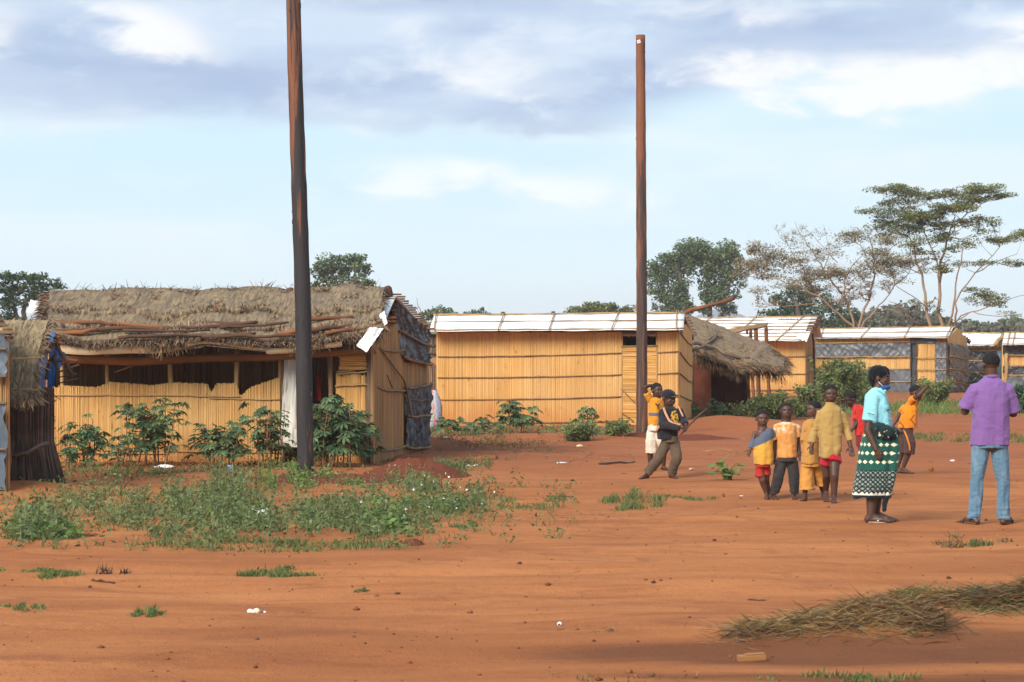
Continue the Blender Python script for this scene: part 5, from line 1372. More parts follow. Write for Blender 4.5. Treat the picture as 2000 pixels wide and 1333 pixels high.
# ------------------------------------------------------------------ bushes on the right
def bush(px, py, top, half, label, m, n, leaf, D=None, lumps=14, name='bush', stems=16):
    n = int(n * 1.3); b = gnd(px, py) if D is None else Vector((X(px, D), D, g(X(px, D), D)))
    root = thing(name, b, label, 'bush', 'bushes by the far huts')
    H = (py - top) / F * b.y; W = half / F * b.y
    mb = MB()
    ends = []
    for k in range(stems):
        a = random.uniform(0, 2 * math.pi); q = b + Vector((math.cos(a) * W * random.uniform(.2, .95), math.sin(a) * W * .6, H * random.uniform(.4, 1.02)))
        mid = b.lerp(q, .5) + Vector((0, 0, H * .12)); mb.tube([b + Vector((math.cos(a) * W * .2, 0, -.03)), mid, q], [.016, .011, .005], 4, caps=False); ends.append((mid, q))
    mb.build('stems', M['stick'], root)
    cs = []; 
    for _ in range(lumps):
        a = RNG.uniform(0, 2 * math.pi); rr = RNG.uniform(0, .72)
        hh = RNG.uniform(.18, .80) * (1 - .45 * rr * rr)
        cs.append([math.cos(a) * rr * W, math.sin(a) * rr * W * .6, hh * H, RNG.uniform(.16, .30)])
    cs = np.array(cs); pick = RNG.integers(0, lumps, n)
    v = unit(RNG.normal(size=(n, 3))) * RNG.random((n, 1)) ** .45 * cs[pick, 3:4] * np.array([W, W * .7, H])
    P = cs[pick, :3] + v + np.array(b)
    # sprays at the stem tips
    k = n // 5
    e = RNG.integers(0, len(ends), k); t = RNG.random(k)
    P2 = np.array([list(ends[i][0].lerp(ends[i][1], .3 + .75 * tt)) for i, tt in zip(e, t)]) + RNG.normal(0, .05, (k, 3))
    P = np.concatenate([P, P2]); P[:, 2] = np.maximum(P[:, 2], b.z + .02)
    v, f = leaves(P, RNG.uniform(.6, 1.4, len(P)) * leaf, .5)
    np_obj('foliage', v, f, m, root)
bush(1640, 806, 705, 70, 'largest green bush, behind the tallest child and before the plastic banded hut', M['leaf_bush'], 9000, .085, D=58, lumps=22, stems=30)
bush(1690, 804, 726, 40, 'loose green bush behind the woman', M['leaf_bush'], 3600, .085, D=60)
bush(1510, 822, 768, 62, 'wide low green bush right of the mud house opening', M['leaf_bush'], 6000, .075, D=51.5, lumps=20)
bush(1572, 822, 760, 36, 'upright green bush between the wide low bush and the largest bush', M['leaf_bush'], 3000, .08, D=52.5)
bush(1445, 826, 790, 26, 'pale yellowish shoots at the right edge of the mud house doorway', M['leaf_bush'], 1300, .07, D=50.5)
bush(1998, 806, 752, 34, 'dark green bush at the frame edge right of the purple shirted man', M['leaf_dark'], 3200, .09, D=57)
bush(1820, 800, 742, 46, 'thin tall weed bush before the plastic banded hut doorway', M['leaf_bush'], 2200, .08, D=62, lumps=18)
bush(1130, 866, 828, 42, 'low bright green weed clump before the centre hut door', M['leaf_bush'], 3600, .06, D=40.5, lumps=18)
bush(1205, 860, 830, 30, 'small bright weed clump at the left foot of the far pole', M['leaf_bush'], 1800, .06, D=41.5)

# ------------------------------------------------------------------ weeds and grass
def blades(px, py, rx, ry, n, h, m, name, label, w=.009, cat='grass', loc=None, leafy=0, leaf=.05, flowers=0, lean=.5, power=1.0, clump=0):
    if clump:
        an_ = RNG.uniform(0, 2 * math.pi, clump); ra_ = RNG.random(clump) ** .5 * 1.22; cc = np.stack([np.cos(an_) * ra_, np.sin(an_) * ra_], 1); k = RNG.integers(0, clump, n)
        U = cc[k, 0] + RNG.normal(0, .13, n); V = cc[k, 1] + RNG.normal(0, .22, n)
        hs = RNG.uniform(.45, 1.15, clump)[k]
    else:
        a = RNG.uniform(0, 2 * math.pi, n); rr = RNG.random(n) ** .6
        U = np.cos(a) * rr; V = np.sin(a) * rr; hs = 1 - .45 * rr
    if leafy > 900: h *= .85; n = int(n * .6); b_keep = None; hs = hs[:n] if np.ndim(hs) else hs; U = U[:n]; V = V[:n]; k = RNG.integers(0, n, n)
    pxs = px + U * rx; pys = np.clip(py + V * ry, 690, 1500)
    D = EYE * F / (pys - CY); x = (pxs - CX) / F * D
    b = np.stack([x, D, gz(x, D) - .01], 1)
    d = np.stack([RNG.normal(0, lean, n), RNG.normal(0, lean, n), np.ones(n)], 1)
    L = RNG.uniform(.35, 1.1, n) * h * hs
    side = unit(np.stack([np.ones(n), RNG.normal(0, .6, n), np.zeros(n)], 1))
    parts = [strands(b, d, L, RNG.uniform(.7, 1.4, n) * w, droop=np.minimum(.8 / np.maximum(h, .05), 3.0) * RNG.random(n), segs=2, side=side)]
    if leafy:
        leafy = int(leafy * .48)
        k = RNG.integers(0, n, leafy); t = RNG.uniform(.1, 1.05, leafy)
        P = b[k] + unit(d)[k] * (L[k] * t)[:, None] + RNG.normal(0, leaf * .55, (leafy, 3))
        P[:, 2] = np.maximum(P[:, 2], gz(P[:, 0], P[:, 1]) + .01)
        parts.append(leaves(P, RNG.uniform(.5, 1.4, leafy) * leaf, .45, flatten=.3))
    v, f = merge(parts)
    o = np_obj(name, v, f, m, kind='stuff'); tag(o, label, cat)
    if flowers:
        k = RNG.integers(0, n, flowers)
        P = b[k] + unit(d)[k] * (L[k] * 1.0)[:, None]
        v, f = leaves(P, RNG.uniform(.02, .035, flowers), .9)
        oo = np_obj('flowers', v, f, M['white'], kind='stuff'); tag(oo, 'tiny white flower heads on the ' + label, 'flowers')
W1, W2, GR, DR = M['leaf_weed'], M['leaf_weed2'], M['grass'], M['grass_dry']
blades(60, 1012, 90, 34, 900, .38, W1, 'weeds', 'tall leafy weeds at the frame edge before the stick hut', leafy=3200, leaf=.06, cat='weeds', clump=10)
blades(60, 1046, 70, 8, 300, .14, W2, 'weeds', 'bright low broad leaved weeds at the bottom of the left weed bank', leafy=1600, leaf=.075, cat='weeds', clump=8)
blades(270, 990, 140, 32, 1200, .26, W1, 'weeds', 'thin grey green weeds between the stick hut and the tall weed clump', leafy=3400, leaf=.045, cat='weeds', clump=22)
blades(420, 992, 74, 42, 1600, .42, W1, 'weeds', 'tall loose weed clump left of the nearer pole', leafy=5200, leaf=.05, cat='weeds', clump=20)
blades(400, 1030, 150, 22, 1300, .24, W1, 'weeds', 'weed carpet below the tall weed clump', leafy=5200, leaf=.05, cat='weeds', clump=26)
blades(560, 1010, 130, 28, 1500, .26, W1, 'weeds', 'weed carpet round the white plastic bag', leafy=5200, leaf=.05, cat='weeds', clump=26)
blades(700, 1028, 105, 18, 900, .20, W1, 'weeds', 'weeds running right from the white bag', leafy=4200, leaf=.05, cat='weeds', clump=18)
blades(755, 1032, 40, 10, 240, .18, W2, 'weeds', 'bright broad leaved weeds at the right tip of the weed bank', leafy=1500, leaf=.075, cat='weeds', clump=7)
blades(815, 975, 110, 32, 1700, .30, W1, 'weeds', 'green weed clump before the dug red heap', leafy=5600, leaf=.05, cat='weeds', clump=24, flowers=60)
blades(800, 995, 90, 14, 500, .20, W2, 'weeds', 'lower bright weeds of the clump before the red heap', leafy=1800, leaf=.05, cat='weeds', clump=14)
blades(560, 1066, 220, 9, 2400, .10, GR, 'grass', 'long low grass strip along the front of the weed bank', leafy=1500, leaf=.03, clump=40)
blades(640, 945, 60, 10, 300, .22, W2, 'weeds', 'weeds round the nearer pole foot', leafy=1100, leaf=.06, cat='weeds', clump=9)
blades(545, 930, 40, 20, 260, .38, W2, 'weeds', 'green shoots left of the nearer pole foot', leafy=1000, leaf=.055, cat='weeds', clump=7)
blades(300, 918, 220, 14, 2600, .16, DR, 'dry_grass', 'yellow dry grass and leaf litter along the thatched hut wall', leafy=1400, leaf=.045, clump=50, lean=1.1)
blades(300, 922, 210, 10, 700, .16, W2, 'weeds', 'green weeds among the dry litter at the thatched hut wall', leafy=1300, leaf=.05, cat='weeds', clump=24)
blades(930, 862, 110, 12, 1700, .16, DR, 'dry_grass', 'dry grass at the left foot of the centre hut', leafy=800, leaf=.05, clump=36, lean=1.0)
blades(1010, 850, 190, 9, 1400, .30, W1, 'weeds', 'weeds along the foot of the centre hut wall', leafy=3800, leaf=.06, cat='weeds', clump=40)
blades(640, 908, 130, 10, 700, .18, DR, 'dry_grass', 'dry grass at the thatched hut doorway', leafy=500, leaf=.05, clump=20, lean=1.0)
def sprouts():
    N = 420
    px = np.where(RNG.random(420) < .85, RNG.uniform(-60, 900, N), RNG.uniform(850, 1120, N)); py = np.clip(RNG.normal(985, 45, N), 885, 1075)
    D = EYE * F / (py - CY); x = (px - CX) / F * D; b = np.stack([x, D, gz(x, D)], 1)
    rep = RNG.integers(3, 11, N); B = np.repeat(b, rep, 0); n = len(B)
    B = B + np.stack([RNG.normal(0, .05, n), RNG.normal(0, .05, n), np.zeros(n)], 1)
    d_ = np.stack([RNG.normal(0, .6, n), RNG.normal(0, .6, n), np.ones(n)], 1); L = RNG.uniform(.03, .16, n)
    P = B + unit(d_) * L[:, None] + RNG.normal(0, .015, (n, 3)); P[:, 2] = np.maximum(P[:, 2], gz(P[:, 0], P[:, 1]) + .01)
    v, f = merge([strands(B, d_, L, RNG.uniform(.004, .009, n), droop=1.5, segs=2), leaves(P, RNG.uniform(.03, .07, n), .45, flatten=.3)])
    tag(np_obj('weed_sprouts', v, f, W1, kind='stuff'), 'small scattered weed sprouts on the earth round the weed bank', 'weeds')
sprouts()
blades(65, 1126, 70, 6, 900, .06, GR, 'grass', 'flat grass strip in the bare earth at the frame edge', clump=16)
blades(540, 1117, 66, 7, 1100, .07, GR, 'grass', 'flat grass patch in the bare earth below the weed bank', clump=16)
blades(288, 1198, 24, 5, 300, .07, GR, 'grass', 'small grass tuft on the bare foreground earth, left of the shell litter', clump=6)
blades(45, 1194, 34, 5, 320, .045, GR, 'grass', 'thin grass patch near the bottom left on bare earth', clump=8)
blades(1040, 985, 60, 10, 420, .09, GR, 'grass', 'sparse grass right of the weed clump', leafy=160, leaf=.03, clump=12)
blades(1235, 987, 52, 8, 800, .12, GR, 'grass', 'grass patch in the middle of the bare earth, before the boys', leafy=300, leaf=.03, clump=12)
blades(1340, 976, 50, 4, 350, .06, GR, 'grass', 'faint grass streak left of the group of children', clump=10)
blades(930, 1030, 40, 8, 350, .05, GR, 'grass', 'small flat grass patch right of the weed bank', clump=8)
blades(900, 915, 60, 9, 420, .20, W1, 'weeds', 'small weeds between the plank and the red heap', leafy=900, leaf=.045, cat='weeds', clump=9)
blades(1870, 800, 190, 10, 3800, .50, W2, 'grass', 'tall green grass before the black banded huts on the right', leafy=2600, leaf=.05, clump=80)
blades(1830, 858, 75, 5, 800, .14, GR, 'grass', 'grass strip across the track behind the boy in orange', leafy=300, leaf=.04, clump=20)
blades(1960, 860, 60, 5, 500, .12, GR, 'grass', 'grass strip across the track right of the man', leafy=200, leaf=.04, clump=14)
blades(1400, 826, 60, 7, 700, .30, W2, 'grass', 'grass on the bank before the mud house', leafy=700, leaf=.05, clump=16)
blades(1705, 806, 130, 8, 1500, .42, W2, 'grass', 'green grass below the largest bush', leafy=1200, leaf=.05, clump=40)
blades(1900, 1060, 55, 7, 420, .10, DR, 'dry_grass', 'wispy dry grass below the purple shirted man', leafy=80, leaf=.03, clump=9, lean=1.0)
blades(1900, 1062, 34, 4, 200, .06, GR, 'grass', 'short green blades among the wispy grass below the man', clump=5)
blades(1200, 1330, 120, 14, 110, .035, DR, 'grass', 'few low blades at the bottom edge of the picture', clump=10)
blades(1640, 1328, 130, 10, 320, .06, GR, 'grass', 'grass at the bottom edge below the dry heap', clump=14)
blades(710, 1152, 16, 3, 60, .05, W1, 'weeds', 'tiny dark sprout alone on the bare earth', leafy=60, leaf=.03, cat='weeds', clump=3)
blades(1237, 960, 10, 4, 60, .10, W2, 'weeds', 'tiny green sprout on the earth left of the green sprig', leafy=80, leaf=.04, cat='weeds', clump=2)
blades(210, 1113, 30, 5, 90, .12, M['stick_dark'], 'twigs', 'dark dead twigs on the bare earth at left', cat='twigs', clump=5, lean=1.1)

def heap(pts, n, label, seed, gfrac=.25):
    """pulled-up grass thrown in a heap along pts (px, py, half-width m, height m)"""
    base, d, L, Wd = [], [], [], []
    c0 = gnd(pts[0][0], pts[0][1])
    for _ in range(n):
        i = random.randrange(len(pts) - 1); t = random.random()
        a, b = pts[i], pts[i + 1]
        q = [a[k] + (b[k] - a[k]) * t for k in range(4)]
        p = gnd(q[0], q[1]); r = random.gauss(0, .5) if random.random() < .8 else random.gauss(0, 1.1)
        y = p.y + r * q[2]; x = p.x + random.gauss(0, .04 if abs(r) < .9 else .12); hz = q[3] * 1.15 * max(0, 1 - r * r) * random.random() ** .6 * (.75 + .5 * mnoise.noise(Vector((x * 9, y * 5, seed))))
        base.append((x, y, g(x, y) + hz)); an = random.gauss(0, .5) + (math.pi if random.random() < .5 else 0)
        d.append((math.cos(an), math.sin(an) * .8, random.gauss(.10, .34))); L.append(random.uniform(.04, .19)); Wd.append(random.uniform(.0025, .0065))
    v, f = strands(np.array(base), np.array(d), np.array(L), np.array(Wd), droop=3.0 * RNG.random(n), segs=2)
    loc = c0
    o = np_obj('grass_heap', v, f, M['grass_dry'], loc=loc); tag(o, label, 'grass heap', 'heaps of pulled up grass')
    k = int(n * gfrac); idx = RNG.integers(0, n, k)
    b = np.array(base)[idx] + RNG.normal(0, .02, (k, 3)); b[:, 2] = np.maximum(b[:, 2], gz(b[:, 0], b[:, 1]) + .01)
    v1 = leaves(b, RNG.uniform(.012, .035, k), .4)
    v2 = strands(b, np.array(d)[idx] + np.array([0, 0, .3]), RNG.uniform(.03, .10, k), RNG.uniform(.003, .006, k), droop=1.5, segs=2)
    v, f = merge([v1, v2]); np_obj('green_blades', v, f, M['grass'], o, kind='stuff')
heap([(1445, 1240, .10, .02), (1520, 1232, .16, .06), (1600, 1222, .22, .10), (1690, 1212, .25, .14), (1770, 1210, .26, .15), (1830, 1222, .22, .06)], 9000, 'long heap of dry yellow pulled grass lying in the foreground', 1, .03)
heap([(1740, 1180, .16, .05), (1800, 1172, .2, .07), (1870, 1176, .2, .06), (1930, 1190, .25, .13), (1985, 1188, .3, .17), (2050, 1190, .3, .16)], 8000, 'greener pulled grass heap at the right frame edge above the yellow one', 2, .22)

# ------------------------------------------------------------------ small things on the ground
def sprig():
    b = gnd(1420, 938)
    root = thing('leafy_sprig', b, 'bright green broad leaved sprig alone in bare earth left of the walking children', 'plant')
    me = []
    for L, w in ((.17, .6), (.13, .55), (.10, .6)):
        mb = MB(); n = 6
        top = [(L * k / n, math.sin(math.pi * min(k / n * .92 + .08, 1)) * L * w * .5, -.25 * L * (k / n) ** 2) for k in range(n + 1)]
        vs = [Vector((a, 0, c + .008)) for a, b_, c in top] + [Vector((a, b_, c)) for a, b_, c in top] + [Vector((a, -b_, c)) for a, b_, c in top]
        fs = []
        for k in range(n):
            fs.append((k, k + 1, n + 1 + k + 1, n + 1 + k)); fs.append((k + 1, k, 2 * (n + 1) + k, 2 * (n + 1) + k + 1))
        mm = bpy.data.meshes.new('sprig_leaf'); mm.from_pydata([tuple(v) for v in vs], [], fs); mm.materials.append(M['leaf_sprig']); me.append(mm)
    mb = MB()
    for k in range(26):
        q = b + Vector((random.uniform(-.16, .2), random.uniform(-.12, .12), random.uniform(.03, .22)))
        if k < 5: q = b + Vector((-.14 + .02 * k, random.uniform(-.05, .05), .22 - .015 * k))
        mb.tube([b + Vector((random.uniform(-.05, .08), 0, -.01)), b.lerp(q, .5) + Vector((0, 0, .05)), q], [.006, .005, .003], 4, caps=False)
        put_leaf(root, me[0] if k < 6 else random.choice(me), q, Vector((random.uniform(-1, 1), random.uniform(-1, .4), random.uniform(-.3, .4))), random.uniform(-.5, .5), random.uniform(.6, 1.15))
    mb.build('stem', M['leaf_weed2'], root)
sprig()
def crumple(name, px, py, size, m, label, cat, seed, flat=.6):
    b = gnd(px, py); mb = MB()
    mb.ell(b + Vector((0, 0, size[2] * .8)), size, 14, 9)
    out = []
    for p in mb.v:
        v = Vector(p) - b; k = 1 + .45 * mnoise.noise(Vector((v.x / size[0] * 1.7 + seed, v.y / size[1] * 1.7, v.z / size[2] * 1.7)))
        out.append((b.x + v.x * k, b.y + v.y * k, max(b.z - .005, b.z + v.z * k)))
    mb.v = out
    return tag(mb.build(name, m, loc=b), label, cat)
crumple('plastic_bag', 502, 1016, (.12, .09, .055), M['white'], 'crumpled white plastic bag lying in the weeds', 'bag', 1)
crumple('plastic_bag', 322, 915, (.14, .08, .03), M['tarp'], 'dusty clear plastic bag in the dry litter at the thatched hut wall', 'bag', 9)
p = gnd(501, 1197)
root = thing('shell_litter', p, 'scrap of broken pale shell or wrapper with a blue end on the foreground earth', 'litter')
for k, (dx, dy, r, m) in enumerate(((-.042, 0, .022, 'white'), (.0, .005, .024, 'tarp_cream'), (.03, -.005, .014, 'plastic_blue'), (.055, 0, .010, 'white'), (-.018, -.01, .015, 'white'))):
    mb = MB(); mb.ell(p + Vector((dx, dy, r * .4)), (r, r * .9, r * .75), 9, 6, Matrix.Rotation(k, 3, 'X')); mb.build('piece', M[m], root)
b = gnd(1093, 1223); mb = MB(); mb.ell(b + Vector((0, 0, .012)), (.016, .015, .015), 10, 8); o = mb.build('snail_shell', M['white'], loc=b, smooth=True); tag(o, 'small round white shell alone on the foreground earth', 'shell')
mb = MB(); mb.ell(b + Vector((-.004, -.013, .012)), (.007, .004, .007), 8, 6); mb.build('opening', M['black'], o, smooth=True)
b = gnd(450, 925); mb = MB(); mb.tube([b + Vector((0, 0, -.005)), b + Vector((.005, 0, .09))], [.032, .042], 10); tag(mb.build('plastic_cup', mat('pale_blue_plastic', (.30, .45, .62), rough=.4), loc=b), 'pale blue plastic cup among the litter left of the nearer pole', 'cup')
crumple('crumpled_wrapper', 1350, 919, (.032, .03, .018), mat('pinkish_wrapper', (.62, .42, .36), (.4, .2, .15), scale=20), 'pinkish crumpled wrapper between the boys and the green sprig', 'wrapper', 4)
crumple('crumpled_wrapper', 1132, 874, (.05, .05, .025), M['tarp_cream'], 'pale wrapper on the earth before the low weed clump', 'wrapper', 5)
crumple('paper_scrap', 1098, 906, (.075, .05, .012), M['white'], 'flat whitish paper scrap on the damp earth', 'scrap', 6)
crumple('paper_scrap', 1448, 970, (.022, .02, .006), M['white'], 'tiny white scrap left of the smallest child', 'scrap', 7)
crumple('paper_scrap', 1860, 902, (.035, .03, .015), M['white'], 'white pebble sized scrap left of the purple shirted man', 'scrap', 8)
crumple('paper_scrap', 872, 873, (.05, .04, .02), M['tarp_cream'], 'yellowish scrap below the striped sack', 'scrap', 12)
crumple('earth_clod', 1819, 921, (.035, .03, .04), M['ground'], 'orange clod standing on the track right of the boy in orange', 'clod', 13)
crumple('stone', 1276, 1143, (.018, .016, .011), M['log'], 'small dark stone on the open foreground earth', 'stone', 14)
crumple('stone', 1395, 1057, (.018, .014, .010), M['log'], 'small dark stone below the middle grass patch', 'stone', 15)
crumple('stone', 1118, 940, (.028, .02, .014), M['log'], 'dark pebble on the earth right of the weed clump', 'stone', 16)
def plank(px, py, L, w, h, rot, m, label, name='plank', cat='plank'):
    b = gnd(px, py); r = Matrix.Rotation(rot, 3, 'Z') @ Matrix.Rotation(-.05, 3, 'Y')
    mb = MB()
    mb.box(b + Vector((0, 0, h * .5)), (L, w, h), r); mb.box(b + r @ Vector((L * .12, -w * .12, h * 1.02 + .004)), (L * .7, w * .7, h * .22), r)
    o = mb.build(name, m, loc=b); bv = o.modifiers.new('b', 'BEVEL'); bv.width = h * .2; bv.segments = 2
    return tag(o, label, cat)
plank(950, 897, .34, .14, .045, -.25, M['plank'], 'short tan plank lying on the damp earth before the centre hut')
plank(1468, 1291, .16, .06, .035, .05, M['plank'], 'worn orange block of wood half sunk in the foreground earth', 'wood_block', 'block')
def twig(px0, py0, px1, py1, r, m, label):
    a, b = gnd(px0, py0), gnd(px1, py1); mb = MB()
    mb.rough_pole(a + Vector((0, 0, r * .6)), b + Vector((0, 0, r * .8)), r, r * .6, 6, 5, 1.0)
    tag(mb.build('fallen_stick', m, loc=a), label, 'stick')
twig(180, 1134, 224, 1137, .012, M['log'], 'short dark stick on the bare earth at left')
twig(1170, 908, 1240, 904, .02, M['stick_dark'], 'long dark stick lying before the boys')
twig(910, 912, 936, 911, .012, M['white'], 'thin white stick below the plank')
twig(160, 1048, 205, 1049, .014, M['log_red'], 'reddish stick lying under the left weeds')
twig(1068, 969, 1120, 971, .012, M['log'], 'thin brown stick on the earth above the middle grass patch')
twig(1460, 1173, 1496, 1174, .006, M['log'], 'thin twig on the open foreground earth above the grass heap')
# ------------------------------------------------------------------ people
def skinmat(name, c):
    return mat(name, c, tuple(x * .8 for x in c), scale=9, rough=.52, spec=.4, bump=.05, bscale=60)
M['skin'] = skinmat('skin_dark', (0.080, 0.036, 0.022)); M['skin2'] = skinmat('skin_brown', (0.105, 0.048, 0.028)); M['skin3'] = skinmat('skin_deep', (0.050, 0.024, 0.017))
M['hair'] = mat('hair_black', (0.010, 0.009, 0.009), (0.018, 0.015, 0.014), scale=60, rough=.9, bump=.8, bscale=120)
M['eye'] = mat('eye_white', (0.26, 0.22, 0.19), rough=.5); M['pupil'] = mat('eye_pupil', (0.01, 0.008, 0.006), rough=.2)
M['lip'] = mat('lip', (0.13, 0.050, 0.042), rough=.45)
def cloth(name, c1, c2=None, c3=None, c3s=4, c3a=.6, sc=5, rough=.9):
    return mat(name, c1, c2 or tuple(x * .75 for x in c1), scale=sc, rough=rough, spec=.15, bump=.35, bscale=22, c3=c3, c3s=c3s, c3a=c3a, sheen=.15)
def objcoord(nt):
    tc = nd(nt, 'ShaderNodeTexCoord').outputs['Object']; s = nd(nt, 'ShaderNodeSeparateXYZ'); nt.links.new(tc, s.inputs[0]); return tc, s.outputs[0], s.outputs[1], s.outputs[2]
def overlay(m, fn):
    """put a printed or woven pattern over a cloth material: fn(nt, tc, x, y, z, base colour socket) -> colour socket"""
    nt = m.node_tree; b = nt.nodes['Principled BSDF']; tc, x, y, z = objcoord(nt)
    src = b.inputs['Base Color'].links[0].from_socket
    nt.links.new(fn(nt, tc, x, y, z, src), b.inputs['Base Color']); return m

def seg_chain(mb, pts, rs, n=12, flat=1.0):
    """round-ended limb through pts with radii rs"""
    P = [Vector(p) for p in pts]
    d0 = (P[0] - P[1]).normalized(); d1 = (P[-1] - P[-2]).normalized()
    Q, S = [P[0] + d0 * rs[0] * .85, P[0] + d0 * rs[0] * .5], [rs[0] * .45, rs[0] * .85]
    for i in range(len(P) - 1):
        for k in range(4):
            t = k / 4; Q.append(P[i].lerp(P[i + 1], t)); S.append(rs[i] + (rs[i + 1] - rs[i]) * t)
    Q.append(P[-1]); S.append(rs[-1])
    Q += [P[-1] + d1 * rs[-1] * .5, P[-1] + d1 * rs[-1] * .85]; S += [rs[-1] * .85, rs[-1] * .45]
    mb.tube(Q, S, n, flat=flat)
def loft(mb, rings, n=24, power=2.15, sub=3):
    """rings: (centre Vector, half width x, half depth y) stacked; closed ends"""
    Rg = []
    for i in range(len(rings) - 1):
        for k in range(sub):
            t = k / sub; a, b = rings[i], rings[i + 1]
            Rg.append((a[0].lerp(b[0], t), a[1] + (b[1] - a[1]) * t, a[2] + (b[2] - a[2]) * t))
    Rg.append(rings[-1])
    vs, fs = [], []
    for c, w, d in Rg:
        for k in range(n):
            a = 2 * math.pi * k / n; ca, sa = math.cos(a), math.sin(a)
            vs.append(c + Vector((math.copysign(abs(ca) ** (2 / power), ca) * w, math.copysign(abs(sa) ** (2 / power), sa) * d, 0)))
    m = len(Rg)
    for i in range(m - 1):
        for k in range(n):
            k2 = (k + 1) % n; fs.append((i * n + k, (i + 1) * n + k, (i + 1) * n + k2, i * n + k2))
    fs.append(tuple(range(n))); e = (m - 1) * n; fs.append(tuple(range(e + n - 1, e - 1, -1)))
    mb.add(vs, fs)
PENDING = []
def shell(mb, name, m, parent, vox=.008, smooth=3, wr=0.0, ws=.10, label=None):
    """closed overlapping shapes fused into one continuous skin; wr: depth of the cloth folds"""
    o = mb.build(name, m, parent, smooth=True)
    r = o.modifiers.new('remesh', 'REMESH'); r.mode = 'VOXEL'; r.voxel_size = vox; r.use_smooth_shade = True
    if smooth: s = o.modifiers.new('smooth', 'SMOOTH'); s.iterations = smooth; s.factor = .5
    PENDING.append((o, wr, ws))
    if label: o['label'] = label
    return o
def finish_shells():
    dg = bpy.context.evaluated_depsgraph_get()
    new = [bpy.data.meshes.new_from_object(o.evaluated_get(dg)) for o, _, _ in PENDING]
    for (o, wr, ws), me in zip(PENDING, new):
        o.modifiers.clear(); o.data = me; me.name = o.name
        if wr:
            n = len(me.vertices); co = np.empty(n * 3, np.float32); no = np.empty(n * 3, np.float32)
            me.vertices.foreach_get('co', co); me.vertex_normals.foreach_get('vector', no)
            co = co.reshape(-1, 3); no = no.reshape(-1, 3)
            z0, z1 = co[:, 2].min(), co[:, 2].max(); k = .10 / ws; sd = (hash(o.name) % 97) * .37
            sd = sum(ord(ch) for ch in o.name) * .37 + float(z0) * 13
            disp = np.empty(n); legs_ = o.name.split('.')[0] in ('jeans', 'trousers')
            N_ = mnoise.noise
            for i in range(n):
                x, y, z = float(co[i, 0]), float(co[i, 1]), float(co[i, 2])
                t = (z1 - z) / (z1 - z0)
                v1 = N_(Vector((x * 17 * k, y * 17 * k, z * 3 * k + sd))) * (.35 + .9 * t)
                q = N_(Vector((x * 7 * k + z * 10 * k + sd, y * 7 * k, z * 9 * k - x * 8 * k)))
                v2 = (1 - 3.2 * abs(q)) if abs(q) < .31 else 0.0
                v3 = N_(Vector((x * 30 * k, y * 30 * k, z * 22 * k + sd)))
                q2 = N_(Vector((x * 12 * k - z * 8 * k + sd, y * 12 * k, z * 13 * k + x * 6 * k)))
                v4 = (1 - 7 * abs(q2)) if abs(q2) < .143 else 0.0
                hemw = max(0.0, (t - .80) * 5) if legs_ else 0.0
                v5 = N_(Vector((x * 9 * k, y * 9 * k, z * 42 * k + sd))) * hemw
                disp[i] = .85 * v1 + .22 * v2 - .10 * v4 - .03 + .08 * v3 + 1.1 * v5
            co = co + no * (disp * wr)[:, None]
            me.vertices.foreach_set('co', co.astype(np.float32).ravel()); me.update()
        me.polygons.foreach_set('use_smooth', np.ones(len(me.polygons), bool))
def hand(mb, w, tip, nrm, curl=.5, thumb=1):
    d = tip - w; L = d.length; k = L / .175; d.normalize()
    nrm = (nrm - d * nrm.dot(d)).normalized(); s = d.cross(nrm)
    rot = Matrix((s, nrm, d)).transposed()
    mb.ell(w + d * L * .30, (.040 * k, .019 * k, .052 * k), 12, 8, rot)
    for i, (o, l) in enumerate(((-1.5, .070), (-.5, .082), (.5, .078), (1.5, .060))):
        b = w + d * L * .48 + s * (.0195 * k * o); l *= k
        d1 = (d + s * .07 * o + nrm * curl * .35).normalized(); d2 = (d + s * .05 * o + nrm * curl * 1.1).normalized(); d3 = (d + nrm * curl * 2.2).normalized()
        p1 = b + d1 * l * .5; p2 = p1 + d2 * l * .32; p3 = p2 + d3 * l * .22
        seg_chain(mb, [b - d * .015 * k, p1, p2, p3], [.0098 * k, .0092 * k, .0084 * k, .0072 * k], 8)
    b = w + d * L * .16 + s * (.030 * k * thumb); t1 = b + (d * .6 + s * thumb * .75 + nrm * .3).normalized() * .042 * k; t2 = t1 + (d * .95 + s * thumb * .2 + nrm * .35).normalized() * .034 * k
    seg_chain(mb, [b, t1, t2], [.0125 * k, .0105 * k, .0085 * k], 8)
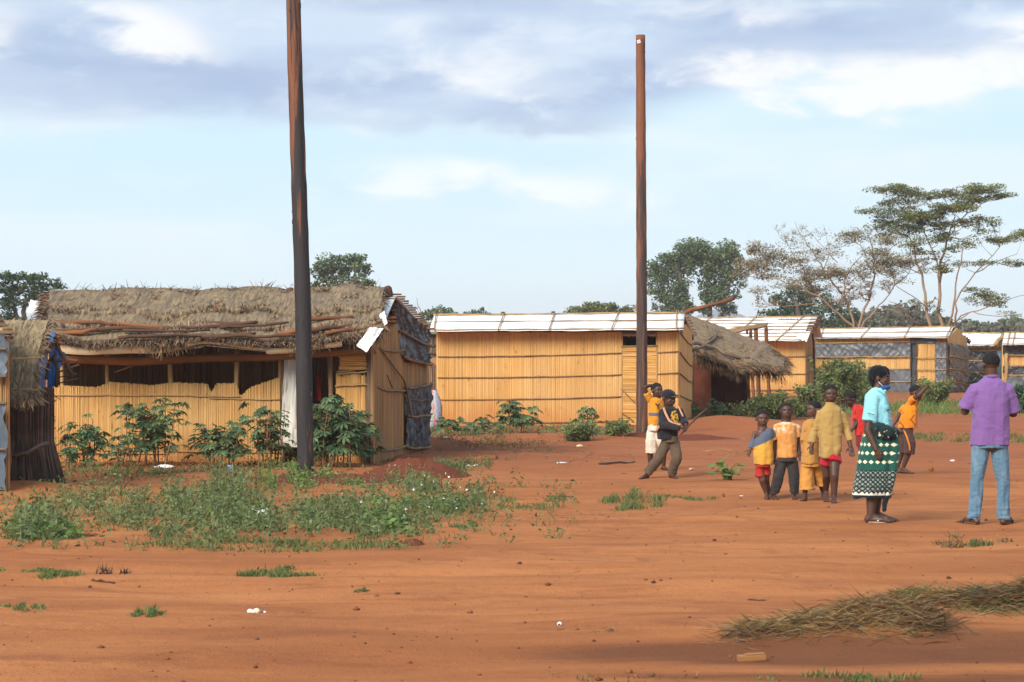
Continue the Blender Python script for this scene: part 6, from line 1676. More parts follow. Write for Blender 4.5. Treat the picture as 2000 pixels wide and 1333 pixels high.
def person(label, conv, base, sc, head, hh, hf, torso, arms, legs, group=None, skin='skin', hair=1.0, curlA=.5, tilt=0.0, neck=.052, headdy=0.0):
    """conv: zoomed pixel -> photo pixel; base: foot point; coordinates below are (zx, zy[, depth m]); radii in metres"""
    bpx, bpy_ = conv(*base); b = gnd(bpx, bpy_); D = b.y; ppm = F / D; u = 1 / (sc * ppm)     # u: metres per zoomed pixel
    root = thing('person', b, label, 'person', group)
    def J(p):
        px, py = conv(p[0], p[1]); dy = p[2] if len(p) > 2 else 0.0
        return b + Vector(((px - bpx) / ppm, dy, (bpy_ - py) / ppm))
    mb = MB()
    loft(mb, [(J((t[0], t[1])) + Vector((0, t[4] if len(t) > 4 else 0, 0)), t[2] * u * .82, t[3] * .78) for t in torso])
    h = hh * u
    hfv = Vector(hf).normalized(); up = Vector((tilt, 0, 1)); up = (up - hfv * up.dot(hfv)).normalized(); s = hfv.cross(up)
    c = J((head[0], head[1], headdy))
    rot = Matrix((s, hfv, up)).transposed()
    hp = lambda a, f_, z: c + s * (a * h) + hfv * (f_ * h) + up * (z * h)
    seg_chain(mb, [J((torso[0][0], torso[0][1])) - Vector((0, 0, .03)), hp(0, -.06, -.20)], [neck * 1.12, neck], 14)
    mb.ell(hp(0, -.03, .10), (.372 * h, .415 * h, .385 * h), 20, 14, rot)
    mb.ell(hp(0, .10, -.15), (.315 * h, .300 * h, .335 * h), 18, 12, rot)
    mb.ell(hp(0, .16, -.40), (.175 * h, .145 * h, .095 * h), 12, 8, rot)
    mb.ell(hp(0, .375, -.085), (.085 * h, .075 * h, .060 * h), 10, 7, rot); mb.ell(hp(0, .345, -.01), (.04 * h, .06 * h, .10 * h), 10, 7, rot)
    mb.ell(hp(0, .305, .095), (.21 * h, .085 * h, .05 * h), 12, 7, rot)
    mb.ell(hp(0, .345, -.235), (.115 * h, .060 * h, .060 * h), 12, 7, rot)
    for k in (-1, 1):
        mb.ell(hp(k * .385, -.03, -.03), (.035 * h, .085 * h, .125 * h), 10, 7, rot)
        mb.ell(hp(k * .175, .265, -.09), (.11 * h, .09 * h, .08 * h), 10, 7, rot)
    for i, a in enumerate(arms):
        P = [J(p[:3] if len(p) > 3 else p[:2] + ((p[2],) if len(p) > 2 else ())) for p in a['p']]
        seg_chain(mb, P[:3], [a['r'][0] * .84, a['r'][1], a['r'][2]], 12)
        hand(mb, P[2] - (P[3] - P[2]) * .08, P[3], Vector(a.get('n', (0, -1, 0))), a.get('curl', .5), a.get('thumb', 1))
    for l in legs:
        P = [J(p) for p in l['p'][:3]]
        r = l['r']
        cal = P[1].lerp(P[2], .28) + Vector((0, .012, 0))
        seg_chain(mb, [P[0], P[0].lerp(P[1], .5), P[1], cal, P[2]], [r[0], (r[0] + r[1]) * .53, r[1], r[1] * .98, r[2]], 14)
        toe = J(l['p'][3]); an = P[2]; gzz = lambda q: g(q.x, q.y)
        dirf = Vector((toe.x - an.x, toe.y - an.y, 0))
        L = l.get('L', dirf.length) ; dirf.normalize()
        heel = Vector((an.x, an.y, 0)) - dirf * .03; toep = heel + dirf * (L + .03)
        k = r[2] / .03
        heel.z = gzz(heel) + .026 * k; mid = heel.lerp(toep, .6); mid.z = gzz(mid) + .025 * k; toep.z = gzz(toep) + .014 * k
        seg_chain(mb, [an, heel], [r[2], .028 * k], 10)
        seg_chain(mb, [an - Vector((0, 0, .01)), mid], [r[2] * .95, .024 * k], 10)
        sd = Vector((-dirf.y, dirf.x, 0))
        for o in (-1, 0, 1):
            seg_chain(mb, [heel, mid + sd * (.016 * k * o), toep + sd * (.022 * k * o) - dirf * (.012 * abs(o))], [.024 * k, .021 * k, .012 * k], 8)
        for o in (-2, -1, 0, 1, 2):
            q = toep + sd * (.0125 * k * o) - dirf * (.010 * abs(o - .8)); q.z = gzz(q) + .011 * k
            seg_chain(mb, [q - dirf * .02, q + dirf * .014 * k], [.010 * k, .009 * k], 6)
        l['foot'] = (heel, toep, sd, k)
    shell(mb, 'body', M[skin], root, .0062, 2)
    if hair:
        hb = MB(); hb.ell(hp(0, -.070, .165), (.388 * h * hair, .412 * h * hair, .380 * h * hair), 26, 18, rot)
        hb.v = [tuple(Vector(p) + (Vector(p) - hp(0, -.07, .14)).normalized() * (.012 * h * mnoise.noise(Vector(p) * 60))) for p in hb.v]
        hb.build('hair', M['hair'], root, smooth=True)
    for k in (-1, 1):
        e = MB(); e.ell(hp(k * .150, .318, .015), (.056 * h, .036 * h, .026 * h), 10, 7, rot); eo = e.build('eye', M['eye'], root, smooth=True)
        e = MB(); e.ell(hp(k * .150, .345, .015), (.031 * h, .016 * h, .027 * h), 8, 6, rot); e.build('pupil', M['pupil'], eo, smooth=True)
    for k in (-1, 1):
        e = MB(); e.tube([hp(k * .07, .385, .075), hp(k * .15, .372, .098), hp(k * .235, .315, .080)], [.012 * h, .018 * h, .010 * h], 6); e.build('eyebrow', M['hair'], root, smooth=True)
    e = MB(); e.ell(hp(0, .385, -.215), (.10 * h, .030 * h, .022 * h), 12, 6, rot); e.ell(hp(0, .385, -.255), (.085 * h, .030 * h, .024 * h), 12, 6, rot); e.build('lips', M['lip'], root, smooth=True)
    return root, J, u, hp, h, rot, legs
def garment(name, m, root, J, u, rings=(), chains=(), wr=.016, ws=.10, vox=.0075, label=None, power=2.15):
    mb = MB()
    if rings: loft(mb, [(J((t[0], t[1])) + Vector((0, t[4] if len(t) > 4 else 0, 0)), t[2] * u, t[3]) for t in rings], power=power)
    for pts, rs in chains:
        # flat-ended sleeves and trouser legs
        P = [J(p) for p in pts]; Q, S = [], []
        d0 = (P[0] - P[1]).normalized(); Q += [P[0] + d0 * rs[0] * .55, P[0] + d0 * rs[0] * .25]; S += [rs[0] * .40, rs[0] * .72]; rs = [rs[0] * .92] + list(rs[1:])
        for i in range(len(P) - 1):
            for k in range(5): Q.append(P[i].lerp(P[i + 1], k / 5)); S.append(rs[i] + (rs[i + 1] - rs[i]) * k / 5)
        Q.append(P[-1]); S.append(rs[-1]); mb.tube(Q, S, 16)
    return shell(mb, name, m, root, vox, 2, wr, ws, label)
def strip(name, m, root, J, pts, r, flat=.35):
    mb = MB(); P = [J(p) for p in pts]; Q = []
    for i in range(len(P) - 1):
        for k in range(4): Q.append(P[i].lerp(P[i + 1], k / 4))
    Q.append(P[-1]); mb.tube(Q, r, 8); return mb.build(name, m, root, smooth=True)
cA = lambda a, b: (1220 + a / 5.554, 720 + b / 5.554)
cB = lambda a, b: (1430 + a / 5.127, 740 + b / 5.127)
cC = lambda a, b: (1630 + a / 3.809, 690 + b / 3.809)
cD = lambda a, b: (1820 + a / 3.70, 680 + b / 3.70)
cE = lambda a, b: (1740 + a / 6.344, 730 + b / 6.344)
KIDS = 'children on the track'
AR = [.036, .031, .020]; LG = [.056, .044, .026]

# boy in yellow, arm on his head
root, J, u, hp, h, rot, lg = person('boy in yellow tee and white shorts, one arm over his head, beside a pole', cA, (360, 1110), 5.554, (352, 245), 162, (.55, -.85, 0),
    [(345, 335, 36, .06), (342, 355, 74, .085), (345, 430, 78, .10), (334, 560, 66, .10), (322, 660, 68, .10)],
    [dict(p=[(270, 330, 0), (206, 210, -.05), (288, 186, .04), (345, 172, .06)], r=AR, n=(0, .3, -1), curl=.3), dict(p=[(415, 380, .02), (445, 500, .10), (435, 590, .08), (430, 660, .05)], r=AR)],
    [dict(p=[(290, 660, .02), (278, 880, .0), (280, 1060, .04), (320, 1112, -.08)], r=LG, L=.14), dict(p=[(355, 660, .02), (422, 890, -.02), (424, 1070, .04), (470, 1110, -.05)], r=LG, L=.15)], KIDS)
m = overlay(cloth('tee_yellow', (.62, .27, .02), (.52, .21, .02)), lambda nt, tc, x, y, z, c: MIX(nt, MA(nt, 'MULTIPLY', MA(nt, 'COMPARE', z, J((0, 500))[2] - woff(root).z, .022), MA(nt, 'LESS_THAN', y, .0)), c, (.10, .11, .17)))
garment('shirt', m, root, J, u, [(335, 318, 34, .06), (340, 345, 76, .085), (346, 420, 82, .105), (336, 520, 74, .105), (322, 618, 72, .108)], [([(282, 350, 0), (236, 268, -.03)], [.050, .050]), ([(405, 375, .02), (432, 460, .07)], [.052, .054])])
mb = MB(); q = J((352, 402, -.118)); r_ = .016
for a_, l_ in ((2.4, .042), (.7, .042), (-1.4, .045)): mb.box(q + Vector((math.cos(a_) * l_ / 2, -.0015 * a_, math.sin(a_) * l_ / 2)), (l_, .012, .016), Matrix.Rotation(-a_, 3, 'Y'))
mb.build('printed_emblem', M['black'], root)
garment('shorts', cloth('shorts_white', (.66, .60, .50), (.60, .50, .38), (.50, .25, .12), 7, .64), root, J, u, [(322, 605, 66, .10), (318, 680, 72, .112)], [([(292, 680, .0), (284, 800, -.01), (288, 920, 0)], [.068, .072, .074]), ([(355, 680, .0), (395, 790, -.02), (432, 900, 0)], [.068, .066, .060])])

# boy in black jacket with a dark stick
root, J, u, hp, h, rot, lg = person('boy in open black jacket and dark cap gripping a dark stick, legs spread', cA, (400, 1190), 5.554, (478, 322), 196, (.62, -.72, -.22),
    [(490, 425, 36, .06), (490, 450, 88, .09), (500, 540, 95, .105), (498, 650, 84, .105), (495, 790, 82, .105)],
    [dict(p=[(408, 462, 0), (412, 618, -.14), (590, 632, -.24), (668, 640, -.27)], r=AR, n=(0, 1, .2), curl=.9), dict(p=[(585, 450, 0), (640, 560, -.06), (655, 612, -.18), (640, 690, -.23)], r=AR, n=(-.6, .6, 0), curl=.9)],
    [dict(p=[(452, 800, 0), (362, 985, -.05), (238, 1140, .02), (180, 1190, -.06)], r=LG, L=.15), dict(p=[(540, 800, 0), (562, 965, -.08), (504, 1148, .02), (545, 1190, -.10)], r=LG, L=.15)], KIDS, hair=0)
garment('jacket', cloth('jacket_black', (.016, .016, .021), (.026, .024, .028)), root, J, u, [(488, 412, 44, .065), (488, 442, 96, .10), (480, 540, 108, .115, .02), (466, 650, 118, .125, .01), (455, 768, 100, .12, .01)],
        [([(412, 470, 0), (410, 612, -.14), (585, 632, -.235)], [.062, .056, .042]), ([(585, 458, 0), (638, 565, -.06), (650, 600, -.15)], [.060, .052, .044])])
garment('shirt', overlay(cloth('tee_printed', (.50, .28, .045)), lambda nt, tc, x, y, z, c: MIX(nt, MAPR(nt, NOI(nt, tc, 34, 1), .5, .56), c, (.03, .02, .015))), root, J, u, [(528, 452, 26, .03, -.085), (538, 520, 44, .03, -.105), (536, 600, 40, .03, -.115)], wr=.006)
pe = cloth('jacket_peach', (.62, .30, .16)); 
strip('stripe', pe, root, J, [(418, 425, -.085), (436, 480, -.125), (470, 555, -.165), (520, 596, -.20), (590, 604, -.262)], .016)
strip('stripe', pe, root, J, [(560, 395, -.05), (585, 420, -.06), (628, 520, -.105)], .012)
strip('stripe', pe, root, J, [(398, 585, -.12), (370, 625, -.11), (345, 668, -.08)], .018)
garment('trousers', cloth('trousers_khaki', (.115, .078, .048), (.080, .054, .035), (.20, .11, .06), 5, .62), root, J, u, [(500, 735, 78, .10), (495, 800, 86, .112)], [([(455, 800, 0), (362, 985, -.05), (248, 1128, .02)], [.080, .066, .058]), ([(540, 800, 0), (562, 965, -.08), (508, 1146, .02)], [.080, .070, .056])])
mb = MB(); mb.ell(hp(0, -.05, .15), (.405 * h, .44 * h, .345 * h), 22, 14, rot); co = mb.build('cap', cloth('cap_dark', (.020, .017, .020)), root, smooth=True)
mb = MB(); mb.ell(hp(.0, .50, .20), (.27 * h, .26 * h, .035 * h), 16, 8, rot @ Matrix.Rotation(.12, 3, 'X')); mb.build('visor', cloth('cap_visor', (.055, .035, .035)), co, smooth=True)
mb = MB(); Q = [J((596, 705, -.25)), J((640, 655, -.27)), J((690, 600, -.28)), J((740, 545, -.285)), J((790, 500, -.29)), J((885, 418, -.30))]
mb.tube(Q, [.010, .012, .011, .014, .020, .005], 7)
mb.ell(J((775, 512, -.29)), (.050, .012, .018), 10, 6, Matrix.Rotation(R(-42), 3, 'Y'))
tag(mb.build('dark_stick', M['stick_dark'], loc=J((640, 655, -.27)), smooth=True), 'dark stick pointing up to the right in the hands of the black jacketed boy', 'stick')

# smallest child, yellow shirt off one shoulder
root, J, u, hp, h, rot, lg = person('smallest child in yellow shirt with blue yoke off one shoulder and red shorts', cB, (338, 1205), 5.127, (300, 402), 168, (.12, -1, -.03),
    [(305, 490, 30, .05), (306, 528, 88, .075), (310, 610, 84, .09), (310, 720, 80, .09), (308, 880, 76, .09)],
    [dict(p=[(226, 545, 0), (202, 640, -.02), (176, 712, -.04), (148, 788, -.06)], r=[.032, .028, .019]), dict(p=[(388, 540, 0), (412, 650, .03), (420, 750, .02), (420, 830, 0)], r=[.032, .028, .019])],
    [dict(p=[(272, 900, 0), (302, 1015, -.03), (345, 1150, .02), (332, 1205, -.11)], r=[.052, .042, .025], L=.12), dict(p=[(338, 900, .03), (338, 1015, .03), (370, 1148, .07), (385, 1200, -.03)], r=[.052, .042, .025], L=.12)], KIDS, skin='skin2')
b0 = woff(root)
def yoke(nt, tc, x, y, z, c):
    t = MA(nt, 'SUBTRACT', z, MA(nt, 'MULTIPLY_ADD', x, .45, (J((306, 628)) - b0).z))
    c = MIX(nt, MAPR(nt, NOI(nt, tc, 7, 4), .52, .66, 0, .6), c, (.36, .24, .05))
    return MIX(nt, MAPR(nt, t, -.004, .004), c, (.085, .105, .15))
garment('shirt', overlay(cloth('shirt_yellow', (.62, .33, .045), (.55, .28, .05)), yoke), root, J, u, [(368, 498, 40, .055), (356, 525, 58, .068), (336, 562, 80, .085), (318, 610, 95, .096), (312, 660, 99, .10), (312, 750, 103, .108), (316, 858, 100, .108)], [([(392, 535, 0), (410, 615, .02)], [.046, .048]), ([(212, 610, -.01), (192, 695, -.03)], [.030, .036])])
garment('shorts', cloth('shorts_red', (.42, .030, .020)), root, J, u, [(306, 840, 74, .09), (306, 885, 76, .098)], [([(272, 885, 0), (268, 985, -.02)], [.058, .060]), ([(336, 885, .02), (338, 968, .02)], [.058, .060])])

# child in orange tee and dark trousers
root, J, u, hp, h, rot, lg = person('child in faded orange tee and dark trousers walking beside the smallest child', cB, (525, 1207), 5.127, (543, 328), 168, (.0, -1, .10),
    [(543, 418, 32, .05), (546, 458, 92, .08), (549, 560, 92, .095), (549, 680, 90, .095), (546, 820, 88, .095)],
    [dict(p=[(450, 480, 0), (426, 680, .02), (422, 780, -.02), (418, 872, -.04)], r=[.034, .029, .020]), dict(p=[(646, 480, 0), (660, 660, .02), (672, 755, -.02), (686, 842, -.04)], r=[.034, .029, .020])],
    [dict(p=[(495, 830, 0), (455, 990, -.02), (420, 1145, .03), (432, 1208, -.14)], r=[.056, .044, .026], L=.14), dict(p=[(600, 830, 0), (618, 990, .0), (632, 1150, .06), (618, 1212, -.06)], r=[.056, .044, .026], L=.14)], KIDS)
b1 = J((0, 540)).z - woff(root).z
garment('shirt', overlay(cloth('tee_orange', (.60, .29, .085), (.50, .22, .06), (.30, .15, .06), 9, .64), lambda nt, tc, x, y, z, c: MIX(nt, MA(nt, 'MULTIPLY', MAPR(nt, z, b1 - .03, b1 + .04), MAPR(nt, NOI(nt, tc, 22, 3), .48, .58, 0, .8)), c, (.75, .55, .42))), root, J, u,
        [(543, 432, 48, .065), (545, 460, 104, .085), (548, 560, 103, .102), (550, 680, 101, .105), (548, 790, 102, .108)], [([(455, 482, 0), (428, 592, .01)], [.052, .054]), ([(642, 482, 0), (660, 585, .01)], [.052, .054])])
garment('trousers', cloth('trousers_black', (.030, .028, .030), (.045, .038, .036), (.09, .055, .04), 6, .66), root, J, u, [(546, 770, 92, .098), (546, 830, 98, .105)], [([(495, 835, 0), (455, 990, -.02), (424, 1148, .02)], [.072, .062, .052]), ([(600, 835, 0), (618, 990, .0), (632, 1152, .04)], [.072, .062, .052])])

# child in ochre outfit, looking left
root, J, u, hp, h, rot, lg = person('child in ochre shirt and wide ochre trousers, face turned left, behind the tallest child', cB, (800, 1222), 5.127, (815, 312), 172, (-.88, -.42, -.02),
    [(805, 405, 32, .05), (802, 440, 84, .08), (797, 560, 90, .095), (792, 700, 88, .10), (790, 860, 92, .10)],
    [dict(p=[(730, 470, -.02), (718, 620, -.02), (716, 720, -.03), (714, 800, -.04)], r=[.034, .029, .020]), dict(p=[(875, 470, .02), (895, 620, .05), (900, 720, .05), (900, 800, .05)], r=[.034, .029, .020])],
    [dict(p=[(745, 870, 0), (742, 1010, -.03), (728, 1155, .0), (690, 1222, -.10)], r=[.056, .044, .026], L=.14), dict(p=[(850, 870, .06), (895, 1020, .10), (932, 1140, .16), (915, 1210, .0)], r=[.056, .044, .026], L=.14)], KIDS, skin='skin2')
oc = cloth('ochre_cloth', (.46, .235, .065), (.38, .18, .045), (.27, .13, .05), 6, .66)
garment('shirt', oc, root, J, u, [(803, 402, 40, .06), (800, 438, 86, .088), (795, 560, 94, .102), (790, 700, 98, .112), (790, 850, 106, .120)], [([(740, 472, -.02), (722, 620, -.02)], [.050, .050]), ([(868, 470, .02), (890, 610, .05)], [.050, .050])])
garment('trousers', cloth('ochre_trousers', (.55, .26, .055), (.46, .21, .045), (.30, .14, .045), 6, .68), root, J, u, [(790, 820, 94, .10), (790, 880, 104, .115)], [([(748, 880, 0), (742, 1010, -.02), (746, 1110, -.02)], [.078, .082, .090]), ([(848, 880, .05), (885, 990, .08), (905, 1066, .10)], [.078, .078, .080])])

# tallest child, olive turtleneck, red shorts
root, J, u, hp, h, rot, lg = person('tallest child in olive yellow turtleneck sweater and red shorts, walking towards the viewer', cB, (995, 1240), 5.127, (985, 156), 182, (.0, -1, -.04),
    [(985, 250, 38, .055), (985, 295, 122, .09), (985, 420, 120, .105), (982, 600, 112, .105), (980, 800, 104, .105)],
    [dict(p=[(872, 325, 0), (820, 540, .03), (792, 675, -.03), (784, 775, -.06)], r=[.040, .034, .023]), dict(p=[(1102, 325, 0), (1152, 520, .03), (1183, 680, -.03), (1196, 798, -.06)], r=[.040, .034, .023])],
    [dict(p=[(948, 820, .04), (955, 970, .06), (968, 1130, .22), (955, 1195, .10)], r=[.062, .047, .029], L=.16), dict(p=[(1022, 815, -.02), (1014, 965, -.08), (1014, 1180, -.05), (990, 1240, -.20)], r=[.062, .048, .030], L=.17)], KIDS, neck=.048)
ol = cloth('sweater_olive', (.40, .265, .085), (.34, .215, .068), (.27, .15, .05), 5, .68)
garment('sweater', ol, root, J, u, [(985, 238, 44, .058), (985, 262, 48, .062), (985, 276, 66, .072), (985, 292, 92, .085), (985, 318, 112, .098), (985, 420, 124, .112), (982, 600, 116, .118), (978, 720, 112, .118), (966, 784, 98, .110)],
        [([(892, 340, 0), (828, 530, .03), (797, 640, -.01)], [.060, .046, .043]), ([(1082, 338, 0), (1146, 505, .03), (1178, 622, -.01)], [.060, .046, .042])], wr=.024, ws=.12)
garment('shorts', cloth('shorts_crimson', (.46, .015, .035)), root, J, u, [(985, 750, 98, .11), (985, 800, 104, .118)], [([(948, 800, .02), (932, 872, .02)], [.076, .070]), ([(1026, 790, -.02), (1024, 838, -.05)], [.078, .076])])

# child in red behind the woman
root, J, u, hp, h, rot, lg = person('child in red shirt bending forward, partly hidden behind the woman', cC, (215, 945), 3.809, (116, 344), 112, (-.82, -.40, -.42),
    [(158, 392, 24, .05), (178, 415, 48, .08), (186, 500, 50, .09), (200, 590, 50, .09), (215, 680, 52, .09)],
    [dict(p=[(150, 430, -.04), (160, 520, -.06), (128, 562, -.10), (102, 590, -.13)], r=AR), dict(p=[(212, 430, .05), (222, 520, .06), (226, 590, .04), (226, 640, .02)], r=AR)],
    [dict(p=[(205, 690, -.02), (218, 810, -.03), (222, 915, .02), (200, 945, -.10)], r=LG, L=.14), dict(p=[(232, 690, .04), (250, 810, .04), (255, 910, .08), (232, 940, -.02)], r=LG, L=.14)], KIDS, skin='skin3')
garment('shirt', overlay(cloth('shirt_red', (.50, .035, .022), (.42, .025, .02)), lambda nt, tc, x, y, z, c: MIX(nt, MAPR(nt, NOI(nt, tc, 11, 2), .60, .66, 0, .85), c, (.05, .03, .05))), root, J, u, [(160, 382, 27, .055), (178, 410, 52, .085), (184, 500, 54, .098), (202, 612, 54, .10)], [([(158, 432, -.03), (156, 492, -.05)], [.048, .046]), ([(206, 430, .04), (220, 500, .06)], [.048, .046])])
garment('shorts', cloth('shorts_dark_red', (.20, .02, .02)), root, J, u, [(206, 600, 50, .09), (216, 690, 56, .10)], [([(205, 690, -.02), (216, 790, -.03)], [.062, .062]), ([(232, 690, .04), (248, 790, .04)], [.062, .062])])

# woman
root, J, u, hp, h, rot, lg = person('woman in light blue polo shirt, black headwrap and patterned green wrap skirt', cC, (318, 1258), 3.809, (348, 188), 158, (.86, -.50, .02),
    [(316, 280, 38, .06), (308, 315, 84, .10), (318, 400, 92, .12), (330, 490, 86, .115), (335, 560, 92, .12), (325, 650, 112, .14)],
    [dict(p=[(268, 335, -.10), (232, 575, -.13), (288, 712, -.18), (312, 800, -.20)], r=[.050, .042, .028], curl=.4, n=(.4, .6, 0)), dict(p=[(362, 335, .11), (395, 480, .14), (420, 560, .06), (430, 620, 0)], r=[.046, .04, .026])],
    [dict(p=[(300, 700, -.05), (284, 980, -.05), (262, 1205, -.06), (400, 1250, -.10)], r=[.09, .066, .040], L=.20), dict(p=[(345, 700, .05), (325, 980, .05), (312, 1195, .06), (420, 1240, .03)], r=[.09, .066, .040], L=.20)], None, skin='skin', hair=0, neck=.052)
garment('shirt', cloth('polo_light_blue', (.29, .66, .72), (.24, .58, .66)), root, J, u, [(318, 262, 42, .062), (314, 284, 56, .075), (308, 316, 82, .108), (316, 400, 97, .138), (330, 480, 93, .132), (340, 560, 90, .128)],
        [([(272, 335, -.09), (236, 506, -.13)], [.074, .072]), ([(355, 335, .09), (388, 460, .13)], [.068, .066])], wr=.022, ws=.13)
mb = MB(); mb.tube([J((296, 262, -.045)), J((325, 276, -.088)), J((352, 294, -.085)), J((366, 312, -.10))], [.014, .018, .018, .010], 8); mb.tube([J((352, 292, -.085)), J((372, 280, -.04)), J((378, 272, .03))], [.016, .016, .012], 8); mb.build('collar', cloth('polo_collar', (.26, .60, .68)), root, smooth=True)
strip('shirt_print', M['black'], root, J, [(222, 443, -.205), (246, 449, -.215), (272, 457, -.205)], .0035)
strip('shirt_print', M['black'], root, J, [(372, 425, -.125), (388, 422, -.11), (402, 417, -.095)], .005)
b0 = woff(root)
def kap(nt, tc, x, y, z, c):
    zz = lambda p: float((J((0, p)) - b0).z)
    uu = MA(nt, 'MULTIPLY', MA(nt, 'ARCTAN2', x, MA(nt, 'SUBTRACT', .0, y)), .17)      # metres round the hips
    def dia(zc, per, hz, off=0.0):
        f = MA(nt, 'ABSOLUTE', MA(nt, 'SUBTRACT', MA(nt, 'FRACT', MA(nt, 'MULTIPLY_ADD', uu, 1 / per, off)), .5))
        v = MA(nt, 'DIVIDE', MA(nt, 'ABSOLUTE', MA(nt, 'SUBTRACT', z, zc)), hz)
        return MA(nt, 'LESS_THAN', MA(nt, 'MULTIPLY_ADD', f, 2.0, v), .80)
    cream, blk = (.72, .66, .46), (.008, .014, .016)
    for k, p in enumerate((610, 678, 741, 806)):
        c = MIX(nt, MA(nt, 'COMPARE', z, zz(p), .007), c, (.02, .10, .085))
        c = MIX(nt, dia(zz(p), .062, .026, .3 * k), c, cream)
    low = MA(nt, 'LESS_THAN', z, zz(866))
    gl = lambda s: MA(nt, 'LESS_THAN', MA(nt, 'ABSOLUTE', MA(nt, 'SUBTRACT', MA(nt, 'FRACT', MA(nt, 'MULTIPLY', MA(nt, 'MULTIPLY_ADD', z, s, uu), 1 / .045)), .5)), .17)
    fine = MA(nt, 'LESS_THAN', MA(nt, 'FRACT', MA(nt, 'MULTIPLY', MA(nt, 'ADD', z, uu), 1 / .011)), .55)
    lat = MA(nt, 'MAXIMUM', gl(1.0), gl(-1.0))
    lc = MIX(nt, lat, (.012, .080, .070), blk); lc = MIX(nt, MA(nt, 'MULTIPLY', MA(nt, 'SUBTRACT', 1.0, lat), MA(nt, 'MULTIPLY', fine, .8)), lc, (.46, .48, .42))
    for p in (868, 918, 990): lc = MIX(nt, MA(nt, 'COMPARE', z, zz(p), .004), lc, blk)
    c = MIX(nt, low, c, lc)
    zig = MA(nt, 'MULTIPLY', MA(nt, 'ABSOLUTE', MA(nt, 'SUBTRACT', MA(nt, 'FRACT', MA(nt, 'MULTIPLY', uu, 1 / .04)), .5)), .05)
    c = MIX(nt, MA(nt, 'LESS_THAN', MA(nt, 'SUBTRACT', z, zig), zz(1030)), c, blk)
    c = MIX(nt, MA(nt, 'LESS_THAN', MA(nt, 'SUBTRACT', z, zig), zz(1044)), c, (.62, .60, .52))
    c = MIX(nt, MA(nt, 'LESS_THAN', z, zz(1052)), c, (.012, .016, .020))
    return c
kp = overlay(cloth('wrap_skirt_green', (.012, .088, .066), (.009, .072, .056)), kap)
garment('skirt', kp, root, J, u, [(338, 560, 94, .13), (328, 620, 122, .155), (320, 720, 136, .165), (308, 850, 143, .17), (292, 980, 148, .17), (270, 1072, 140, .165)], [], wr=.026, ws=.16, power=2.2)
garment('skirt_flap', kp, root, J, u, [(420, 600, 40, .05, -.08), (432, 720, 34, .045, -.10), (418, 860, 32, .04, -.12), (392, 980, 26, .035, -.12), (368, 1090, 22, .03, -.12), (358, 1172, 15, .025, -.11)], [], wr=.02, ws=.07)
dk = overlay(cloth('sash_dark', (.008, .020, .024), (.014, .035, .034)), lambda nt, tc, x, y, z, c: MIX(nt, MAPR(nt, NOI(nt, SCALE(nt, tc, (1, 1, 1.4), (3, 3, 3)), 17, 1), .66, .70), c, (.62, .55, .36)))
mb = MB(); seg_chain(mb, [J((262, 535, -.08)), J((310, 555, -.155)), J((372, 580, -.16)), J((430, 592, -.08)), J((448, 600, .03))], [.050, .062, .066, .058, .05], 14); seg_chain(mb, [J((268, 590, -.10)), J((340, 610, -.165)), J((420, 615, -.11)), J((455, 612, .0))], [.036, .040, .044, .03], 12)
shell(mb, 'sash', dk, root, .008, 2, .02, .05)
mb = MB(); mb.ell(hp(0, -.13, .22), (.42 * h, .53 * h, .40 * h), 22, 14, rot); mb.ell(hp(0, -.40, .0), (.33 * h, .27 * h, .40 * h), 18, 12, rot)
shell(mb, 'headwrap', cloth('headwrap_black', (.004, .005, .007), (.007, .008, .010)), root, .008, 2, .018, .06)
mk = cloth('mask_blue', (.020, .080, .225), (.025, .09, .25))
mb = MB(); mb.ell(hp(0, .15, -.42), (.27 * h, .29 * h, .16 * h), 18, 10, rot); mo = mb.build('face_mask', mk, root, smooth=True)
for k in (-1, 1):
    mb = MB(); mb.tube([hp(k * .20, .22, -.42), hp(k * .31, .04, -.24), hp(k * .36, -.10, -.05)], .0035, 6); mb.build('strap', M['white'], mo, smooth=True)
for i, l in enumerate(lg):
    heel, toep, sd, k = l['foot']; dr = (toep - heel); dr.z = 0; L = dr.length; dr.normalize()
    c0 = heel.lerp(toep, .52); c0.z = g(c0.x, c0.y) + .007
    mb = MB(); mb.ell(c0, (L * .58, .042, .011), 20, 8, Matrix((dr, Vector((-dr.y, dr.x, 0)), Vector((0, 0, 1)))).transposed()); so = mb.build('flip_flop', cloth('flip_flop_pale', (.52, .45, .38), (.30, .2, .15), sc=40), root, smooth=True)
    mb = MB(); tz = g(toep.x, toep.y); a = toep - dr * .045 + Vector((0, 0, .022)); 
    for sg in (-1, 1): mb.tube([a, heel.lerp(toep, .55) + sd * .034 * sg + Vector((0, 0, .022)), heel.lerp(toep, .42) + sd * .042 * sg - Vector((0, 0, .01))], .007, 6)
    mb.build('strap', M['tarp'], so, smooth=True)

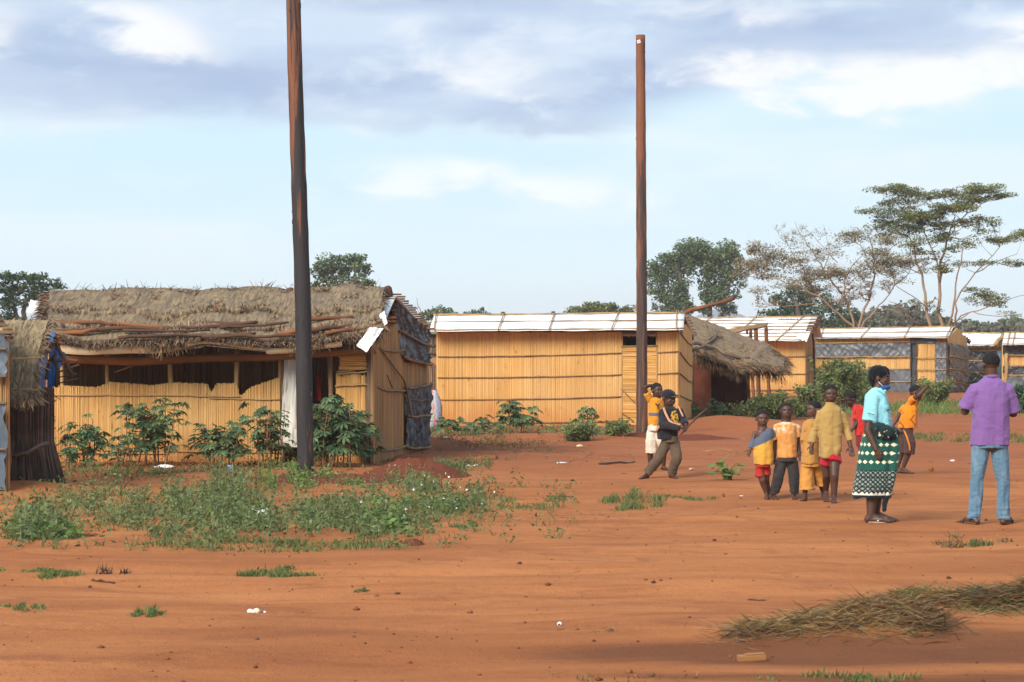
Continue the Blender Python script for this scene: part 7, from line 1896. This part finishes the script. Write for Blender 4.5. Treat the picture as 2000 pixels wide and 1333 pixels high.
# boy in orange with raised arm
root, J, u, hp, h, rot, lg = person('boy in orange patterned shirt raising an arm across his face, right of the woman', cE, (135, 1238), 6.344, (312, 242), 196, (.86, -.35, -.10),
    [(288, 345, 32, .05), (262, 385, 76, .08), (232, 500, 96, .10), (205, 620, 96, .10), (192, 730, 84, .10)],
    [dict(p=[(238, 332, -.09), (318, 262, -.19), (386, 184, -.22), (450, 142, -.23)], r=[.038, .032, .022], curl=.9, n=(.3, .8, .2)), dict(p=[(175, 420, .08), (98, 555, .10), (42, 640, .08), (2, 690, .06)], r=AR)],
    [dict(p=[(200, 740, -.03), (218, 950, -.07), (148, 1165, -.02), (225, 1232, -.08)], r=LG, L=.15), dict(p=[(158, 740, .05), (145, 960, .05), (92, 1170, .08), (140, 1235, .05)], r=LG, L=.14)], KIDS, hair=.96)
def zag(nt, tc, x, y, z, c):
    w = MA(nt, 'MULTIPLY', MA(nt, 'ABSOLUTE', MA(nt, 'SUBTRACT', MA(nt, 'FRACT', MA(nt, 'MULTIPLY', z, 5.5)), .5)), .16)
    f = MA(nt, 'FRACT', MA(nt, 'MULTIPLY', MA(nt, 'ADD', x, w), 6.0))
    k = MA(nt, 'MULTIPLY', MA(nt, 'LESS_THAN', f, .12), MAPR(nt, NOI(nt, tc, 8, 2), .42, .5))
    return MIX(nt, MA(nt, 'MULTIPLY', k, .85), c, (.10, .035, .015))
garment('shirt', overlay(cloth('shirt_orange', (.66, .225, .012), (.58, .18, .012)), zag), root, J, u, [(282, 322, 36, .06), (262, 352, 68, .085), (240, 440, 94, .108), (215, 560, 112, .115), (205, 672, 120, .115)], [([(235, 345, -.07), (278, 300, -.14)], [.056, .054]), ([(182, 420, .07), (140, 485, .09)], [.052, .052])], ws=.08)
br = cloth('shorts_brown', (.075, .040, .034), (.055, .030, .028))
garment('shorts', br, root, J, u, [(195, 660, 80, .10), (190, 730, 86, .11)], [([(202, 730, -.03), (226, 860, -.07), (215, 985, -.06)], [.076, .074, .070]), ([(158, 730, .05), (168, 860, .06), (150, 990, .05)], [.070, .066, .062])])
strip('stripe', cloth('stripe_orange', (.62, .21, .02)), root, J, [(148, 690, -.075), (180, 790, -.135), (206, 880, -.148), (214, 950, -.138)], .012)
b = J((412, 108, -.235)); mb = MB(); mb.ell(b, (.048, .03, .028), 14, 8)
mb.v = [tuple(b + (Vector(p) - b) * (1 + .5 * mnoise.noise((Vector(p) - b) * 55))) for p in mb.v]
tag(mb.build('green_leaf_bunch', M['leaf_weed2'], loc=b), 'small green bunch of leaves held up by the boy in orange', 'leaf bunch')

# man seen from behind
root, J, u, hp, h, rot, lg = person('man in purple polo shirt and light blue jeans seen from behind', cD, (428, 1276), 3.70, (425, 118), 160, (-.28, 1, -.05),
    [(430, 208, 40, .06), (430, 258, 108, .10), (429, 400, 116, .115), (424, 560, 112, .12), (420, 740, 122, .12)],
    [dict(p=[(322, 290, 0), (246, 462, .06), (292, 438, .30), (335, 420, .42)], r=[.050, .043, .030], n=(1, 0, -.3)), dict(p=[(542, 290, 0), (598, 478, .06), (560, 448, .30), (520, 428, .42)], r=[.050, .043, .030], n=(-1, 0, -.3))],
    [dict(p=[(358, 760, 0), (324, 960, 0), (312, 1228, .0), (262, 1262, .14)], r=[.072, .050, .036], L=.21), dict(p=[(490, 760, 0), (514, 960, 0), (520, 1228, .0), (580, 1262, .14)], r=[.072, .050, .036], L=.21)], None, skin='skin', neck=.058)
garment('shirt', cloth('polo_purple', (.205, .108, .30), (.180, .092, .27)), root, J, u, [(430, 198, 50, .065), (430, 222, 62, .078), (431, 250, 106, .10), (430, 330, 130, .122), (428, 450, 132, .13), (425, 580, 136, .132), (418, 703, 142, .135)],
        [([(328, 292, 0), (256, 440, .05)], [.085, .082]), ([(536, 292, 0), (592, 462, .05)], [.085, .080])], wr=.024, ws=.16)
mb = MB()
seg_chain(mb, [J((384, 212, .02)), J((405, 206, -.055)), J((430, 205, -.07)), J((456, 206, -.055)), J((476, 212, .02))], [.016, .018, .018, .018, .016], 8); mb.build('collar', cloth('polo_collar_purple', (.19, .098, .28)), root, smooth=True)
def jean(nt, tc, x, y, z, c):
    f = MAPR(nt, NOI(nt, SCALE(nt, tc, (7, 7, 5)), 1, 4), .45, .75, 0, .55)
    return MIX(nt, f, c, (.24, .34, .40))
garment('jeans', overlay(cloth('denim_light', (.105, .20, .285), (.080, .16, .24)), jean), root, J, u, [(418, 690, 128, .122), (420, 722, 130, .122)], [([(354, 725, 0), (344, 800, 0), (324, 960, 0), (312, 1240, .01)], [.094, .082, .064, .060]), ([(487, 725, 0), (494, 800, 0), (514, 960, 0), (520, 1240, .01)], [.094, .082, .064, .060])], wr=.018, ws=.075)
for l in lg:
    heel, toep, sd, k = l['foot']; dr = (toep - heel); dr.z = 0; L = dr.length; dr.normalize()
    c0 = heel.lerp(toep, .5); c0.z = g(c0.x, c0.y) + .008
    mb = MB(); mb.ell(c0, (L * .60, .046, .013), 20, 8, Matrix((dr, Vector((-dr.y, dr.x, 0)), Vector((0, 0, 1)))).transposed()); so = mb.build('sandal', cloth('sandal_brown', (.15, .075, .045)), root, smooth=True)
    mb = MB(); a = heel.lerp(toep, .66)
    mb.tube([a + sd * .05 - Vector((0, 0, .012)), a + sd * .03 + Vector((0, 0, .03)), a - sd * .03 + Vector((0, 0, .03)), a - sd * .05 - Vector((0, 0, .012))], .010, 6); mb.build('strap', cloth('sandal_strap', (.035, .025, .022)), so, smooth=True)
finish_shells()

# ------------------------------------------------------------------ haze in the air
def haze():
    m = bpy.data.materials.new('haze_air'); m.use_nodes = True; nt = m.node_tree; nt.nodes.clear()
    out = nd(nt, 'ShaderNodeOutputMaterial'); v = nd(nt, 'ShaderNodeVolumePrincipled')
    v.inputs['Color'].default_value = (0.93, 0.97, 1.0, 1); v.inputs['Density'].default_value = 0.00035; v.inputs['Anisotropy'].default_value = 0.0
    nt.links.new(v.outputs[0], out.inputs['Volume'])
    mb = MB(); mb.box((0, 1180, 22), (5400, 3000, 48)); o = mb.build('haze', m, kind='stuff')
    o['label'] = 'thin pale haze in the air over the whole place'; o['category'] = 'haze'
haze()
